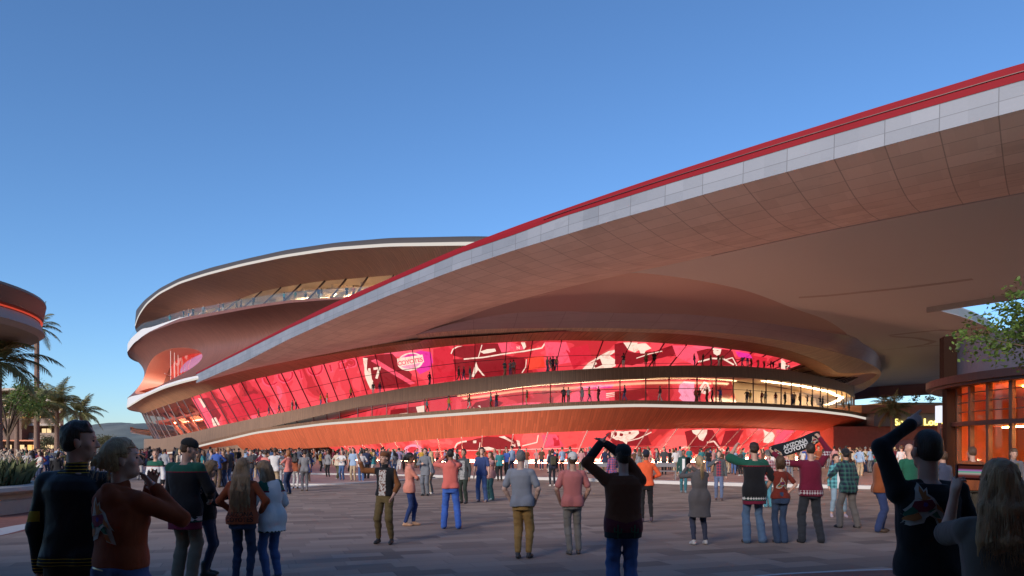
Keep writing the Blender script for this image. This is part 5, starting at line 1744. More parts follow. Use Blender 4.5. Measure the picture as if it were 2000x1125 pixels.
def hair_mat(k):
    if ('hair', k) not in PM:
        t = NT('hair_' + k); c = HAIRS[k]
        v = t.scale(t.uv('Object'), (1, 1, 0.07))
        f = t.noise(v, 150.0, 4.0, 0.6)
        f2 = t.noise(t.scale(t.uv('Object'), (1, 1, 0.15)), 30.0, 3.0)
        t.base(t.mix(t.m('MULTIPLY', t.m('ADD', f, f2), 0.62), tuple(q * 0.35 for q in c), tuple(min(1, q * 1.55) for q in c)))
        t.p(Roughness=0.42); t.b.inputs['Specular IOR Level'].default_value = 0.35
        t.bump(f, 0.9, 0.012)
        PM['hair', k] = t.mat
    return PM['hair', k]
def cloth_mat(col, kind='plain', col2=None):
    key = (tuple(round(c, 3) for c in col), kind, col2)
    if key in PM: return PM[key]
    t = NT('cloth_' + kind)
    v = t.uv('Object')
    wr = t.noise(t.scale(v, (1, 1, 0.7)), 8.0, 2.5, 0.5, 0.4)
    weave = t.noise(v, 240.0 if kind != 'knit' else 120.0, 2.0)
    if kind == 'rib':
        z_ = t.sep(v)[2]
        c = t.mix(t.m('LESS_THAN', t.m('FRACT', t.m('DIVIDE', z_, 0.021)), 0.26), col, col2)
    elif kind == 'band':
        x, y, z_ = t.sep(v)
        u_ = t.m('ADD', t.m('ABSOLUTE', t.m('SUBTRACT', t.m('FRACT', t.m('DIVIDE', x, 0.05)), 0.5)), t.m('MULTIPLY', t.m('ABSOLUTE', t.m('SUBTRACT', t.m('FRACT', t.m('DIVIDE', z_, 0.05)), 0.5)), 1.0))
        c = t.mix(t.m('GREATER_THAN', u_, 0.5), col, col2)
    elif kind == 'plaid':
        x, y, z = t.sep(v)
        def band(q, per, duty, ph=0.0): return t.m('LESS_THAN', t.m('FRACT', t.m('ADD', t.m('DIVIDE', q, per), ph)), duty)
        b1 = t.m('MULTIPLY', t.m('ADD', band(x, 0.095, 0.5), band(z, 0.095, 0.5)), 0.5)
        b2 = t.m('MAXIMUM', band(x, 0.095, 0.07, 0.2), band(z, 0.095, 0.07, 0.2))
        c = t.mix(b1, col, col2)
        c = t.mix(t.m('MULTIPLY', b2, 0.55), c, tuple(min(1, q * 2.2 + 0.08) for q in col2))
    elif kind == 'denim':
        c = t.mix(t.noise(t.scale(v, (1, 1, 0.3)), 5.0, 4.0), tuple(q * 0.62 for q in col), tuple(min(1, q * 1.35) for q in col))
    elif kind == 'print':
        c = t.mix(t.m('GREATER_THAN', t.noise(v, 26.0, 3.0), 0.53), col, col2)
    else:
        c = t.mix(wr, tuple(q * 0.9 for q in col), tuple(min(1, q * 1.08) for q in col))
    t.base(c)
    t.p(Roughness=0.5 if kind == 'satin' else 0.85)
    if kind != 'satin': t.b.inputs['Sheen Weight'].default_value = 0.12
    t.b.inputs['Specular IOR Level'].default_value = 0.2 if kind != 'satin' else 0.3
    t.bump(t.m('ADD', t.m('MULTIPLY', wr, 1.0), t.m('MULTIPLY', weave, 0.05)), 0.32, 0.05)
    PM[key] = t.mat
    return t.mat
M_EYE = simple('eye_dark', (0.02, 0.015, 0.012), 0.3)
M_LIP = simple('lip', (0.34, 0.12, 0.10), 0.5)
M_SOLE = simple('pale_sole', (0.6, 0.57, 0.53), 0.7)

BODY_MALE = [(0.80, .145, .112), (0.88, .160, .116), (0.95, .158, .112), (1.04, .147, .102), (1.14, .145, .098), (1.26, .163, .106), (1.36, .172, .104), (1.415, .150, .088), (1.455, .095, .066)]
BODY_FEM = [(0.80, .160, .118), (0.88, .176, .126), (0.95, .168, .118), (1.04, .140, .098), (1.12, .128, .090), (1.24, .148, .108), (1.34, .154, .104), (1.40, .138, .088), (1.445, .095, .066)]

def person_parts(h=1.78, sex='m', build=1.0, lean=(0, 0, 0), head=(0, 0, 0), armL=None, armR=None, handL='relaxed', handR='relaxed', palmL=None, palmR=None, legL=None, legR=None,
                 top='tee', hem=0.84, loose=0.016, sleeve=None, trousers='slim', hair='short', hat=None, shoes='shoe', voxel=0.012, wrinkle=0.0035, hipx=0.0, coat=None, fingers=True, seed=0, twist=0.0, face=True,
                 body_hidden=True):
    """dict of part name -> (verts, quads) in metres, facing +Y, feet at z = 0; sizes are written for a 1.78 m figure"""
    S = h / 1.78
    v = voxel / S
    fem = sex == 'f'
    B = BODY_FEM if fem else BODY_MALE
    lx, ly, _ = lean
    def cl(z): t = max(0.0, (z - 0.92) / 0.55); return hipx * (1 - t * 0.6) + lx * t, ly * t
    def pt3(x, y, z): c = cl(z); return np.array([x + c[0], y + c[1], z])
    sh = 0.178 * build if not fem else 0.152 * build
    ct, st = math.cos(twist), math.sin(twist)
    def tw(p, z): c = cl(z); return np.array([c[0] + p[0] * ct - p[1] * st, c[1] + p[0] * st + p[1] * ct, z])
    shL, shR = tw((-sh, 0), 1.405 if not fem else 1.385), tw((sh, 0), 1.405 if not fem else 1.385)
    armL = armL or ((-0.27, 0.06, 0.86), (-0.5, -0.8, 0)); armR = armR or ((0.27, 0.06, 0.86), (0.5, -0.8, 0))
    up, fo = (0.29, 0.265) if not fem else (0.275, 0.25)
    elL, wrL = ik(shL, armL[0], up, fo, armL[1]); elR, wrR = ik(shR, armR[0], up, fo, armR[1])
    legL = legL or ((-0.10, 0.0), None); legR = legR or ((0.10, 0.0), None)
    hipL, hipR = np.array([-0.088 + hipx, 0, 0.90]), np.array([0.088 + hipx, 0, 0.90])
    def leg(hip, spec, sx):
        (fx, fy), ex = spec[0], spec[1] if len(spec) > 1 else None
        ex = ex or {}
        ank = np.array([fx, fy - 0.02, ex.get('z', 0.085)])
        kn, ank = ik(hip, ank, 0.425, 0.42, ex.get('hint', (sx * 0.08, 1, 0)))
        toe = np.array(ex.get('toe', (sx * 0.12, 1.0, 0.0)), float); toe /= np.linalg.norm(toe)
        return kn, ank, toe
    knL, anL, toL = leg(hipL, legL, -1); knR, anR, toR = leg(hipR, legR, 1)
    # head frame
    yaw, pit, rol = head
    nb = tw((0, -0.005), 1.45 if not fem else 1.43)
    Rh = np.array((Matrix.Rotation(-yaw, 3, 'Z') @ Matrix.Rotation(pit, 3, 'X') @ Matrix.Rotation(rol, 3, 'Y')))
    hc = nb + np.array([0, 0.0, 0.075]) + Rh @ np.array([0, 0.022, 0.130])
    H = lambda x, y, z: hc + Rh @ np.array([x, y, z])
    out = {}
    # ---- skin
    F = Field()
    F.ell(H(0, -0.008, 0.028), (0.076, 0.096, 0.092), 0.02, Rh)
    F.ell(H(0, 0.022, -0.045), (0.058, 0.070, 0.078), 0.03, Rh)
    F.ell(H(0, 0.062, -0.088), (0.030, 0.026, 0.022), 0.025, Rh)
    F.cone(nb + np.array([0, 0, -0.05]), H(0, -0.022, -0.03), 0.060 if not fem else 0.05, 0.054 if not fem else 0.045, 0.02)
    for sx in (-1, 1):
        F.ell(H(sx * 0.077, -0.004, -0.012), (0.010, 0.020, 0.033), 0.006, Rh)
        F.ell(H(sx * 0.079, -0.012, 0.004), (0.009, 0.016, 0.018), 0.004, Rh)
    if face:
        F.cone(H(0, 0.088, 0.012), H(0, 0.106, -0.026), 0.009, 0.0135, 0.012)
        F.cone(H(-0.03, 0.078, 0.026), H(0.03, 0.078, 0.026), 0.011, 0.011, 0.014)
        F.cone(H(-0.017, 0.082, -0.062), H(0.017, 0.082, -0.062), 0.0085, 0.0085, 0.008)
        for sx in (-1, 1):
            F.ell(H(sx * 0.042, 0.058, -0.022), (0.024, 0.02, 0.022), 0.02, Rh)
            F.ell(H(sx * 0.011, 0.098, -0.030), (0.010, 0.010, 0.008), 0.006, Rh)
    F.column([(*cl(z), z, rx * build * 0.93, ry * build * 0.93) for z, rx, ry in B], 0.04)
    for shp, el, wr, s_, hp, pn in ((shL, elL, wrL, -1, handL, palmL), (shR, elR, wrR, 1, handR, palmR)):
        a = 0.047 if not fem else 0.038
        a *= build * (0.84 if (sleeve or {'tee': 's', 'tank': 'n'}.get(top, 'long')) == 'long' else 1.0)
        F.cone(shp, el, a, a * 0.86, 0.03)
        mid_ = el * 0.7 + wr * 0.3
        F.cone(el, mid_, a * 0.84, a * 0.84, 0.02); F.cone(mid_, wr, a * 0.84, a * 0.58, 0.02)
        f = wr - el; f /= np.linalg.norm(f)
        if fingers:
            pn = pn if pn is not None else (-s_, 0, 0)
            add_hand(F, wr, f, pn, s_, hp, 1.0 if not fem else 0.92)
        else:
            F.cone(wr, wr + f * 0.10, 0.028, 0.020, 0.01); F.cone(wr + f * 0.10, wr + f * 0.165, 0.022, 0.012, 0.01)
            F.cone(wr + f * 0.03, wr + f * 0.08 + np.array([0, 0.03, 0]), 0.014, 0.010, 0.01)
    for hip, kn, an in ((hipL, knL, anL), (hipR, knR, anR)):
        F.cone(hip, kn, 0.074, 0.044, 0.02)
        c1 = kn * 0.68 + an * 0.32 + np.array([0, -0.006, 0])
        F.cone(kn, c1, 0.043, 0.043, 0.01); F.cone(c1, an, 0.043, 0.034, 0.01)
        F.cone(an, an + np.array([0, 0.06, -0.04]), 0.036, 0.03, 0.02)
    out['body'] = F.mesh(v)
    # ---- trousers
    if trousers:
        F = Field()
        rt, rk, ra, hm = {'slim': (.098, .068, .056, 0.10), 'straight': (.102, .078, .073, 0.06), 'skinny': (.092, .063, .047, 0.11), 'flare': (.096, .066, .082, 0.05), 'cuffed': (.10, .078, .055, 0.13), 'legging': (.090, .063, .046, 0.12),
                          'capri': (.094, .068, .058, 0.20), 'short': (.105, .088, .0, .0)}[trousers]
        g = 0.006
        waist = 1.0
        F.column([(*cl(z), z, rx * build + g, ry * build + g) for z, rx, ry in B if 0.79 < z < 1.0] + [(*cl(waist + 0.04), waist + 0.04, B[3][1] * build + 0.008, B[3][2] * build + 0.008)], 0.03)
        for hip, kn, an, s_ in ((hipL, knL, anL, -1), (hipR, knR, anR, 1)):
            F.cone(hip + np.array([0, 0, 0.02]), kn, rt, rk, 0.035)
            if fem: F.ell(hip + np.array([0, -0.055, 0.0]), (0.088, 0.082, 0.095), 0.04)
            else: F.ell(hip + np.array([0, -0.045, 0.0]), (0.085, 0.078, 0.09), 0.04)
            if trousers != 'short':
                e = kn + (an - kn) * (1 - (hm - 0.08) / 0.42)
                c1 = kn * 0.62 + e * 0.38 + np.array([0, -0.01, 0])
                F.cone(kn, c1, rk, (rk + ra) / 2 + 0.004, 0.03); F.cone(c1, e, (rk + ra) / 2 + 0.004, ra, 0.02)
                n_ = (kn - an); n_ = n_ / np.linalg.norm(n_)
        out['trousers'] = F.mesh(v, wrinkle * 1.7, 17, (1, 1, 0.5), seed)
    # ---- shoes
    if shoes:
        for an, to, key in ((anL, toL, 'shoe_l'), (anR, toR, 'shoe_r')):
            F = Field()
            fl = an[2] - 0.085
            heel = an + np.array([0, 0, -0.045]) - to * 0.035
            ball = an + to * 0.115 + np.array([0, 0, -0.055]); tip = an + to * 0.165 + np.array([0, 0, -0.060])
            F.cone(heel, ball, 0.036, 0.040, 0.02, (1, 1, 0.85)); F.cone(ball, tip, 0.038, 0.026, 0.02)
            F.cone(an + np.array([0, 0, 0.0]), an + to * 0.06 + np.array([0, 0, -0.035]), 0.042, 0.036, 0.02)
            if shoes == 'boot': F.cone(an, an + np.array([0, 0, 0.12]), 0.05, 0.054, 0.02)
            if shoes == 'heel': F.cone(heel + np.array([0, 0, -0.01]), heel + np.array([0, 0, -0.04]) - to * 0.01, 0.013, 0.009, 0.01)
            if an[2] < 0.12: F.cut(lambda P: 0.004 - P[..., 2])
            out[key] = F.mesh(v)
    # ---- top
    F = Field()
    sleeve = sleeve or {'tee': 'short', 'shirt': 'long', 'jacket': 'long', 'hoodie': 'long', 'jersey': 'long', 'tank': 'none', 'coat': 'long', 'sweater': 'long'}[top]
    g = loose * 0.72
    secs = [(z, rx * build + g, ry * build + g) for z, rx, ry in B if z > hem + 0.02]
    lo_rx = np.interp(hem, [b_[0] for b_ in B], [b_[1] for b_ in B]) * build + g
    lo_ry = np.interp(hem, [b_[0] for b_ in B], [b_[2] for b_ in B]) * build + g
    if hem < 0.8: lo_rx, lo_ry = lo_rx * 1.05, lo_ry * 1.1
    if top in ('jacket', 'hoodie', 'sweater'):       # gathered waistband
        secs = [(z, rx + (0.012 if z < 1.2 else 0.0), ry + (0.012 if z < 1.2 else 0)) for z, rx, ry in secs]
        secs = [(hem, lo_rx * 0.97, lo_ry * 0.97), (hem + 0.055, lo_rx * 0.985, lo_ry * 0.985)] + [s_ for s_ in secs if s_[0] > hem + 0.07]
    elif top == 'coat':
        secs = [(hem, lo_rx * 1.22, lo_ry * 1.3), (0.80, B[0][1] * build + 0.035, B[0][2] * build + 0.035)] + [s_ for s_ in secs if s_[0] > 0.85]
    else:
        secs = [(hem, lo_rx + 0.012, lo_ry + 0.012)] + secs
    zt_ = secs[-1][0]
    F.column([(*cl(z), z, rx, ry) for z, rx, ry in secs], 0.03)
    if hem < 0.97:
        gg = g + (0.010 if top != 'coat' else 0.022)
        for hip in (hipL, hipR):
            if top not in ('coat', 'jersey'): F.ell(hip + np.array([0, -0.050, 0.0]), (0.088 + gg, 0.080 + gg, 0.093 + gg), 0.04)
            elif top == 'jersey' or hem < 0.7: F.ell(hip + np.array([0, -0.03, 0.02]), (0.088 + gg, 0.075 + gg, 0.12 + gg), 0.06)
            F.cone(hip + np.array([0, 0, 0.05]), hip + np.array([0, 0, -0.12]), 0.098 + gg * 0.8, 0.094 + gg * 0.8, 0.04)
        F.cut(lambda P: hem - P[..., 2] + 0.006 * np.sin(P[..., 0] * 9 + seed) * (top not in ('jacket', 'hoodie', 'sweater')))
    if fem and top != 'coat':
        for sx in (-1, 1): F.ell(tw((sx * 0.068, 0.085), 1.25), (0.066, 0.055, 0.062), 0.03)
    for shp, el, wr, s_ in ((shL, elL, wrL, -1), (shR, elR, wrR, 1)):
        a = (0.046 if not fem else 0.037) * build + 0.003 + g * 0.42
        F.cone(nb + np.array([s_ * 0.045, 0, -0.012]), shp, 0.042 + g * 0.3, a + 0.004, 0.02)
        if sleeve == 'none': continue
        if sleeve == 'short': F.cone(shp, shp + (el - shp) * 0.72, a + 0.004, a + 0.007, 0.02)
        elif sleeve == 'elbow': F.cone(shp, el + (wr - el) * 0.08, a + 0.008, a + 0.014, 0.03)
        elif sleeve == 'three': F.cone(shp, el, a + 0.004, a, 0.03); F.cone(el, el + (wr - el) * 0.55, a, a * 0.9, 0.02)
        else:
            F.cone(shp, el, a + 0.004, a * 0.92, 0.02); F.cone(el, wr - (wr - el) * 0.02, a * 0.92, max(a * 0.70, 0.036 if not fem else 0.032), 0.02)
    if top in ('shirt', 'jacket', 'coat', 'hoodie'):
        F.cone(nb + np.array([0, 0, -0.01]), nb + np.array([0, 0.004, 0.045]), 0.072 if not fem else 0.062, 0.066 if not fem else 0.056, 0.01)
    if top == 'hoodie':
        F.ell(nb + np.array([0, -0.085, -0.035]), (0.115, 0.055, 0.085), 0.02)
        F.cone(nb + np.array([-0.07, -0.02, 0.01]), nb + np.array([0.0, -0.085, 0.03]), 0.03, 0.035, 0.02); F.cone(nb + np.array([0.07, -0.02, 0.01]), nb + np.array([0.0, -0.085, 0.03]), 0.03, 0.035, 0.02)
    elif top not in ('shirt', 'jacket', 'coat'):
        r_ = 0.062 if not fem else 0.07
    out['top'] = F.mesh(v, wrinkle * 1.35, 13, (1, 1, 0.8), seed + 1)
    # ---- hair / hat
    if hair and hair != 'bald':
        F = Field()
        t = {'buzz': 0.004, 'short': 0.011, 'crop': 0.008, 'curly': 0.024}.get(hair, 0.014)
        F.ell(H(0, -0.014, 0.034), (0.077 + t, 0.096 + t, 0.090 + t), 0.02, Rh)
        F.ell(H(0, -0.045, -0.01), (0.070 + t * 0.6, 0.058 + t, 0.068), 0.02, Rh)
        if hair in ('short', 'curly'): F.cone(H(-0.04, 0.042, 0.108), H(0.04, 0.046, 0.112), 0.020, 0.018, 0.02)
        long_ = hair in ('long', 'verylong', 'bob', 'ponytail', 'bun', 'shoulder')
        if not long_:
            fwd_ = Rh @ np.array([0, 1, 0]); upv = Rh @ np.array([0, 0, 1])
            def fcut(P):
                q = P - hc
                y, z = q @ fwd_, q @ upv
                return np.maximum(np.minimum(y - 0.020, 0.062 - z + 0.0 * y), np.where(z < -0.055, -0.055 - z, -1))
            def fcut2(P):
                q = P - hc; y, z = q @ fwd_, q @ upv
                return np.where((y > 0.012) & (z < 0.055 + 0.12 * (0.09 - np.clip(y, 0, .09))), np.minimum(y - 0.012, 0.06 - z), np.where(z < -0.06, -0.06 - z, -1.0))
            F.cut(fcut2)
            F.cut(lambda P: ((P - hc) @ fwd_) + 0.55 * (((P - hc) @ upv) - 0.06) - 0.080)
        else:
            F.ell(H(0, -0.02, 0.03), (0.088, 0.102, 0.098), 0.02, Rh)
            if hair in ('bun', 'ponytail'): F.ell(H(0, -0.055, -0.005), (0.074, 0.052, 0.058), 0.02, Rh)
            else: F.ell(H(0, -0.055, -0.03), (0.082, 0.060, 0.085), 0.02, Rh)
            fwd_ = Rh @ np.array([0, 1, 0]); upv = Rh @ np.array([0, 0, 1])
            def fcut3(P):
                q = P - hc; y, z = q @ fwd_, q @ upv
                return np.where((y > 0.03) & (z < 0.07), np.minimum(y - 0.03, 0.07 - z), -1.0)
            F.cut(fcut3)
            if hair in ('bun', 'ponytail'): F.cut(lambda P: np.minimum(((P - hc) @ fwd_) + 0.02, 0.012 - ((P - hc) @ upv)))
            F.cut(lambda P: ((P - hc) @ fwd_) + 0.55 * (((P - hc) @ upv) - 0.06) - 0.086)
            dn = np.array([0, -0.25, -1.0]); dn /= np.linalg.norm(dn)
            if hair in ('long', 'verylong', 'shoulder'):
                L = {'long': 0.36, 'verylong': 0.56, 'shoulder': 0.22}[hair]
                rs = np.random.RandomState(seed + 11)
                for q in range(9):
                    x = (q - 4) * 0.021
                    a0 = H(x * 0.95, -0.075 + abs(x) * 0.35, 0.0)
                    a1 = a0 + np.array([x * 0.3, -0.05, -0.13]); a2 = a0 + np.array([x * 0.45, -0.095 + abs(x) * 0.2, -min(L, 0.30)])
                    e = a0 + np.array([x * 0.6 + rs.uniform(-.015, .015), -0.105 + abs(x) * 0.25, -L * rs.uniform(0.9, 1.08)])
                    F.chain([a0, a1, a2, e] if L > 0.32 else [a0, a1, e], [0.030, 0.030, 0.028, 0.012] if L > 0.32 else [0.03, 0.03, 0.012], 0.02)
                for sx in (-1, 1):
                    a0 = H(sx * 0.075, -0.01, 0.0)
                    F.chain([a0, a0 + np.array([sx * 0.015, -0.02, -0.14]), a0 + np.array([sx * 0.025, -0.03, -L * 0.85])], [0.024, 0.024, 0.012], 0.02)
            if hair == 'bob':
                for sx in (-1, 0, 1): F.ell(H(sx * 0.045, -0.045 + 0.02 * abs(sx), -0.075), (0.05, 0.05, 0.075), 0.02, Rh)
            if hair == 'ponytail':
                a0 = H(0, -0.105, 0.045); F.ell(a0, (0.03, 0.03, 0.03), 0.02)
                F.chain([a0, a0 + np.array([0, -0.055, -0.06]), a0 + np.array([0, -0.055, -0.20]), a0 + np.array([0.01, -0.035, -0.34])], [0.024, 0.032, 0.030, 0.010], 0.02)
            if hair == 'bun':
                a0 = H(0, -0.118, 0.0)
                rs = np.random.RandomState(5)
                F.ell(a0, (0.052, 0.045, 0.052), 0.01)
                for q in range(12):
                    d = rs.normal(size=3); d[1] -= 0.6; d /= np.linalg.norm(d)
                    F.cone(a0 + d * 0.03, a0 + d * 0.062 + np.array([0, 0, -0.015 * (q % 3)]), 0.016, 0.006, 0.006)
        HAIRH = H
        out['hair'] = F.mesh(max(v * 0.8, 0.005), 0.0045 if hair != 'buzz' else 0.001, 90 if long_ else 70, (1, 1, 3.5 if long_ else 1.5), seed + 2)
    if hair in ('long', 'verylong', 'bun', 'ponytail', 'shoulder', 'bob') and voxel < 0.013 and out.get('hair') is not None:
        rs = np.random.RandomState(seed + 50)
        SV, SQ = [out['hair'][0]], [out['hair'][1]]
        nb0 = len(out['hair'][0])
        def strand(P, r0):
            nonlocal nb0
            P = np.array(P, float)
            t_ = np.linspace(0, len(P) - 1, len(P) * 3)
            P = np.stack([np.interp(t_, np.arange(len(P)), P[:, k]) for k in range(3)], 1)
            for _ in range(2): P[1:-1] = (P[:-2] + 2 * P[1:-1] + P[2:]) / 4
            n_ = len(P); V_ = []
            for i in range(n_):
                d_ = P[min(i + 1, n_ - 1)] - P[max(i - 1, 0)]; d_ = d_ / max(np.linalg.norm(d_), 1e-6)
                a_ = np.cross(d_, [0.3, 0.9, 0.2]); a_ /= max(np.linalg.norm(a_), 1e-6); b_ = np.cross(d_, a_)
                r = r0 * (1 - 0.75 * (i / (n_ - 1)) ** 3)
                for k in range(3): V_.append(P[i] + r * (a_ * math.cos(2.094 * k) + b_ * math.sin(2.094 * k)))
            Q_ = [(i * 3 + k, i * 3 + (k + 1) % 3, i * 3 + 3 + (k + 1) % 3, i * 3 + 3 + k) for i in range(n_ - 1) for k in range(3)]
            SV.append(np.array(V_)); SQ.append(np.array(Q_) + nb0); nb0 += len(V_)
        for q in range(170):
            x = rs.uniform(-1, 1); j = lambda s_: rs.normal(size=3) * s_
            top_ = H(x * 0.03, 0.015 + rs.uniform(-.03, .03), 0.132); sd = H(x * 0.088, -0.055 - 0.055 * math.sqrt(1 - x * x), 0.065 + rs.uniform(-.02, .02)); bk = H(x * 0.085, -0.052 - 0.062 * math.sqrt(1 - x * x), -0.03)
            if hair in ('bun', 'ponytail'):
                kn_ = H(0, -0.118 if hair == 'bun' else -0.105, 0.0 if hair == 'bun' else 0.045)
                st = H(x * 0.094, 0.03 + rs.uniform(-.02, .03), 0.03 + 0.085 * (1 - x * x) + 0.0)
                strand([st, H(x * 0.098, -0.03, 0.035 + 0.095 * (1 - x * x)), H(x * 0.072, -0.095, 0.02 + 0.06 * (1 - x * x)), kn_ + j(0.012)], 0.0022)
                if q % 5 == 0: strand([H(x * 0.09, -0.06, -0.03), H(x * 0.1, -0.085, -0.07), H(x * 0.1, -0.08, -0.115) + j(0.012)], 0.0014)
                if q % 4 == 0 and hair == 'bun':
                    d_ = rs.normal(size=3); d_[1] -= 0.8; d_ /= np.linalg.norm(d_); strand([kn_ + d_ * 0.04, kn_ + d_ * 0.07, kn_ + d_ * 0.08 + np.array([0, -0.01, -0.05])], 0.0016)
                if q % 3 == 0 and hair == 'ponytail':
                    o_ = j(0.013); strand([kn_ + o_, kn_ + o_ + np.array([0, -0.07, -0.06]), kn_ + o_ * 1.4 + np.array([0, -0.07, -0.22]), kn_ + o_ * 1.6 + np.array([0.01, -0.045, -0.37])], 0.0024)
            else:
                Lh = {'long': 0.36, 'verylong': 0.56, 'shoulder': 0.22, 'bob': 0.10}[hair]
                e1 = bk + np.array([x * 0.02, -0.045, -0.13]); e2 = bk + np.array([x * 0.035, -0.085, -min(Lh, 0.30)]); e3 = bk + np.array([x * 0.05, -0.095, -Lh * rs.uniform(0.85, 1.12)]) + j(0.012)
                P_ = [top_, sd, bk] + ([bk + np.array([x * 0.012, 0.0, -0.05]), bk + np.array([0, 0.015, -Lh])] if hair == 'bob' else [e1, e2, e3] if Lh > 0.3 else [e1, e3])
                strand([p_ + j(0.0035) for p_ in P_], 0.0026)
        out['hair'] = (np.vstack(SV), np.vstack(SQ))
    if hat:
        F = Field()
        if hat in ('cap', 'cap_back'):
            sg = 1 if hat == 'cap' else -1
            F.ell(H(0, -0.010, 0.055), (0.092, 0.112, 0.085), 0.01, Rh)
            upv = Rh @ np.array([0, 0, 1])
            F.cut(lambda P: 0.032 - (P - hc) @ upv)
            for q in range(-3, 4):
                F.cone(H(q * 0.022, sg * (0.085 - abs(q) * 0.008), 0.040), H(q * 0.020, sg * (0.165 - 0.008 * q * q), 0.026 + 0.002 * abs(q)), 0.007, 0.006, 0.008)
            F.ell(H(0, -0.010, 0.141), (0.008, 0.008, 0.006), 0.004)
        elif hat == 'beanie':
            F.ell(H(0, -0.010, 0.050), (0.090, 0.110, 0.090), 0.01, Rh); F.ell(H(0, -0.025, 0.02), (0.088, 0.098, 0.06), 0.01, Rh)
            fwd_ = Rh @ np.array([0, 1, 0]); upv = Rh @ np.array([0, 0, 1])
            F.cut(lambda P: 0.02 + 0.25 * ((P - hc) @ fwd_) - (P - hc) @ upv)
        elif hat == 'headband':
            F.ell(H(0, -0.012, 0.03), (0.091, 0.111, 0.026), 0.0, Rh)
        elif hat == 'headphones':
            pts_ = [H(0.098 * math.cos(a), -0.005, 0.03 + 0.112 * math.sin(a)) for a in np.linspace(0, math.pi, 12)]
            F.chain(pts_, [0.010] * 12, 0.004)
            for sx in (-1, 1): F.ell(H(sx * 0.095, -0.002, 0.0), (0.020, 0.036, 0.042), 0.004, Rh)
        out['hat'] = F.mesh(max(v * 0.8, 0.005))
    if face and voxel < 0.016:
        for sx, key in ((-1, 'eye_l'), (1, 'eye_r')):
            F = Field()
            F.ell(H(sx * 0.030, 0.0815, 0.006), (0.0125, 0.008, 0.0065), 0.001, Rh)
            F.cone(H(sx * 0.018, 0.0905, 0.029), H(sx * 0.045, 0.081, 0.031), 0.0038, 0.003, 0.012)
            out[key] = F.mesh(0.004)
        F = Field(); F.cone(H(-0.019, 0.0865, -0.063), H(0.019, 0.0865, -0.063), 0.0042, 0.0042, 0.002, ); F.cone(H(-0.014, 0.086, -0.069), H(0.014, 0.086, -0.069), 0.005, 0.005, 0.003)
        out['lips'] = F.mesh(0.004)
    info = dict(S=S, head=hc * S, Rh=Rh, wrL=wrL * S, wrR=wrR * S, elL=elL * S, elR=elR * S, nb=nb * S, shL=shL * S, shR=shR * S)
    for k in list(out):
        if out[k] is None: del out[k]
        else: out[k] = (out[k][0] * S, out[k][1])
    return out, info

def np_mesh(name, V, Q, mats, mi=None, smooth_=True):
    me = bpy.data.meshes.new(name)
    me.vertices.add(len(V)); me.vertices.foreach_set('co', np.asarray(V, np.float32).ravel())
    me.loops.add(len(Q) * 4); me.loops.foreach_set('vertex_index', np.asarray(Q, np.int32).ravel())
    me.polygons.add(len(Q)); me.polygons.foreach_set('loop_start', np.arange(len(Q), dtype=np.int32) * 4)
    me.update(calc_edges=True)
    if smooth_: me.polygons.foreach_set('use_smooth', np.ones(len(Q), bool))
    for m in mats: me.materials.append(m)
    if mi is not None: me.polygons.foreach_set('material_index', np.asarray(mi, np.int32))
    me.validate()
    return me
# ------------------------------------------------------------------ the people who stand out
PART_NAMES = {'trousers': 'trousers', 'hair': 'hair'}
M_BLACKSHOE = simple('black_shoe_leather', (0.02, 0.018, 0.017), 0.5)
def shoe_mat(c):
    return simple('shoe_%d_%d_%d' % tuple(int(q * 100) for q in c), c, 0.6, var=0.1)
HAT_M = {}
def person(px, d, label, h=1.78, heading=0, skin='light', hairc='dark', topc=(0.1, 0.1, 0.1), top='tee', topname='shirt', topkind='plain', topc2=None, botc=(0.05, 0.07, 0.15), botkind='plain', botname='trousers',
           shoec=(0.03, 0.03, 0.03), hat=None, hatc=(0.02, 0.02, 0.02), paint=None, extra=(), z=0.0, group=None, voxel=0.012, **kw):
    P, info = person_parts(h=h, top=top, hat=hat, voxel=voxel, **kw)
    S = info['S']
    root = None
    parts = {}
    def mk(name, key, mats, mi=None):
        V, Q = P[key]
        o = bpy.data.objects.new(name, np_mesh(name, V, Q, mats, mi)); COL.objects.link(o)
        if root is not None: o.parent = root
        parts[key] = o
        return o
    root = mk('person', 'body', [skin_mat(skin)])
    root.location = (px_x(px, d), d, z)
    root.rotation_euler = (0, 0, R(heading))
    root.scale = (0.93, 0.95, 1.0)
    tag(root, label, 'person', group)
    mats, mi = [cloth_mat(topc, topkind, topc2)], None
    if paint:
        V, Q = P['top']
        C = V[Q].mean(1) / S
        mi = np.zeros(len(Q), int)
        for m, fn in paint:
            mats.append(m); mi[fn(C[:, 0], C[:, 1], C[:, 2])] = len(mats) - 1
    mk(topname, 'top', mats, mi)
    if 'trousers' in P: mk(botname, 'trousers', [cloth_mat(botc, botkind)])
    for k in ('shoe_l', 'shoe_r'):
        if k in P: mk('shoe', k, [shoe_mat(shoec)])
    if 'hair' in P: mk('hair', 'hair', [hair_mat(hairc)])
    if 'hat' in P: mk({'cap_back': 'cap'}.get(hat, hat), 'hat', [cloth_mat(hatc)])
    for k in ('eye_l', 'eye_r'):
        if k in P: mk('eye', k, [M_EYE])
    if 'lips' in P: mk('lips', 'lips', [M_LIP])
    info['parts'] = parts; info['root'] = root
    return info

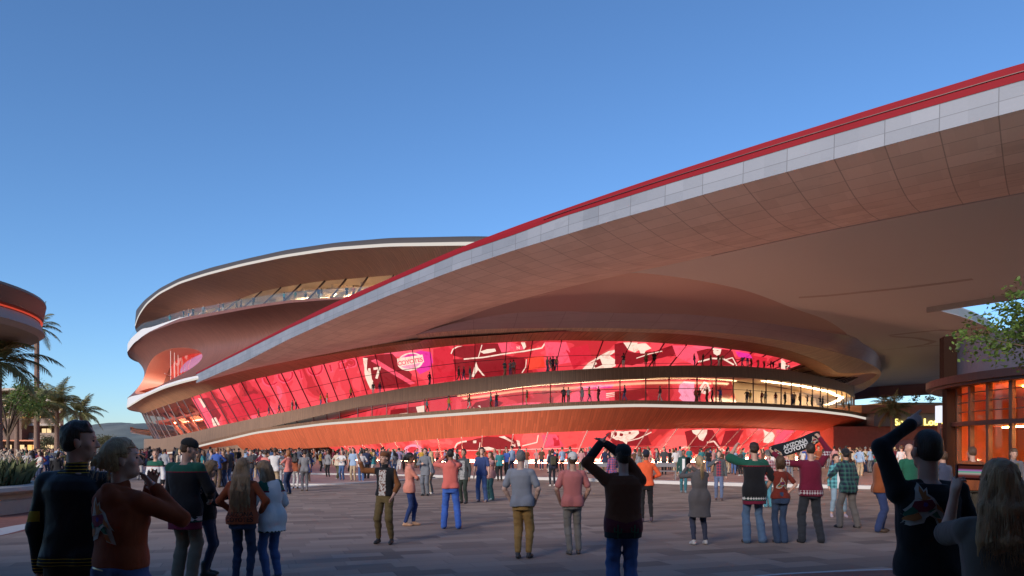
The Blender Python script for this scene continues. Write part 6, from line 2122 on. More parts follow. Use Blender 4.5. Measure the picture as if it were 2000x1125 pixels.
EMB = [('cream', [(-.42, .30), (-.33, .80), (-.12, 1.08), (.0, .72), (.18, .86), (.16, .56), (.42, .36), (.62, .06), (1.02, -.46), (.86, -.36), (1.0, -1.06), (.55, -.92), (.44, -.60), (.12, -.40), (-.06, -.80), (-.62, -.96), (-1.08, -.80), (-1.02, -.42), (-.66, -.02)]),
       ('orange', [(-.33, .36), (-.22, .66), (-.12, .94), (-.03, .62), (.10, .74), (.08, .5), (.28, .36), (-.05, .22)]),
       ('cream', [(-.33, .36), (-.22, .70), (-.16, .45), (-.12, .30)]),
       ('maroon', [(-.45, .2), (.30, .30), (.48, .02), (.25, -.25), (-.3, -.3), (-.55, -.05)]),
       ('purple', [(-.06, .16), (.08, .14), (.12, .02), (.02, -.06), (-.10, 0.0)]),
       ('green', [(-.55, -.05), (-.3, -.25), (-.70, -.55), (-.92, -.45)]),
       ('orange', [(-.72, -.48), (-.3, -.33), (-.12, -.58), (-.5, -.73), (-.95, -.68)]),
       ('green', [(.1, -.25), (.42, -.1), (.70, -.56), (.46, -.54)]),
       ('orange', [(.47, -.56), (.70, -.60), (.88, -.96), (.60, -.84)]),
       ('cream', [(-.2, -.55), (.52, -.10), (.56, -.20), (-.16, -.66)]),
       ('orange', [(.45, .12), (.72, -.08), (.88, -.40), (.70, -.25), (.50, -.14)])]
EMB_ORDER = ['cream', 'orange', 'maroon', 'purple', 'green']
def emb_mats(f=1.0):
    return [cloth_mat(tuple(q * f for q in c)) for c in ((0.55, 0.50, 0.44), (0.48, 0.17, 0.05), (0.22, 0.02, 0.045), (0.12, 0.05, 0.28), (0.03, 0.13, 0.08))]
def project(info, key, polys, cx, cz, name, mats, front=False, off=0.004, sub=0.02, parent=None, xaxis=(1, 0, 0)):
    """lay flat shapes on a garment: polys = (material index, [(x, z)...], optional tris) in metres round (cx, cz) of the figure"""
    o = info['parts'][key]
    bvh = BVHTree.FromPolygons([v.co.copy() for v in o.data.vertices], [tuple(p.vertices) for p in o.data.polygons])
    V, F, M = [], [], []
    sg = 1 if front else -1
    for li, (m, pts, *tr) in enumerate(polys):
        bm = bmesh.new()
        vs = [bm.verts.new((x, z_, 0)) for x, z_ in pts]
        tris = tr[0] if tr else tessellate_polygon([[Vector((x, z_, 0)) for x, z_ in pts]])
        for t in tris:
            try: bm.faces.new([vs[i] for i in t])
            except ValueError: pass
        for _ in range(3):
            es = [e for e in bm.edges if e.calc_length() > sub]
            if not es: break
            bmesh.ops.subdivide_edges(bm, edges=es, cuts=1); bmesh.ops.triangulate(bm, faces=bm.faces)
        D = {}
        for v in bm.verts:
            h = bvh.ray_cast(Vector((cx + v.co.x * (-1 if front else 1), sg * 1.5, cz + v.co.y)), Vector((0, -sg, 0)))
            if h[0] is not None:
                D[v] = len(V); V.append(h[0] + Vector((0, sg * (off + 0.0012 * li), 0)))
        for f in bm.faces:
            if all(v in D for v in f.verts):
                F.append([D[v] for v in f.verts]); M.append(m)
        bm.free()
    e = mesh_from(name, V, F, None, mats, True, mi=M)
    e.parent = o
    return e
def emblem(info, cx, cz, s, f=1.0, front=False, key='top'):
    return project(info, key, [(EMB_ORDER.index(c), [(x * s, y * s) for x, y in p]) for c, p in EMB], cx, cz, 'emblem', emb_mats(f), front)
def lettering(info, rows, cx, cz, size, mat, front=False, key='top', lead=1.05, offset=0.03, spacing=1.0):
    polys = []
    for i, body in enumerate(rows):
        me = text_mesh(body, size, 0, 'CENTER', spacing, 0, offset * size)
        polys.append((0, [(v.co.x, v.co.y - i * size * lead) for v in me.vertices], [tuple(p.vertices) for p in me.polygons]))
        bpy.data.meshes.remove(me)
    return project(info, key, polys, cx, cz, 'lettering', [mat], front, sub=0.05)
def held(name, label, cat, loc, rot, builder, mats):
    b = MB(); builder(b)
    o = b.build(name, mats, None)
    o.location = loc; o.rotation_euler = rot
    return tag(o, label, cat)
def W(info, p):
    """a figure's local point in the world"""
    r = info['root']
    return Matrix.LocRotScale(r.location, r.rotation_euler, r.scale) @ Vector(p)
M_PHONE = simple('black_phone_case', (0.012, 0.012, 0.014), 0.3)
def phone_b(b, w=0.075, hgt=0.155):
    b.box((0, 0, 0), (w, 0.009, hgt), mi=0); b.box((0, -0.0052, 0), (w - 0.008, 0.001, hgt - 0.014), mi=1)

WHITE, CREAM_C = (0.62, 0.62, 0.62), (0.5, 0.46, 0.40)
RUST, DENIM, DKDENIM = (0.26, 0.058, 0.020), (0.055, 0.10, 0.24), (0.022, 0.035, 0.075)
BLACK, GREEN, MAROON, KHAKI = (0.011, 0.011, 0.013), (0.012, 0.085, 0.055), (0.135, 0.008, 0.028), (0.34, 0.20, 0.065)
rib_y = cloth_mat((0.012, 0.012, 0.012), 'rib', (0.42, 0.27, 0.02))
yel = cloth_mat((0.42, 0.28, 0.02)); white_c = cloth_mat(WHITE); green_c = cloth_mat(GREEN); maroon_c = cloth_mat(MAROON)
band_c = cloth_mat((0.55, 0.53, 0.5), 'band', (0.01, 0.02, 0.02)); bandm_c = cloth_mat((0.5, 0.45, 0.45), 'band', MAROON); black_c = cloth_mat(BLACK)
DN = (0, 0, -1)

# foreground, left
p = person(150, 4.7, 'tall young man in a black satin bomber jacket with yellow stripes, seen from behind', 1.89, 4, 'light', 'dark', BLACK, 'jacket', 'jacket', 'satin', None, (0.045, 0.038, 0.028), voxel=0.0085,
           hem=0.90, loose=0.034, head=(R(72), 0, 0), hair='short', trousers='straight', wrinkle=0.005, seed=1, build=1.04,
           paint=[(rib_y, lambda x, y, z: (z < 0.965) & (np.abs(x) < 0.24)), (rib_y, lambda x, y, z: (z > 1.455) & (np.abs(x) < 0.1)),
                  (yel, lambda x, y, z: (np.abs(x) > 0.205) & (z > 1.165) & (z < 1.235)), (rib_y, lambda x, y, z: (np.abs(x) > 0.2) & (z < 0.94))])
p = person(236, 4.4, 'blonde woman with a messy bun in a rust hoodie, hands cupped to her mouth', 1.79, -22, 'pale', 'blonde', RUST, 'hoodie', 'hoodie', 'knit', None, DENIM, 'denim', 'jeans', sex='f', voxel=0.0085,
           hem=0.98, loose=0.032, head=(R(40), 0.06, 0), hair='bun', trousers='slim', armL=((0.02, 0.20, 1.46), (-0.7, 0.2, -1)), armR=((0.16, 0.13, 1.45), (0.8, 0.1, -1)), handL='flat', handR='flat',
           palmL=(0.6, -0.8, 0), palmR=(-0.6, -0.8, 0), wrinkle=0.005, seed=2, build=1.08)
emblem(p, -0.03, 1.28, 0.135, 0.9)
for i, zz in enumerate((0.985, 0.925)):
    project(p, 'trousers', [(0, [(-0.05, 0.006), (0.055, -0.006), (0.055, -0.014), (-0.05, -0.002)])], -0.03 - 0.02 * i, zz * 1.01, 'zip', [simple('brass_zip', (0.45, 0.40, 0.28), 0.35, 0.8)], off=0.012)
hockey = [(green_c, lambda x, y, z: z > 1.375), (cloth_mat((0.16, 0.01, 0.02)), lambda x, y, z: (z > 1.358) & (z <= 1.375)), (band_c, lambda x, y, z: (z > 0.775) & (z < 0.825) & (np.abs(x) < 0.23)),
          (green_c, lambda x, y, z: (z > 0.76) & (z <= 0.775)), (maroon_c, lambda x, y, z: z < 0.755)]
p = person(362, 9.2, 'man in a dark cap and black green-shouldered hockey jersey, looking down', 1.86, -8, 'light', 'brown', BLACK, 'jersey', 'jersey', 'plain', None, (0.16, 0.135, 0.095), voxel=0.011, sleeve='three',
           hem=0.665, loose=0.045, head=(R(62), R(-14), 0), hair='crop', hat='cap', trousers='straight', armL=((-0.1, 0.30, 1.12), (-0.8, -0.4, -0.6)), armR=((0.2, 0.26, 1.02), (0.8, -0.4, -0.6)), handL='grip', handR='grip', paint=hockey, seed=3, build=1.08)
p = person(404, 9.7, 'woman in sunglasses and dark clothes looking at her phone beside the capped man', 1.60, -75, 'light', 'sandy', BLACK, 'jacket', 'jacket', 'plain', None, DKDENIM, 'denim', 'jeans', sex='f',
           hem=0.86, loose=0.03, head=(0, R(-24), 0), hair='bob', trousers='skinny', shoes='boot', armL=((-0.08, 0.32, 1.18), (-0.8, -0.2, -0.8)), armR=((0.12, 0.28, 1.06), (0.8, -0.2, -0.8)), handL='grip', handR='grip', seed=4)
F = Field(); hc_, Rh_ = p['head'], p['Rh']; hh = lambda x, y, z_: hc_ + Rh_ @ np.array([x, y, z_]) * 0.9
for sx in (-1, 1): F.ell(hh(sx * 0.032, 0.088, 0.004), (0.026, 0.012, 0.019), 0.006, Rh_); F.cone(hh(sx * 0.055, 0.08, 0.008), hh(sx * 0.08, 0.0, 0.008), 0.004, 0.003, 0.003)
Vq = F.mesh(0.004); o = bpy.data.objects.new('sunglasses', np_mesh('sunglasses', Vq[0], Vq[1], [M_EYE])); COL.objects.link(o); o.parent = p['root']
held('phone', 'dark phone held by the woman in sunglasses', 'phone', W(p, p['wrL'] + np.array([0.02, 0.09, 0.05])), (R(-35), 0, R(-75)), phone_b, [M_PHONE, emit('phone_glow', (0.5, 0.6, 0.9), 0.12)])
held('drink_can', 'blue drink can beside the woman in sunglasses', 'can', W(p, p['wrR'] + np.array([-0.02, 0.085, 0.03])), (0, 0, 0), lambda b: b.lathe([(0.0, -0.06), (0.027, -0.06), (0.033, -0.05), (0.033, 0.05), (0.027, 0.06), (0.0, 0.06)], (0, 0, 0), 16), [simple('blue_can', (0.02, 0.06, 0.42), 0.3, 0.4)])
p = person(474, 9.0, 'woman with very long fair hair in a rust jacket with dark lettering, seen from behind', 1.62, 2, 'light', 'sandy', RUST, 'jacket', 'jacket', 'knit', None, DKDENIM, 'denim', 'jeans', sex='f', voxel=0.010,
           hem=0.86, loose=0.04, hair='verylong', trousers='skinny', armL=((-0.22, 0.16, 1.02), (-1, -0.5, -0.2)), armR=((0.22, 0.16, 1.02), (1, -0.5, -0.2)), seed=5, build=1.12)
lettering(p, ['ARIZONA', 'COYOTES'], 0.0, 0.885, 0.078, cloth_mat((0.03, 0.012, 0.010)), offset=0.02, lead=0.85)
jw = [(green_c, lambda x, y, z: (z > 1.30) & (np.abs(x) > 0.11)), (maroon_c, lambda x, y, z: (z > 1.275) & (z <= 1.30) & (np.abs(x) > 0.11)), (band_c, lambda x, y, z: z < 0.735)]
p = person(531, 9.3, 'fair-haired woman in a white hockey shirt with green shoulder patches, head bowed', 1.62, 55, 'light', 'sandy', WHITE, 'jersey', 'jersey', 'plain', None, DENIM, 'denim', 'jeans', sex='f', voxel=0.010, sleeve='elbow',
           hem=0.715, loose=0.04, head=(R(-10), R(-38), R(-8)), hair='verylong', trousers='slim', armL=((-0.18, 0.16, 0.95), (-1, -0.5, 0)), armR=((0.2, 0.08, 0.90), (1, -0.5, 0)), paint=jw, seed=6, lean=(0, 0.05, 0))
# the man holding up his palm
vars_ = [(cloth_mat((0.5, 0.47, 0.44), 'print', (0.16, 0.07, 0.05)), lambda x, y, z: (np.abs(x - 0.01) < 0.075) & (y > 0.02) & (z < 1.43)), (cloth_mat((0.20, 0.075, 0.025)), lambda x, y, z: (np.abs(x) > 0.215) & (z < 1.5)), (cloth_mat((0.20, 0.075, 0.025)), lambda x, y, z: (x > 0.2))]
p = person(752, 13.1, 'man in a black and tan varsity jacket and backwards cap reaching one palm up', 1.68, 168, 'light', 'brown', BLACK, 'jacket', 'jacket', 'plain', None, (0.12, 0.085, 0.035), voxel=0.010, hem=0.93, loose=0.028,
           head=(R(25), 0.05, 0), hair='short', hat='cap_back', hatc=(0.16, 0.06, 0.025), trousers='cuffed', armR=((0.52, 0.14, 1.66), (0.3, -0.3, -1)), handR='flat', palmR=(0.7, 0.5, 0), armL=((-0.23, 0.14, 0.93), (-0.6, -0.8, 0)), sleeve='three', paint=vars_, seed=7,
           legL=((-0.15, 0.03),), legR=((0.15, 0.0),))
p = person(800, 16.2, 'woman in a salmon blouse and dark skinny jeans with high heels, arms folded', 1.67, -78, 'brown', 'black', (0.62, 0.235, 0.17), 'shirt', 'blouse', 'plain', None, (0.02, 0.04, 0.13), 'denim', 'jeans', (0.48, 0.28, 0.17), sex='f',
           hem=0.80, loose=0.03, hair='ponytail', trousers='skinny', shoes='heel', armL=((0.1, 0.20, 1.16), (-1, 0.3, -0.5)), armR=((-0.1, 0.22, 1.12), (1, 0.3, -0.5)), legL=((-0.06, 0.12),), legR=((0.08, -0.10),), seed=8)
p = person(880, 15.6, 'man in a salmon hooded top and bright blue jeans taking a picture', 1.74, 3, 'brown', 'black', (0.58, 0.135, 0.11), 'hoodie', 'hoodie', 'knit', None, (0.05, 0.13, 0.46), 'denim', 'jeans', (0.03, 0.04, 0.09),
           hem=0.90, loose=0.028, hair='buzz', trousers='straight', armL=((-0.17, 0.28, 1.58), (-1, 0.1, -0.5)), armR=((0.0, 0.32, 1.55), (1, 0.1, -0.6)), handL='grip', handR='grip', legL=((-0.16, 0.0),), legR=((0.19, -0.05),), seed=9)
p = person(906, 23.0, 'bearded man in a grey vest under a dark cardigan, dark green trousers', 1.75, 150, 'tan', 'dark', (0.05, 0.055, 0.06), 'jacket', 'cardigan', 'plain', None, (0.022, 0.032, 0.025), voxel=0.014, hem=0.78, loose=0.024, hair='short', trousers='slim',
           armR=((0.1, 0.22, 1.18), (1, -0.2, -0.5)), paint=[(cloth_mat((0.28, 0.28, 0.28), 'print', (0.16, 0.16, 0.16)), lambda x, y, z: (np.abs(x) < 0.10) & (y > 0.0) & (z < 1.40))], seed=10)
p = person(941, 23.8, 'man in a blue T-shirt and blue jeans wearing black headphones, looking up', 1.80, 168, 'light', 'dark', (0.04, 0.062, 0.17), 'tee', 'shirt', 'plain', None, DENIM, 'denim', 'jeans', (0.3, 0.22, 0.2), voxel=0.014, hem=0.86, loose=0.022, hair='short', hat='headphones', head=(R(-15), R(14), 0),
           trousers='straight', legL=((-0.16, 0.05),), legR=((0.13, 0.0),), seed=11)
p = person(958, 24.8, 'woman in a dusty pink jacket and teal trousers, right behind the man in headphones', 1.68, 140, 'light', 'brown', (0.46, 0.22, 0.20), 'jacket', 'jacket', 'plain', None, (0.03, 0.09, 0.095), shoec=(0.4, 0.5, 0.45), sex='f', voxel=0.014, hem=0.78, loose=0.03, hair='long', trousers='flare',
           armL=((-0.06, 0.2, 1.42), (-1, 0, -0.6)), legL=((-0.18, 0.12),), legR=((0.2, -0.1),), seed=12)
p = person(1019, 11.3, 'man in a light grey T-shirt and khaki trousers with cropped grey hair, hands in pockets', 1.71, -14, 'pale', 'grey', (0.235, 0.25, 0.285), 'tee', 'shirt', 'plain', None, KHAKI, shoec=(0.05, 0.045, 0.045), voxel=0.010, hem=0.86, loose=0.026, hair='buzz', trousers='cuffed', botname='chinos',
           armL=((-0.215, 0.10, 0.92), (-1, -0.6, 0)), armR=((0.215, 0.12, 0.92), (1, -0.6, 0)), handL='fist', handR='fist', legL=((-0.06, -0.03),), legR=((0.12, 0.05),), seed=13, hipx=0.01, build=1.05, lean=(-0.02, 0, 0))
p = person(1119, 11.7, 'man in a faded pink T-shirt and white backwards cap, grey jeans', 1.67, 6, 'light', 'brown', (0.47, 0.155, 0.145), 'tee', 'shirt', 'plain', None, (0.21, 0.195, 0.175), 'denim', 'jeans', (0.10, 0.09, 0.085), voxel=0.010, hem=0.84, loose=0.03, hair='short', hat='cap_back', hatc=(0.62, 0.60, 0.56), head=(R(10), R(10), 0),
           trousers='slim', armL=((-0.225, 0.13, 0.92), (-1, -0.6, 0)), armR=((0.225, 0.13, 0.92), (1, -0.6, 0)), handL='fist', handR='fist', legL=((-0.06, 0.0),), legR=((0.12, 0.08),), seed=14, hipx=-0.01, build=1.05)
brown_p = [(black_c, lambda x, y, z: (z < 0.855 + 0.0 * x)), (cloth_mat((0.075, 0.008, 0.012)), lambda x, y, z: (z >= 0.855) & (z < 0.955 + 0.25 * np.abs(x)) & (np.abs(x) < 0.26)), (black_c, lambda x, y, z: z > 1.66)]
p = person(1217, 7.6, 'man in a dark brown sweater and black backwards cap with hands clasped over his head', 1.76, 2, 'light', 'dark', (0.105, 0.032, 0.012), 'sweater', 'sweater', 'knit', None, DENIM, 'denim', 'jeans', voxel=0.009, hem=0.79, loose=0.034, hair='short', hat='cap_back', hatc=(0.012, 0.014, 0.014), head=(R(-6), R(8), 0),
           trousers='straight', armL=((-0.25, 0.08, 1.79), (-1, 0, 0.1)), armR=((-0.185, 0.10, 1.80), (0.6, 0.1, 0.8)), handL='flat', handR='relaxed', palmL=(1, 0, 0), palmR=(-1, 0, 0), paint=brown_p, seed=15, build=1.12)
cact = cloth_mat((0.02, 0.06, 0.03))
for cx_ in (-0.09, 0.10):
    project(p, 'top', [(0, [(-.008, -.07), (.008, -.07), (.008, .07), (-.008, .07)]), (0, [(-.045, -.01), (-.006, -.01), (-.006, .004), (-.03, .004), (-.03, .04), (-.045, .04)]), (0, [(.006, -.02), (.045, -.02), (.045, .03), (.03, .03), (.03, -.005), (.006, -.005)])], cx_, 0.86, 'cactus_print', [cact])
project(p, 'trousers', [(0, [(-.02, -.005), (.02, -.006), (.02, .006), (-.02, .007)])], -0.10, 0.775, 'label_patch', [cloth_mat((0.02, 0.018, 0.015))], off=0.012)
p = person(1262, 17.0, 'person in an orange running jacket, black leggings and a dark beanie, seen from behind', 1.72, -6, 'brown', 'black', (0.70, 0.105, 0.035), 'jacket', 'jacket', 'plain', None, BLACK, botname='leggings', shoec=(0.06, 0.04, 0.06), hem=0.90, loose=0.022, hair='crop', hat='beanie', hatc=(0.015, 0.016, 0.03),
           trousers='legging', armL=((-0.1, 0.24, 1.12), (-1, -0.4, -0.4)), armR=((0.18, 0.2, 1.08), (1, -0.6, -0.3)), legL=((-0.09, 0.02),), legR=((0.13, -0.06), {'z': 0.11}), seed=16)
p = person(1366, 12.9, 'woman in a long grey coat with a blonde ponytail holding up a phone', 1.62, 5, 'light', 'blonde', (0.095, 0.085, 0.085), 'coat', 'coat', 'plain', None, (0.04, 0.045, 0.075), botname='leggings', shoec=(0.5, 0.47, 0.44), sex='f', voxel=0.010, hem=0.56, loose=0.036, hair='ponytail', trousers='legging',
           armL=((-0.17, 0.30, 1.52), (-0.9, 0.0, -0.7)), armR=((-0.05, 0.32, 1.52), (0.9, 0.0, -0.7)), handL='grip', handR='grip', palmL=(0.5, -0.8, 0), palmR=(-0.5, -0.8, 0), legL=((-0.12, 0.02),), legR=((0.15, 0.05),), seed=17)
held('phone', 'black phone held up in both hands by the woman in the long grey coat', 'phone', W(p, (-0.105, 0.345, 1.50)), (R(6), 0, R(5)), phone_b, [M_PHONE, M_PHONE])
p = person(1335, 29.0, 'man in a dark green jacket and teal trousers walking towards us', 1.74, 170, 'brown', 'black', (0.018, 0.06, 0.055), 'jacket', 'jacket', 'plain', None, (0.03, 0.12, 0.15), shoec=(0.15, 0.2, 0.22), voxel=0.016, hem=0.88, loose=0.03, hair='short', trousers='slim',
           paint=[(white_c, lambda x, y, z: (np.abs(x) < 0.06) & (y > 0.0) & (z < 1.40))], legL=((-0.07, 0.18),), legR=((0.08, -0.1),), seed=18)
p = person(1404, 24.5, 'boy in a grey vest over a red plaid shirt and blue jeans', 1.70, 165, 'pale', 'brown', (0.07, 0.075, 0.08), 'jacket', 'jacket', 'plain', None, (0.10, 0.13, 0.22), 'denim', 'jeans', (0.08, 0.05, 0.05), voxel=0.014, hem=0.86, loose=0.03, hair='curly', trousers='slim',
           armR=((0.16, 0.18, 1.35), (1, -0.2, -0.6)), paint=[(cloth_mat((0.30, 0.02, 0.02), 'plaid', (0.03, 0.03, 0.07)), lambda x, y, z: (np.abs(x) < 0.085) & (y > 0.0) & (z < 1.42))], legL=((-0.1, 0.1),), legR=((0.1, -0.04),), seed=19)
# three friends with the scarf
p = person(1473, 13.2, 'man in a black hockey jersey with green shoulders raising a fist, first of the trio', 1.85, 4, 'light', 'dark', BLACK, 'jersey', 'jersey', 'plain', None, (0.08, 0.14, 0.235), 'denim', 'jeans', (0.07, 0.035, 0.02), voxel=0.011, sleeve='elbow', hem=0.69, loose=0.048, hair='short', trousers='flare',
           armL=((-0.30, 0.16, 1.70), (-0.8, -0.3, -1)), handL='fist', palmL=(1, 0, 0), armR=((0.28, 0.10, 0.95), (1, -0.4, 0)), paint=hockey, legL=((-0.15, 0.0),), legR=((0.16, 0.02),), seed=20, build=1.08)
p = person(1524, 13.2, 'woman in a fitted rust T-shirt with an emblem and flared jeans, one arm raised', 1.62, 2, 'light', 'brown', (0.145, 0.02, 0.012), 'tee', 'shirt', 'plain', None, (0.035, 0.06, 0.115), 'denim', 'jeans', sex='f', voxel=0.010, hem=0.90, loose=0.014, hair='bob', trousers='flare', shoes='heel',
           armL=((-0.45, 0.10, 1.70), (-0.5, -0.2, -1)), handL='fist', palmL=(1, 0, 0), armR=((0.13, -0.06, 1.0), (1, -0.5, -0.2)), legL=((-0.075, 0.0),), legR=((0.08, 0.0),), seed=21)
emblem(p, 0.0, 1.10, 0.105, 0.7)
msw = [(bandm_c, lambda x, y, z: (z > 0.865) & (z < 0.935) & (np.abs(x) < 0.22)), (bandm_c, lambda x, y, z: (x < -0.40) & (x > -0.49)), (bandm_c, lambda x, y, z: (x > 0.23) & (z > 1.56) & (z < 1.63))]
p22 = p = person(1583, 13.2, 'man in a maroon knitted sweater with white pattern bands holding a scarf up high', 1.84, -2, 'light', 'dark', MAROON, 'sweater', 'sweater', 'knit', None, (0.03, 0.034, 0.042), 'plain', 'trousers', BLACK, voxel=0.010, hem=0.835, loose=0.032, hair='crop', trousers='straight',
           armL=((-0.66, 0.12, 1.60), (-0.3, -0.4, -1)), armR=((0.22, 0.10, 1.86), (1, 0.0, -0.1)), handL='grip', handR='grip', palmL=(0, 0.4, 1), palmR=(-0.6, 0.8, 0), paint=msw, legL=((-0.17, 0.0),), legR=((0.19, 0.0),), seed=22, build=1.1)
a_, c_ = W(p, p['wrL'] + np.array([-0.06, 0.05, 0.02])), W(p, p['wrR'] + np.array([0.02, 0.04, 0.06]))
sv, sf, su = [], [], []
nS = 40
for i in range(nS + 1):
    t_ = i / nS
    m_ = a_.lerp(c_, t_) + Vector((0, 0.012 * math.sin(t_ * 17), -0.05 * math.sin(math.pi * t_)))
    wd = 0.125 * (1 - 0.35 * (2 * abs(t_ - 0.5)) ** 6)
    upv_ = Vector((-0.26, 0, 0.97))
    for k, s__ in enumerate((-1, -0.5, 0, 0.5, 1)): sv.append(m_ + upv_ * wd * s__ + Vector((0, 0.008 * math.cos(s__ * 3), 0)))
for i in range(nS):
    for k in range(4): q0 = i * 5 + k; sf.append((q0, q0 + 5, q0 + 6, q0 + 1))
scarf = mesh_from('scarf', sv, sf, None, cloth_mat((0.010, 0.013, 0.018), 'knit'), True)
sm_ = scarf.modifiers.new('t', 'SOLIDIFY'); sm_.thickness = 0.008; sm_.offset = 0
tag(scarf, 'black knitted fan scarf with white lettering stretched between two raised hands', 'scarf')
class _I: pass
def on_scarf(polys, mats, name, sub=0.05):
    bvh = BVHTree.FromPolygons([Vector(v) for v in sv], [tuple(f) for f in sf])
    V, F, M = [], [], []
    ax = (c_ - a_); L_ = ax.length; mid_ = (a_ + c_) / 2
    xd = Vector((ax.x, 0, ax.z)).normalized(); zd = Vector((-xd.z, 0, xd.x))
    for li, (m, pts, *tr) in enumerate(polys):
        tris = tr[0] if tr else tessellate_polygon([[Vector((x, y, 0)) for x, y in pts]])
        b0 = len(V); ok = []
        for x, y in pts:
            w_ = mid_ + xd * x + zd * y
            h = bvh.ray_cast(Vector((w_.x, 8, w_.z)), Vector((0, 1, 0)))
            ok.append(h[0] is not None)
            V.append((h[0] if h[0] is not None else w_) + Vector((0, -0.0065 - 0.001 * li, 0)))
        for t in tris:
            if all(ok[i] for i in t): F.append([b0 + i for i in t]); M.append(m)
    e = mesh_from(name, V, F, None, mats, mi=M); e.parent = scarf
polys = []
for i, body in enumerate(('ARIZONA', 'COYOTES')):
    me = text_mesh(body, 0.105, 0, 'CENTER', 0.98, 0, 0.004)
    polys.append((0, [(v.co.x, v.co.y + 0.008 - 0.088 * i - 0.045) for v in me.vertices], [tuple(q_.vertices) for q_ in me.polygons])); bpy.data.meshes.remove(me)
on_scarf(polys, [white_c], 'lettering')
for cx_ in (-0.36, 0.36):
    on_scarf([(EMB_ORDER.index(cc), [(cx_ + x * 0.075, -0.05 + y * 0.075) for x, y in pp_]) for cc, pp_ in EMB], emb_mats(0.8), 'emblem')
p = person(1636, 18.3, 'smiling girl in a pale turquoise plaid shirt and light jeans facing us', 1.63, 172, 'light', 'dark', (0.10, 0.34, 0.36), 'shirt', 'shirt', 'plaid', (0.03, 0.10, 0.12), (0.22, 0.30, 0.36), 'denim', 'jeans', (0.45, 0.35, 0.37), sex='f', voxel=0.011, hem=0.80, loose=0.03, hair='bun', head=(R(-12), 0, R(8)), trousers='capri',
           paint=[(white_c, lambda x, y, z: (np.abs(x + 0.02) < 0.065) & (y > 0.0) & (z < 1.38))], armL=((-0.1, 0.26, 1.05), (-1, -0.4, -0.3)), legL=((-0.20, 0.05),), legR=((0.2, 0.1),), seed=23, lean=(0.05, 0.03, 0))
p = person(1656, 15.7, 'man in a dark green and navy plaid shirt with grey trousers, seen from behind', 1.74, 12, 'tan', 'black', (0.02, 0.10, 0.075), 'shirt', 'shirt', 'plaid', (0.012, 0.016, 0.035), (0.15, 0.135, 0.125), 'plain', 'trousers', BLACK, voxel=0.011, hem=0.80, loose=0.034, hair='short', trousers='straight', sleeve='three',
           armL=((-0.42, 0.20, 1.12), (-0.8, -0.5, -0.5)), legL=((-0.14, 0.12),), legR=((0.24, -0.02),), seed=24, lean=(0.0, 0.08, 0), hat='cap_back', hatc=(0.012, 0.012, 0.016))
p = person(1718, 15.0, 'man in a rust T-shirt with folded arms and navy jeans', 1.76, -105, 'light', 'brown', (0.22, 0.058, 0.018), 'tee', 'shirt', 'plain', None, (0.028, 0.045, 0.12), 'denim', 'jeans', (0.06, 0.035, 0.02), voxel=0.011, hem=0.83, loose=0.034, hair='crop', trousers='straight', armL=((0.12, 0.22, 1.16), (-1, 0.3, -0.5)), armR=((-0.12, 0.24, 1.12), (1, 0.3, -0.5)),
           legL=((-0.1, 0.06),), legR=((0.14, -0.04),), seed=25, build=1.05)
# foreground, right
p = person(1812, 4.4, 'man in a black sweatshirt with a colourful emblem pointing one finger up', 1.83, -2, 'light', 'dark', (0.008, 0.008, 0.009), 'sweater', 'sweatshirt', 'plain', None, (0.018, 0.024, 0.04), 'denim', 'jeans', voxel=0.008, hem=0.905, loose=0.026, hair='buzz', head=(R(-4), 0.03, 0), trousers='straight',
           armL=((-0.04, 0.14, 1.81), (-1, -0.1, 0.1)), handL='point', palmL=(0.5, 0.8, 0), armR=((0.255, -0.02, 0.88), (0.8, -0.8, 0)), handR='fist', seed=26, build=1.06, wrinkle=0.0045)
emblem(p, -0.085, 1.37, 0.128, 0.6)
p27 = p = person(1954, 3.6, 'woman with long straight fair hair in a loose grey sweater filming with a phone', 1.67, -20, 'light', 'honey', (0.115, 0.095, 0.08), 'sweater', 'sweater', 'knit', None, (0.03, 0.04, 0.05), 'denim', 'jeans', sex='f', voxel=0.008, hem=0.80, loose=0.04, hair='long', trousers='slim', sleeve='elbow',
           armL=((-0.175, 0.26, 1.56), (-0.2, 0.2, -1)), armR=((0.045, 0.28, 1.57), (0.3, 0.2, -1)), handL='grip', handR='grip', palmL=(0.75, 0.5, -0.1), palmR=(-0.75, 0.5, -0.1), seed=27, build=1.12)
wl, wr_ = W(p, p['wrL']), W(p, p['wrR'])
t = NT('phone_screen_view')
sx_, sy_, sz_ = t.sep(t.uv('Object'))
cr = t.ramp(t.m('MULTIPLY_ADD', sz_, 14.0, 0.5), [(0.0, (0.05, 0.02, 0.02)), (0.25, (0.30, 0.06, 0.05)), (0.42, (0.85, 0.75, 0.72)), (0.5, (0.10, 0.75, 0.45)), (0.62, (0.75, 0.30, 0.85)), (0.75, (0.14, 0.03, 0.02))])
t.base((0.01, 0.01, 0.01)); t.set(t.b.inputs['Emission Color'], cr); t.b.inputs['Emission Strength'].default_value = 0.16
held('phone', 'phone in a maroon case held sideways, its screen glowing, by the fair-haired woman filming', 'phone', (wl + wr_) / 2 + Vector((0, 0.035, 0.115)), (0, R(2), R(8)), lambda b: (b.box((0, 0, 0), (0.175, 0.010, 0.085), mi=0), b.box((0, -0.0056, 0), (0.155, 0.001, 0.066), mi=1)), [simple('maroon_case', (0.08, 0.01, 0.012), 0.4), t.mat])
person(1776, 15.2, 'bald man in a green sweater, head showing beside the pointing man', 1.85, 6, 'light', 'brown', (0.015, 0.10, 0.06), 'sweater', 'sweater', 'plain', None, (0.03, 0.03, 0.035), hair='bald', hem=0.85, seed=28)
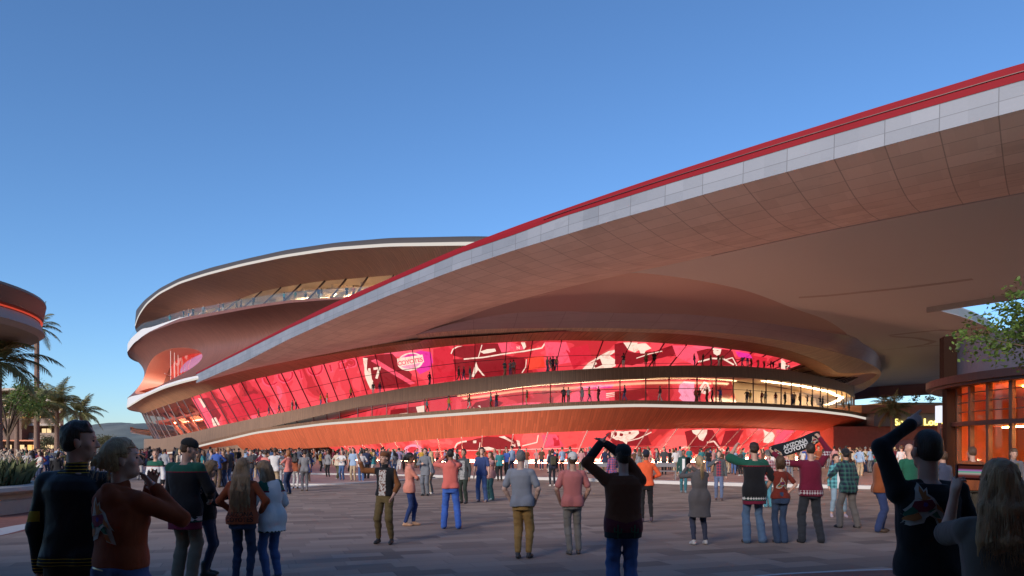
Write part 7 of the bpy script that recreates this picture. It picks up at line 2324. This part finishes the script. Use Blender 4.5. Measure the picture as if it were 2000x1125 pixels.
person(1799, 16.2, 'man in a pale knitted hat and maroon top facing us beside the bald man', 1.84, 175, 'pale', 'brown', (0.17, 0.012, 0.025), 'sweater', 'sweater', 'plain', None, (0.03, 0.03, 0.035), hair='crop', hat='beanie', hatc=(0.25, 0.33, 0.42), hem=0.85, seed=29)
person(1841, 14.2, 'person in a grey-blue quilted jacket almost hidden behind the pointing man', 1.70, 20, 'light', 'brown', (0.05, 0.06, 0.10), 'jacket', 'jacket', 'plain', None, (0.03, 0.03, 0.04), hair='short', hem=0.82, loose=0.04, seed=30)
p = person(1899, 15.6, 'man in a rust T-shirt with an emblem on the back, behind the raised phone', 1.78, 3, 'light', 'brown', (0.20, 0.055, 0.018), 'tee', 'shirt', 'plain', None, (0.05, 0.045, 0.035), shoec=(0.03, 0.08, 0.3), hair='short', hem=0.84, loose=0.036, trousers='straight', armR=((0.34, 0.2, 1.18), (1, -0.4, -0.4)), seed=31, build=1.08)
emblem(p, -0.02, 1.24, 0.12, 0.9)
person(1979, 17.0, 'man in a grey jacket over an olive shirt facing us at the pavilion', 1.76, 172, 'light', 'brown', (0.12, 0.115, 0.13), 'jacket', 'jacket', 'plain', None, (0.03, 0.03, 0.035), hair='short', head=(R(10), R(-14), 0), hem=0.84, loose=0.03, seed=32, paint=[(cloth_mat((0.09, 0.08, 0.04)), lambda x, y, z: (np.abs(x) < 0.07) & (y > 0.0) & (z < 1.42))])
jw2 = [(green_c, lambda x, y, z: (z > 1.33)), (cloth_mat((0.16, 0.01, 0.02)), lambda x, y, z: (z > 1.315) & (z <= 1.33)), (black_c, lambda x, y, z: (z < 0.86) & (z > 0.80)), (black_c, lambda x, y, z: (np.abs(x) > 0.2) & (z < 0.98))]
p = person(304, 18.6, 'man facing us in a white hockey jersey with a chest emblem', 1.74, 172, 'light', 'brown', WHITE, 'jersey', 'jersey', 'plain', None, (0.04, 0.08, 0.12), 'denim', 'jeans', (0.05, 0.07, 0.1), voxel=0.011, hem=0.77, loose=0.045, hair='short', trousers='straight', paint=jw2, seed=33, head=(R(-25), 0, 0), legL=((-0.09, 0.0),), legR=((0.12, 0.06),))
emblem(p, 0.0, 1.12, 0.14, 1.0, True)
p = person(1079, 34.0, 'man in navy with an olive backpack, seen from behind', 1.76, 10, 'light', 'dark', (0.018, 0.02, 0.035), 'jacket', 'jacket', 'plain', None, (0.014, 0.016, 0.024), shoec=(0.55, 0.5, 0.46), voxel=0.016, hem=0.86, hair='short', trousers='skinny', seed=34, legL=((-0.12, 0.0),), legR=((0.12, 0.06),))
F = Field(); F.box((0, -0.20, 1.22), (0.135, 0.075, 0.20), 0.05); F.box((0, -0.27, 1.14), (0.10, 0.03, 0.09), 0.03, 0.01); F.box((0, -0.2, 1.39), (0.10, 0.07, 0.03), 0.03, 0.01)
Vq = F.mesh(0.015); o = bpy.data.objects.new('backpack', np_mesh('backpack', Vq[0], Vq[1], [cloth_mat((0.055, 0.05, 0.03))])); COL.objects.link(o)
o.location = p['root'].location; o.rotation_euler = p['root'].rotation_euler; tag(o, 'olive backpack on the back of the man in navy', 'backpack')
person(831, 27.0, 'man in a grey suit behind the woman in the salmon blouse', 1.80, 160, 'light', 'dark', (0.14, 0.15, 0.17), 'coat', 'jacket', 'plain', None, (0.12, 0.13, 0.15), hem=0.76, hair='short', voxel=0.015, trousers='straight', armR=((0.05, 0.25, 1.2), (1, -0.2, -0.5)), seed=35)
person(842, 28.0, 'blonde woman in light grey jacket and beige trousers facing the grey suit', 1.68, 75, 'light', 'blonde', (0.30, 0.30, 0.32), 'jacket', 'jacket', 'plain', None, (0.26, 0.22, 0.17), shoec=(0.55, 0.53, 0.5), sex='f', hem=0.86, hair='long', voxel=0.015, trousers='slim', armL=((0.08, 0.22, 1.18), (-1, 0.2, -0.5)), seed=36)
person(1196, 27.5, 'man in a red and blue plaid shirt, partly behind the man with clasped hands', 1.70, 30, 'light', 'grey', (0.36, 0.05, 0.05), 'shirt', 'shirt', 'plaid', (0.05, 0.07, 0.2), (0.1, 0.1, 0.11), hem=0.82, hair='buzz', voxel=0.015, trousers='straight', armR=((0.3, 0.25, 1.05), (1, -0.4, -0.4)), seed=37)
person(1500, 21.5, 'person in turquoise trousers and a white-and-red plaid shirt between the trio', 1.72, 15, 'light', 'grey', (0.5, 0.42, 0.42), 'shirt', 'shirt', 'plaid', (0.25, 0.04, 0.06), (0.06, 0.20, 0.26), shoec=(0.5, 0.5, 0.5), hem=0.82, hair='short', hat='beanie', hatc=(0.09, 0.08, 0.08), voxel=0.014, trousers='straight', seed=38)
N_MAIN = sum(1 for o in bpy.data.objects if o.get('category') == 'person')
# ------------------------------------------------------------------ the crowd: a dozen figures built once, then copied with their own clothes
VAR = [dict(), dict(armL=((-0.10, 0.22, 1.16), (-1, 0.3, -0.5)), armR=((0.10, 0.24, 1.12), (1, 0.3, -0.5))), dict(armR=((0.10, 0.30, 1.52), (0.9, 0, -0.6)), armL=((-0.08, 0.30, 1.50), (-0.9, 0, -0.6))),
       dict(legL=((-0.09, 0.24),), legR=((0.09, -0.22), {'z': 0.12}), armL=((-0.24, -0.14, 0.92), (-0.5, -0.9, 0)), armR=((0.22, 0.26, 0.98), (0.5, -0.9, 0))), dict(armR=((0.20, 0.20, 1.10), (0.8, -0.6, -0.2)), head=(0.5, 0, 0)),
       dict(armL=((-0.20, -0.06, 0.98), (-1.0, -0.2, 0)), legL=((-0.14, 0.06),), head=(-0.5, 0, 0)), dict(armL=((-0.22, 0.12, 0.90), (-1, -0.7, 0)), armR=((0.22, 0.12, 0.90), (1, -0.7, 0)), legR=((0.15, 0.08),), hipx=0.02)]
VM = []
def crowd_mesh(i, sex, kw, hair, top, trousers, hem, loose):
    P, info = person_parts(h=1.78 if sex == 'm' else 1.68, sex=sex, voxel=0.022, fingers=False, face=False, hair=hair, top=top, trousers=trousers, hem=hem, loose=loose, seed=i, wrinkle=0.003, **kw)
    V, Q, M = [], [], []
    b = 0
    for k, mi in (('body', 0), ('hair', 1), ('top', 2), ('trousers', 3), ('shoe_l', 4), ('shoe_r', 4)):
        if k in P:
            v, q = P[k]; V.append(v); Q.append(q + b); M.append(np.full(len(q), mi)); b += len(v)
    me = np_mesh('person', np.vstack(V), np.vstack(Q), [skin_mat('light'), hair_mat('dark'), black_c, black_c, M_BLACKSHOE], np.concatenate(M))
    return me
i = 0
for kw in VAR:
    VM.append(('m', crowd_mesh(i, 'm', kw, 'short', 'shirt' if i % 2 else 'tee', 'straight' if i % 3 else 'slim', 0.84, 0.02 + 0.006 * (i % 3)))); i += 1
for j, kw in enumerate(VAR):
    VM.append(('f', crowd_mesh(i, 'f', kw, ['long', 'bob', 'ponytail', 'shoulder', 'long', 'bun', 'ponytail'][j], ['shirt', 'tee', 'jacket', 'tee', 'coat', 'shirt', 'jacket'][j], ['skinny', 'slim', 'skinny', 'legging', 'legging', 'flare', 'skinny'][j], [0.84, 0.88, 0.86, 0.9, 0.6, 0.82, 0.9][j], 0.02))); i += 1
LONGS = {0: 'shirt', 1: 'long-sleeved shirt'}
TOPC = {'white': (0.55, 0.54, 0.53), 'cream': (0.50, 0.42, 0.32), 'pale blue': (0.26, 0.36, 0.50), 'navy': (0.02, 0.028, 0.065), 'black': (0.014, 0.014, 0.016), 'charcoal': (0.05, 0.05, 0.055), 'grey': (0.20, 0.20, 0.21), 'salmon': (0.55, 0.18, 0.15), 'dusty pink': (0.44, 0.22, 0.22), 'maroon': (0.14, 0.015, 0.03),
        'teal': (0.03, 0.17, 0.19), 'royal blue': (0.04, 0.09, 0.32), 'olive': (0.10, 0.09, 0.04), 'tan': (0.36, 0.23, 0.13), 'mustard': (0.42, 0.26, 0.04), 'brown': (0.10, 0.05, 0.03), 'rust': (0.27, 0.07, 0.03), 'lilac': (0.26, 0.20, 0.32), 'dark green': (0.02, 0.07, 0.045), 'red': (0.36, 0.02, 0.03)}
BOTC = {'dark blue': (0.025, 0.04, 0.09), 'blue': (0.06, 0.11, 0.24), 'black': (0.014, 0.014, 0.016), 'grey': (0.15, 0.15, 0.16), 'beige': (0.38, 0.29, 0.19), 'brown': (0.09, 0.06, 0.04), 'white': (0.5, 0.48, 0.46), 'olive': (0.09, 0.085, 0.05)}
TOPW = [10, 3, 6, 8, 9, 6, 7, 5, 4, 4, 4, 4, 4, 4, 2, 4, 4, 2, 3, 3]
rc_ = random.Random(77)
used_labels = set()
GW = {'tee': 'T-shirt', 'shirt': 'shirt', 'jacket': 'jacket', 'coat': 'long coat'}
TOPTYPE = ['tee' if k % 2 == 0 else 'shirt' for k in range(7)] + ['shirt', 'tee', 'jacket', 'tee', 'coat', 'shirt', 'jacket']
POSE = ['standing', 'folding arms', 'raising both arms', 'walking', 'gesturing', 'hand on hip', 'hands in pockets'] * 2
def put(x, d, z, heading, zone, group, vi=None, tc=None, bc=None, sc=1.0, dark=False, skin=None, hair=None):
    for attempt in range(60):
        v = vi if vi is not None and attempt < 8 else rc_.randrange(len(VM))
        t_ = tc if tc and attempt < 45 else rc_.choices(list(TOPC), TOPW)[0]
        b_ = bc if bc and attempt < 20 else rc_.choice(list(BOTC))
        if dark and not tc: t_ = rc_.choice(['black', 'charcoal', 'navy', 'brown', 'maroon', 'dark green', 'olive', 'teal', 'grey', 'rust', 'tan', 'royal blue', 'mustard'])
        who = 'man' if VM[v][0] == 'm' else 'woman'
        lab = '%s in %s %s and %s trousers %s %s' % (who, t_, GW[TOPTYPE[v]], b_, POSE[v], zone)
        if lab not in used_labels: break
    used_labels.add(lab)
    o = bpy.data.objects.new('person', VM[v][1]); COL.objects.link(o)
    o.location = (x, d, z); o.rotation_euler = (0, 0, heading)
    s = sc * rc_.uniform(0.95, 1.05); o.scale = (s * 0.94, s * 0.95, s)
    ms = [skin_mat(skin or rc_.choices(['light', 'tan', 'brown', 'pale'], [5, 3, 2, 2])[0]), hair_mat(hair or rc_.choices(list(HAIRS), [6, 6, 5, 2, 2, 1, 1, 1])[0]), cloth_mat(TOPC[t_]), cloth_mat(BOTC[b_], 'denim' if 'blue' in b_ else 'plain'),
          shoe_mat(rc_.choice([(0.03, 0.03, 0.03), (0.5, 0.48, 0.45), (0.08, 0.05, 0.03), (0.05, 0.05, 0.06)]))]
    for sl, m in zip(o.material_slots, ms):
        sl.link = 'OBJECT'; sl.material = m
    tag(o, lab, 'person', group)
    return o
def ring_pt(rg, px, o):
    q = inset(rg, o)
    s = front_sel(q, 0, 2000)
    p_ = pxcol(q)[s]
    return [float(np.interp(px, p_, q[s][:, k])) for k in range(3)]
UP = [505, 525, 545, 571, 578, 626, 639, 685, 729, 742, 839, 896, 906, 918, 986, 997, 1003, 1069, 1075, 1080, 1087, 1218, 1262, 1277.6, 1356, 1373, 1388, 1403, 1409, 1450, 1460, 1467, 1480, 1492, 1506, 1510, 1523, 1536, 1541, 1575, 1588, 1595]
DK = [834, 877, 917, 959, 969.5, 1029, 1101, 1110, 1137, 1151, 1169, 1220, 1289, 1358, 1366, 1381, 1391, 1407, 1459, 1465, 1488, 1495, 1515, 1533, 1547, 1551, 1562, 1577, 1586, 1602, 1607, 1648, 1658]
TP = [332, 358, 369, 377, 397, 428, 436, 462, 471, 495, 555, 577, 597, 623, 627.5, 677.5, 690]
walk = {505: 1, 525: 1, 545: 1, 834: 1, 877: 1, 917: 1, 1220: 1, 1289: 1, 685: 1}
for lst, rg, o_, zone, grp in ((UP, E_top, -0.55, 'on the upper balcony', 'people on the upper balcony'), (DK, F_top, -0.7, 'on the lower deck', 'people on the lower deck'), (TP, B_top, -0.9, 'on the top terrace', 'people on the top terrace')):
    for px in lst:
        x, y, z = ring_pt(rg, px, o_)
        if px in walk: hd, vi = R(-80 if px < 1000 else 80), 3
        else: hd, vi = rc_.uniform(0, 6.28), None
        put(x, y, z + 0.0, hd, zone, grp, vi, dark=True)
# plaza crowd
def zone_of(px):
    return 'near the apartment block' if px < 250 else 'by the arena base wall' if px < 480 else 'under the orange deck' if px < 830 else 'by the ground screen' if px < 1200 else 'beneath the lower deck' if px < 1640 else 'by the brick wall'
taken = []
def floor_z(px, d):
    y = np.interp(px, [q_[0] for q_ in STEP], [q_[1] for q_ in STEP])
    return 0.152 if d > FPX * EYE / (y - HZ) + 0.6 else 0.0
SPEC = [(424, 33, 0, 1, 'royal blue', 'brown'), (437, 33.5, 2.8, 4, 'brown', 'dark blue'), (446, 34, 1, 0, 'charcoal', 'blue'), (413, 34, 2, 4, 'grey', 'dark blue'), (520, 31, 0, 2, 'salmon', 'blue'), (537, 29, 0.1, 2, 'white', 'beige'), (563, 28, 1.2, 8, 'salmon', 'dark blue'),
        (577, 32, 0, 7, 'rust', 'white'), (595, 30, 0.4, 0, 'grey', 'grey'), (490, 36, 2.6, 1, 'charcoal', 'dark blue'), (668, 40, 2.9, 8, 'white', 'blue'), (690, 39, 3, 0, 'pale blue', 'beige'), (706, 39, 0.4, 4, 'white', 'blue'), (716, 42, 0, 1, 'navy', 'black'),
        (1000, 47, 0.6, 5, 'pale blue', 'dark blue'), (990, 46, 2.4, 4, 'royal blue', 'black'), (966, 45, 3.0, 9, 'dusty pink', 'black'), (976, 40, 0.2, 0, 'teal', 'charcoal' if False else 'black'), (1058, 57, 3, 0, 'brown', 'dark blue'), (1098, 50, 0.5, 6, 'pale blue', 'black'), (1113, 48, 0, 2, 'charcoal', 'grey'),
        (1283, 52, 1.3, 6, 'grey', 'dark blue'), (1297, 46, 2.9, 0, 'charcoal', 'black'), (1308, 56, 0.5, 8, 'black', 'black'), (1320, 44, 0.2, 6, 'white', 'beige'), (1346, 55, 0.2, 0, 'teal', 'dark blue'), (1370, 54, 0.2, 6, 'teal', 'dark blue'), (1384, 50, 0.3, 0, 'black', 'blue'), (1422, 50, 0.3, 6, 'olive', 'grey'), (1433, 46, 2.9, 3, 'pale blue', 'blue'),
        (1447, 44, 0.4, 8, 'charcoal', 'black'), (1545, 40, 0.2, 0, 'tan', 'grey'), (1690, 52, 0.3, 4, 'cream', 'dark blue'), (1700, 50, 0.4, 6, 'pale blue', 'grey'), (1682, 50, 3, 1, 'olive', 'black'), (1740, 40, 0.3, 0, 'charcoal', 'dark blue'), (1760, 36, 0.2, 0, 'white', 'grey'), (1640, 56, 1, 4, 'white', 'grey'),
        (10, 34, 0.3, 0, 'white', 'dark blue'), (22, 36, 2.6, 4, 'black', 'black'), (52, 38, 0.4, 6, 'white', 'beige'), (78, 36, 2.7, 8, 'white', 'dark blue'), (64, 42, 0.5, 7, 'dusty pink', 'black'), (185, 38, 2.9, 5, 'cream', 'dark blue'), (112, 30, 0.3, 13, 'black', 'black')]
for px, d, hd, vi, tc, bc in SPEC:
    taken.append((px_x(px, d), d))
    put(px_x(px, d), d, floor_z(px, d), hd, zone_of(px), 'people in the plaza crowd', vi, tc, bc)
left_n = 300 - sum(1 for o in bpy.data.objects if o.get('category') == 'person')
def sample_crowd(n, dmin, dmax, put_fn):
    k = 0; tries = 0
    while k < n and tries < 20000:
        tries += 1
        seg = rc_.choices([(0, 250), (250, 480), (480, 790), (790, 1190), (1190, 1640), (1640, 1760)], [1.1, 1.15, 1.5, 0.85, 1.7, 0.7])[0]
        px = rc_.uniform(*seg)
        lo, hi = dmin, dmax
        if 790 < px < 1190: lo = max(lo, 44)
        if px > 1190: lo = max(lo, 43)
        if px < 480: lo = max(lo, 36)
        d = lo + (hi - lo) * rc_.random() ** 1.15
        if px > 820 and d > 76: continue
        if d < 36 and not 480 < px < 600: continue
        x = px_x(px, d)
        if any(math.hypot(x - a, d - b) < 0.75 for a, b in taken): continue
        taken.append((x, d)); put_fn(px, x, d); k += 1
sample_crowd(left_n, 34, 66, lambda px, x, d: put(x, d, floor_z(px, d), rc_.choice([rc_.gauss(0, 0.7), rc_.uniform(0, 6.28)]), zone_of(px), 'people in the plaza crowd'))
# beyond about three hundred: the far rows read as one mass
FV, FQ, FM = [], [], []
fmats = [skin_mat('light'), hair_mat('dark'), M_BLACKSHOE] + [cloth_mat(c) for c in TOPC.values()]
nb_ = [0]
LOW = []
for sx_, kw in (('m', VAR[0]), ('f', VAR[1]), ('m', VAR[4]), ('f', VAR[5])):
    P, _i = person_parts(h=1.74, sex=sx_, voxel=0.045, fingers=False, face=False, hair='short' if sx_ == 'm' else 'long', top='tee', trousers='straight', hem=0.84, loose=0.03, wrinkle=0, **kw)
    LOW.append(P)
def far_put(px, x, d):
    P = rc_.choice(LOW); a = rc_.uniform(0, 6.28); c, s = math.cos(a), math.sin(a); sc = rc_.uniform(0.93, 1.06)
    ct, cb = rc_.randrange(len(TOPC)), rc_.choice([3, 4, 5, 6, 13, 0])
    for k, mi in (('body', 0), ('hair', 1), ('top', 3 + ct), ('trousers', 3 + cb), ('shoe_l', 2), ('shoe_r', 2)):
        if k not in P: continue
        v, q_ = P[k]
        w_ = np.stack([v[:, 0] * c - v[:, 1] * s, v[:, 0] * s + v[:, 1] * c, v[:, 2]], 1) * sc + np.array([x, d, floor_z(px, d)])
        FV.append(w_); FQ.append(q_ + nb_[0]); FM.append(np.full(len(q_), mi)); nb_[0] += len(v)
sample_crowd(260, 52, 96, far_put)
fc = bpy.data.objects.new('distant_crowd', np_mesh('distant_crowd', np.vstack(FV), np.vstack(FQ), fmats, np.concatenate(FM))); COL.objects.link(fc)
tag(fc, 'dense far rows of the crowd along the foot of the arena and the apartments', 'crowd', kind='stuff')
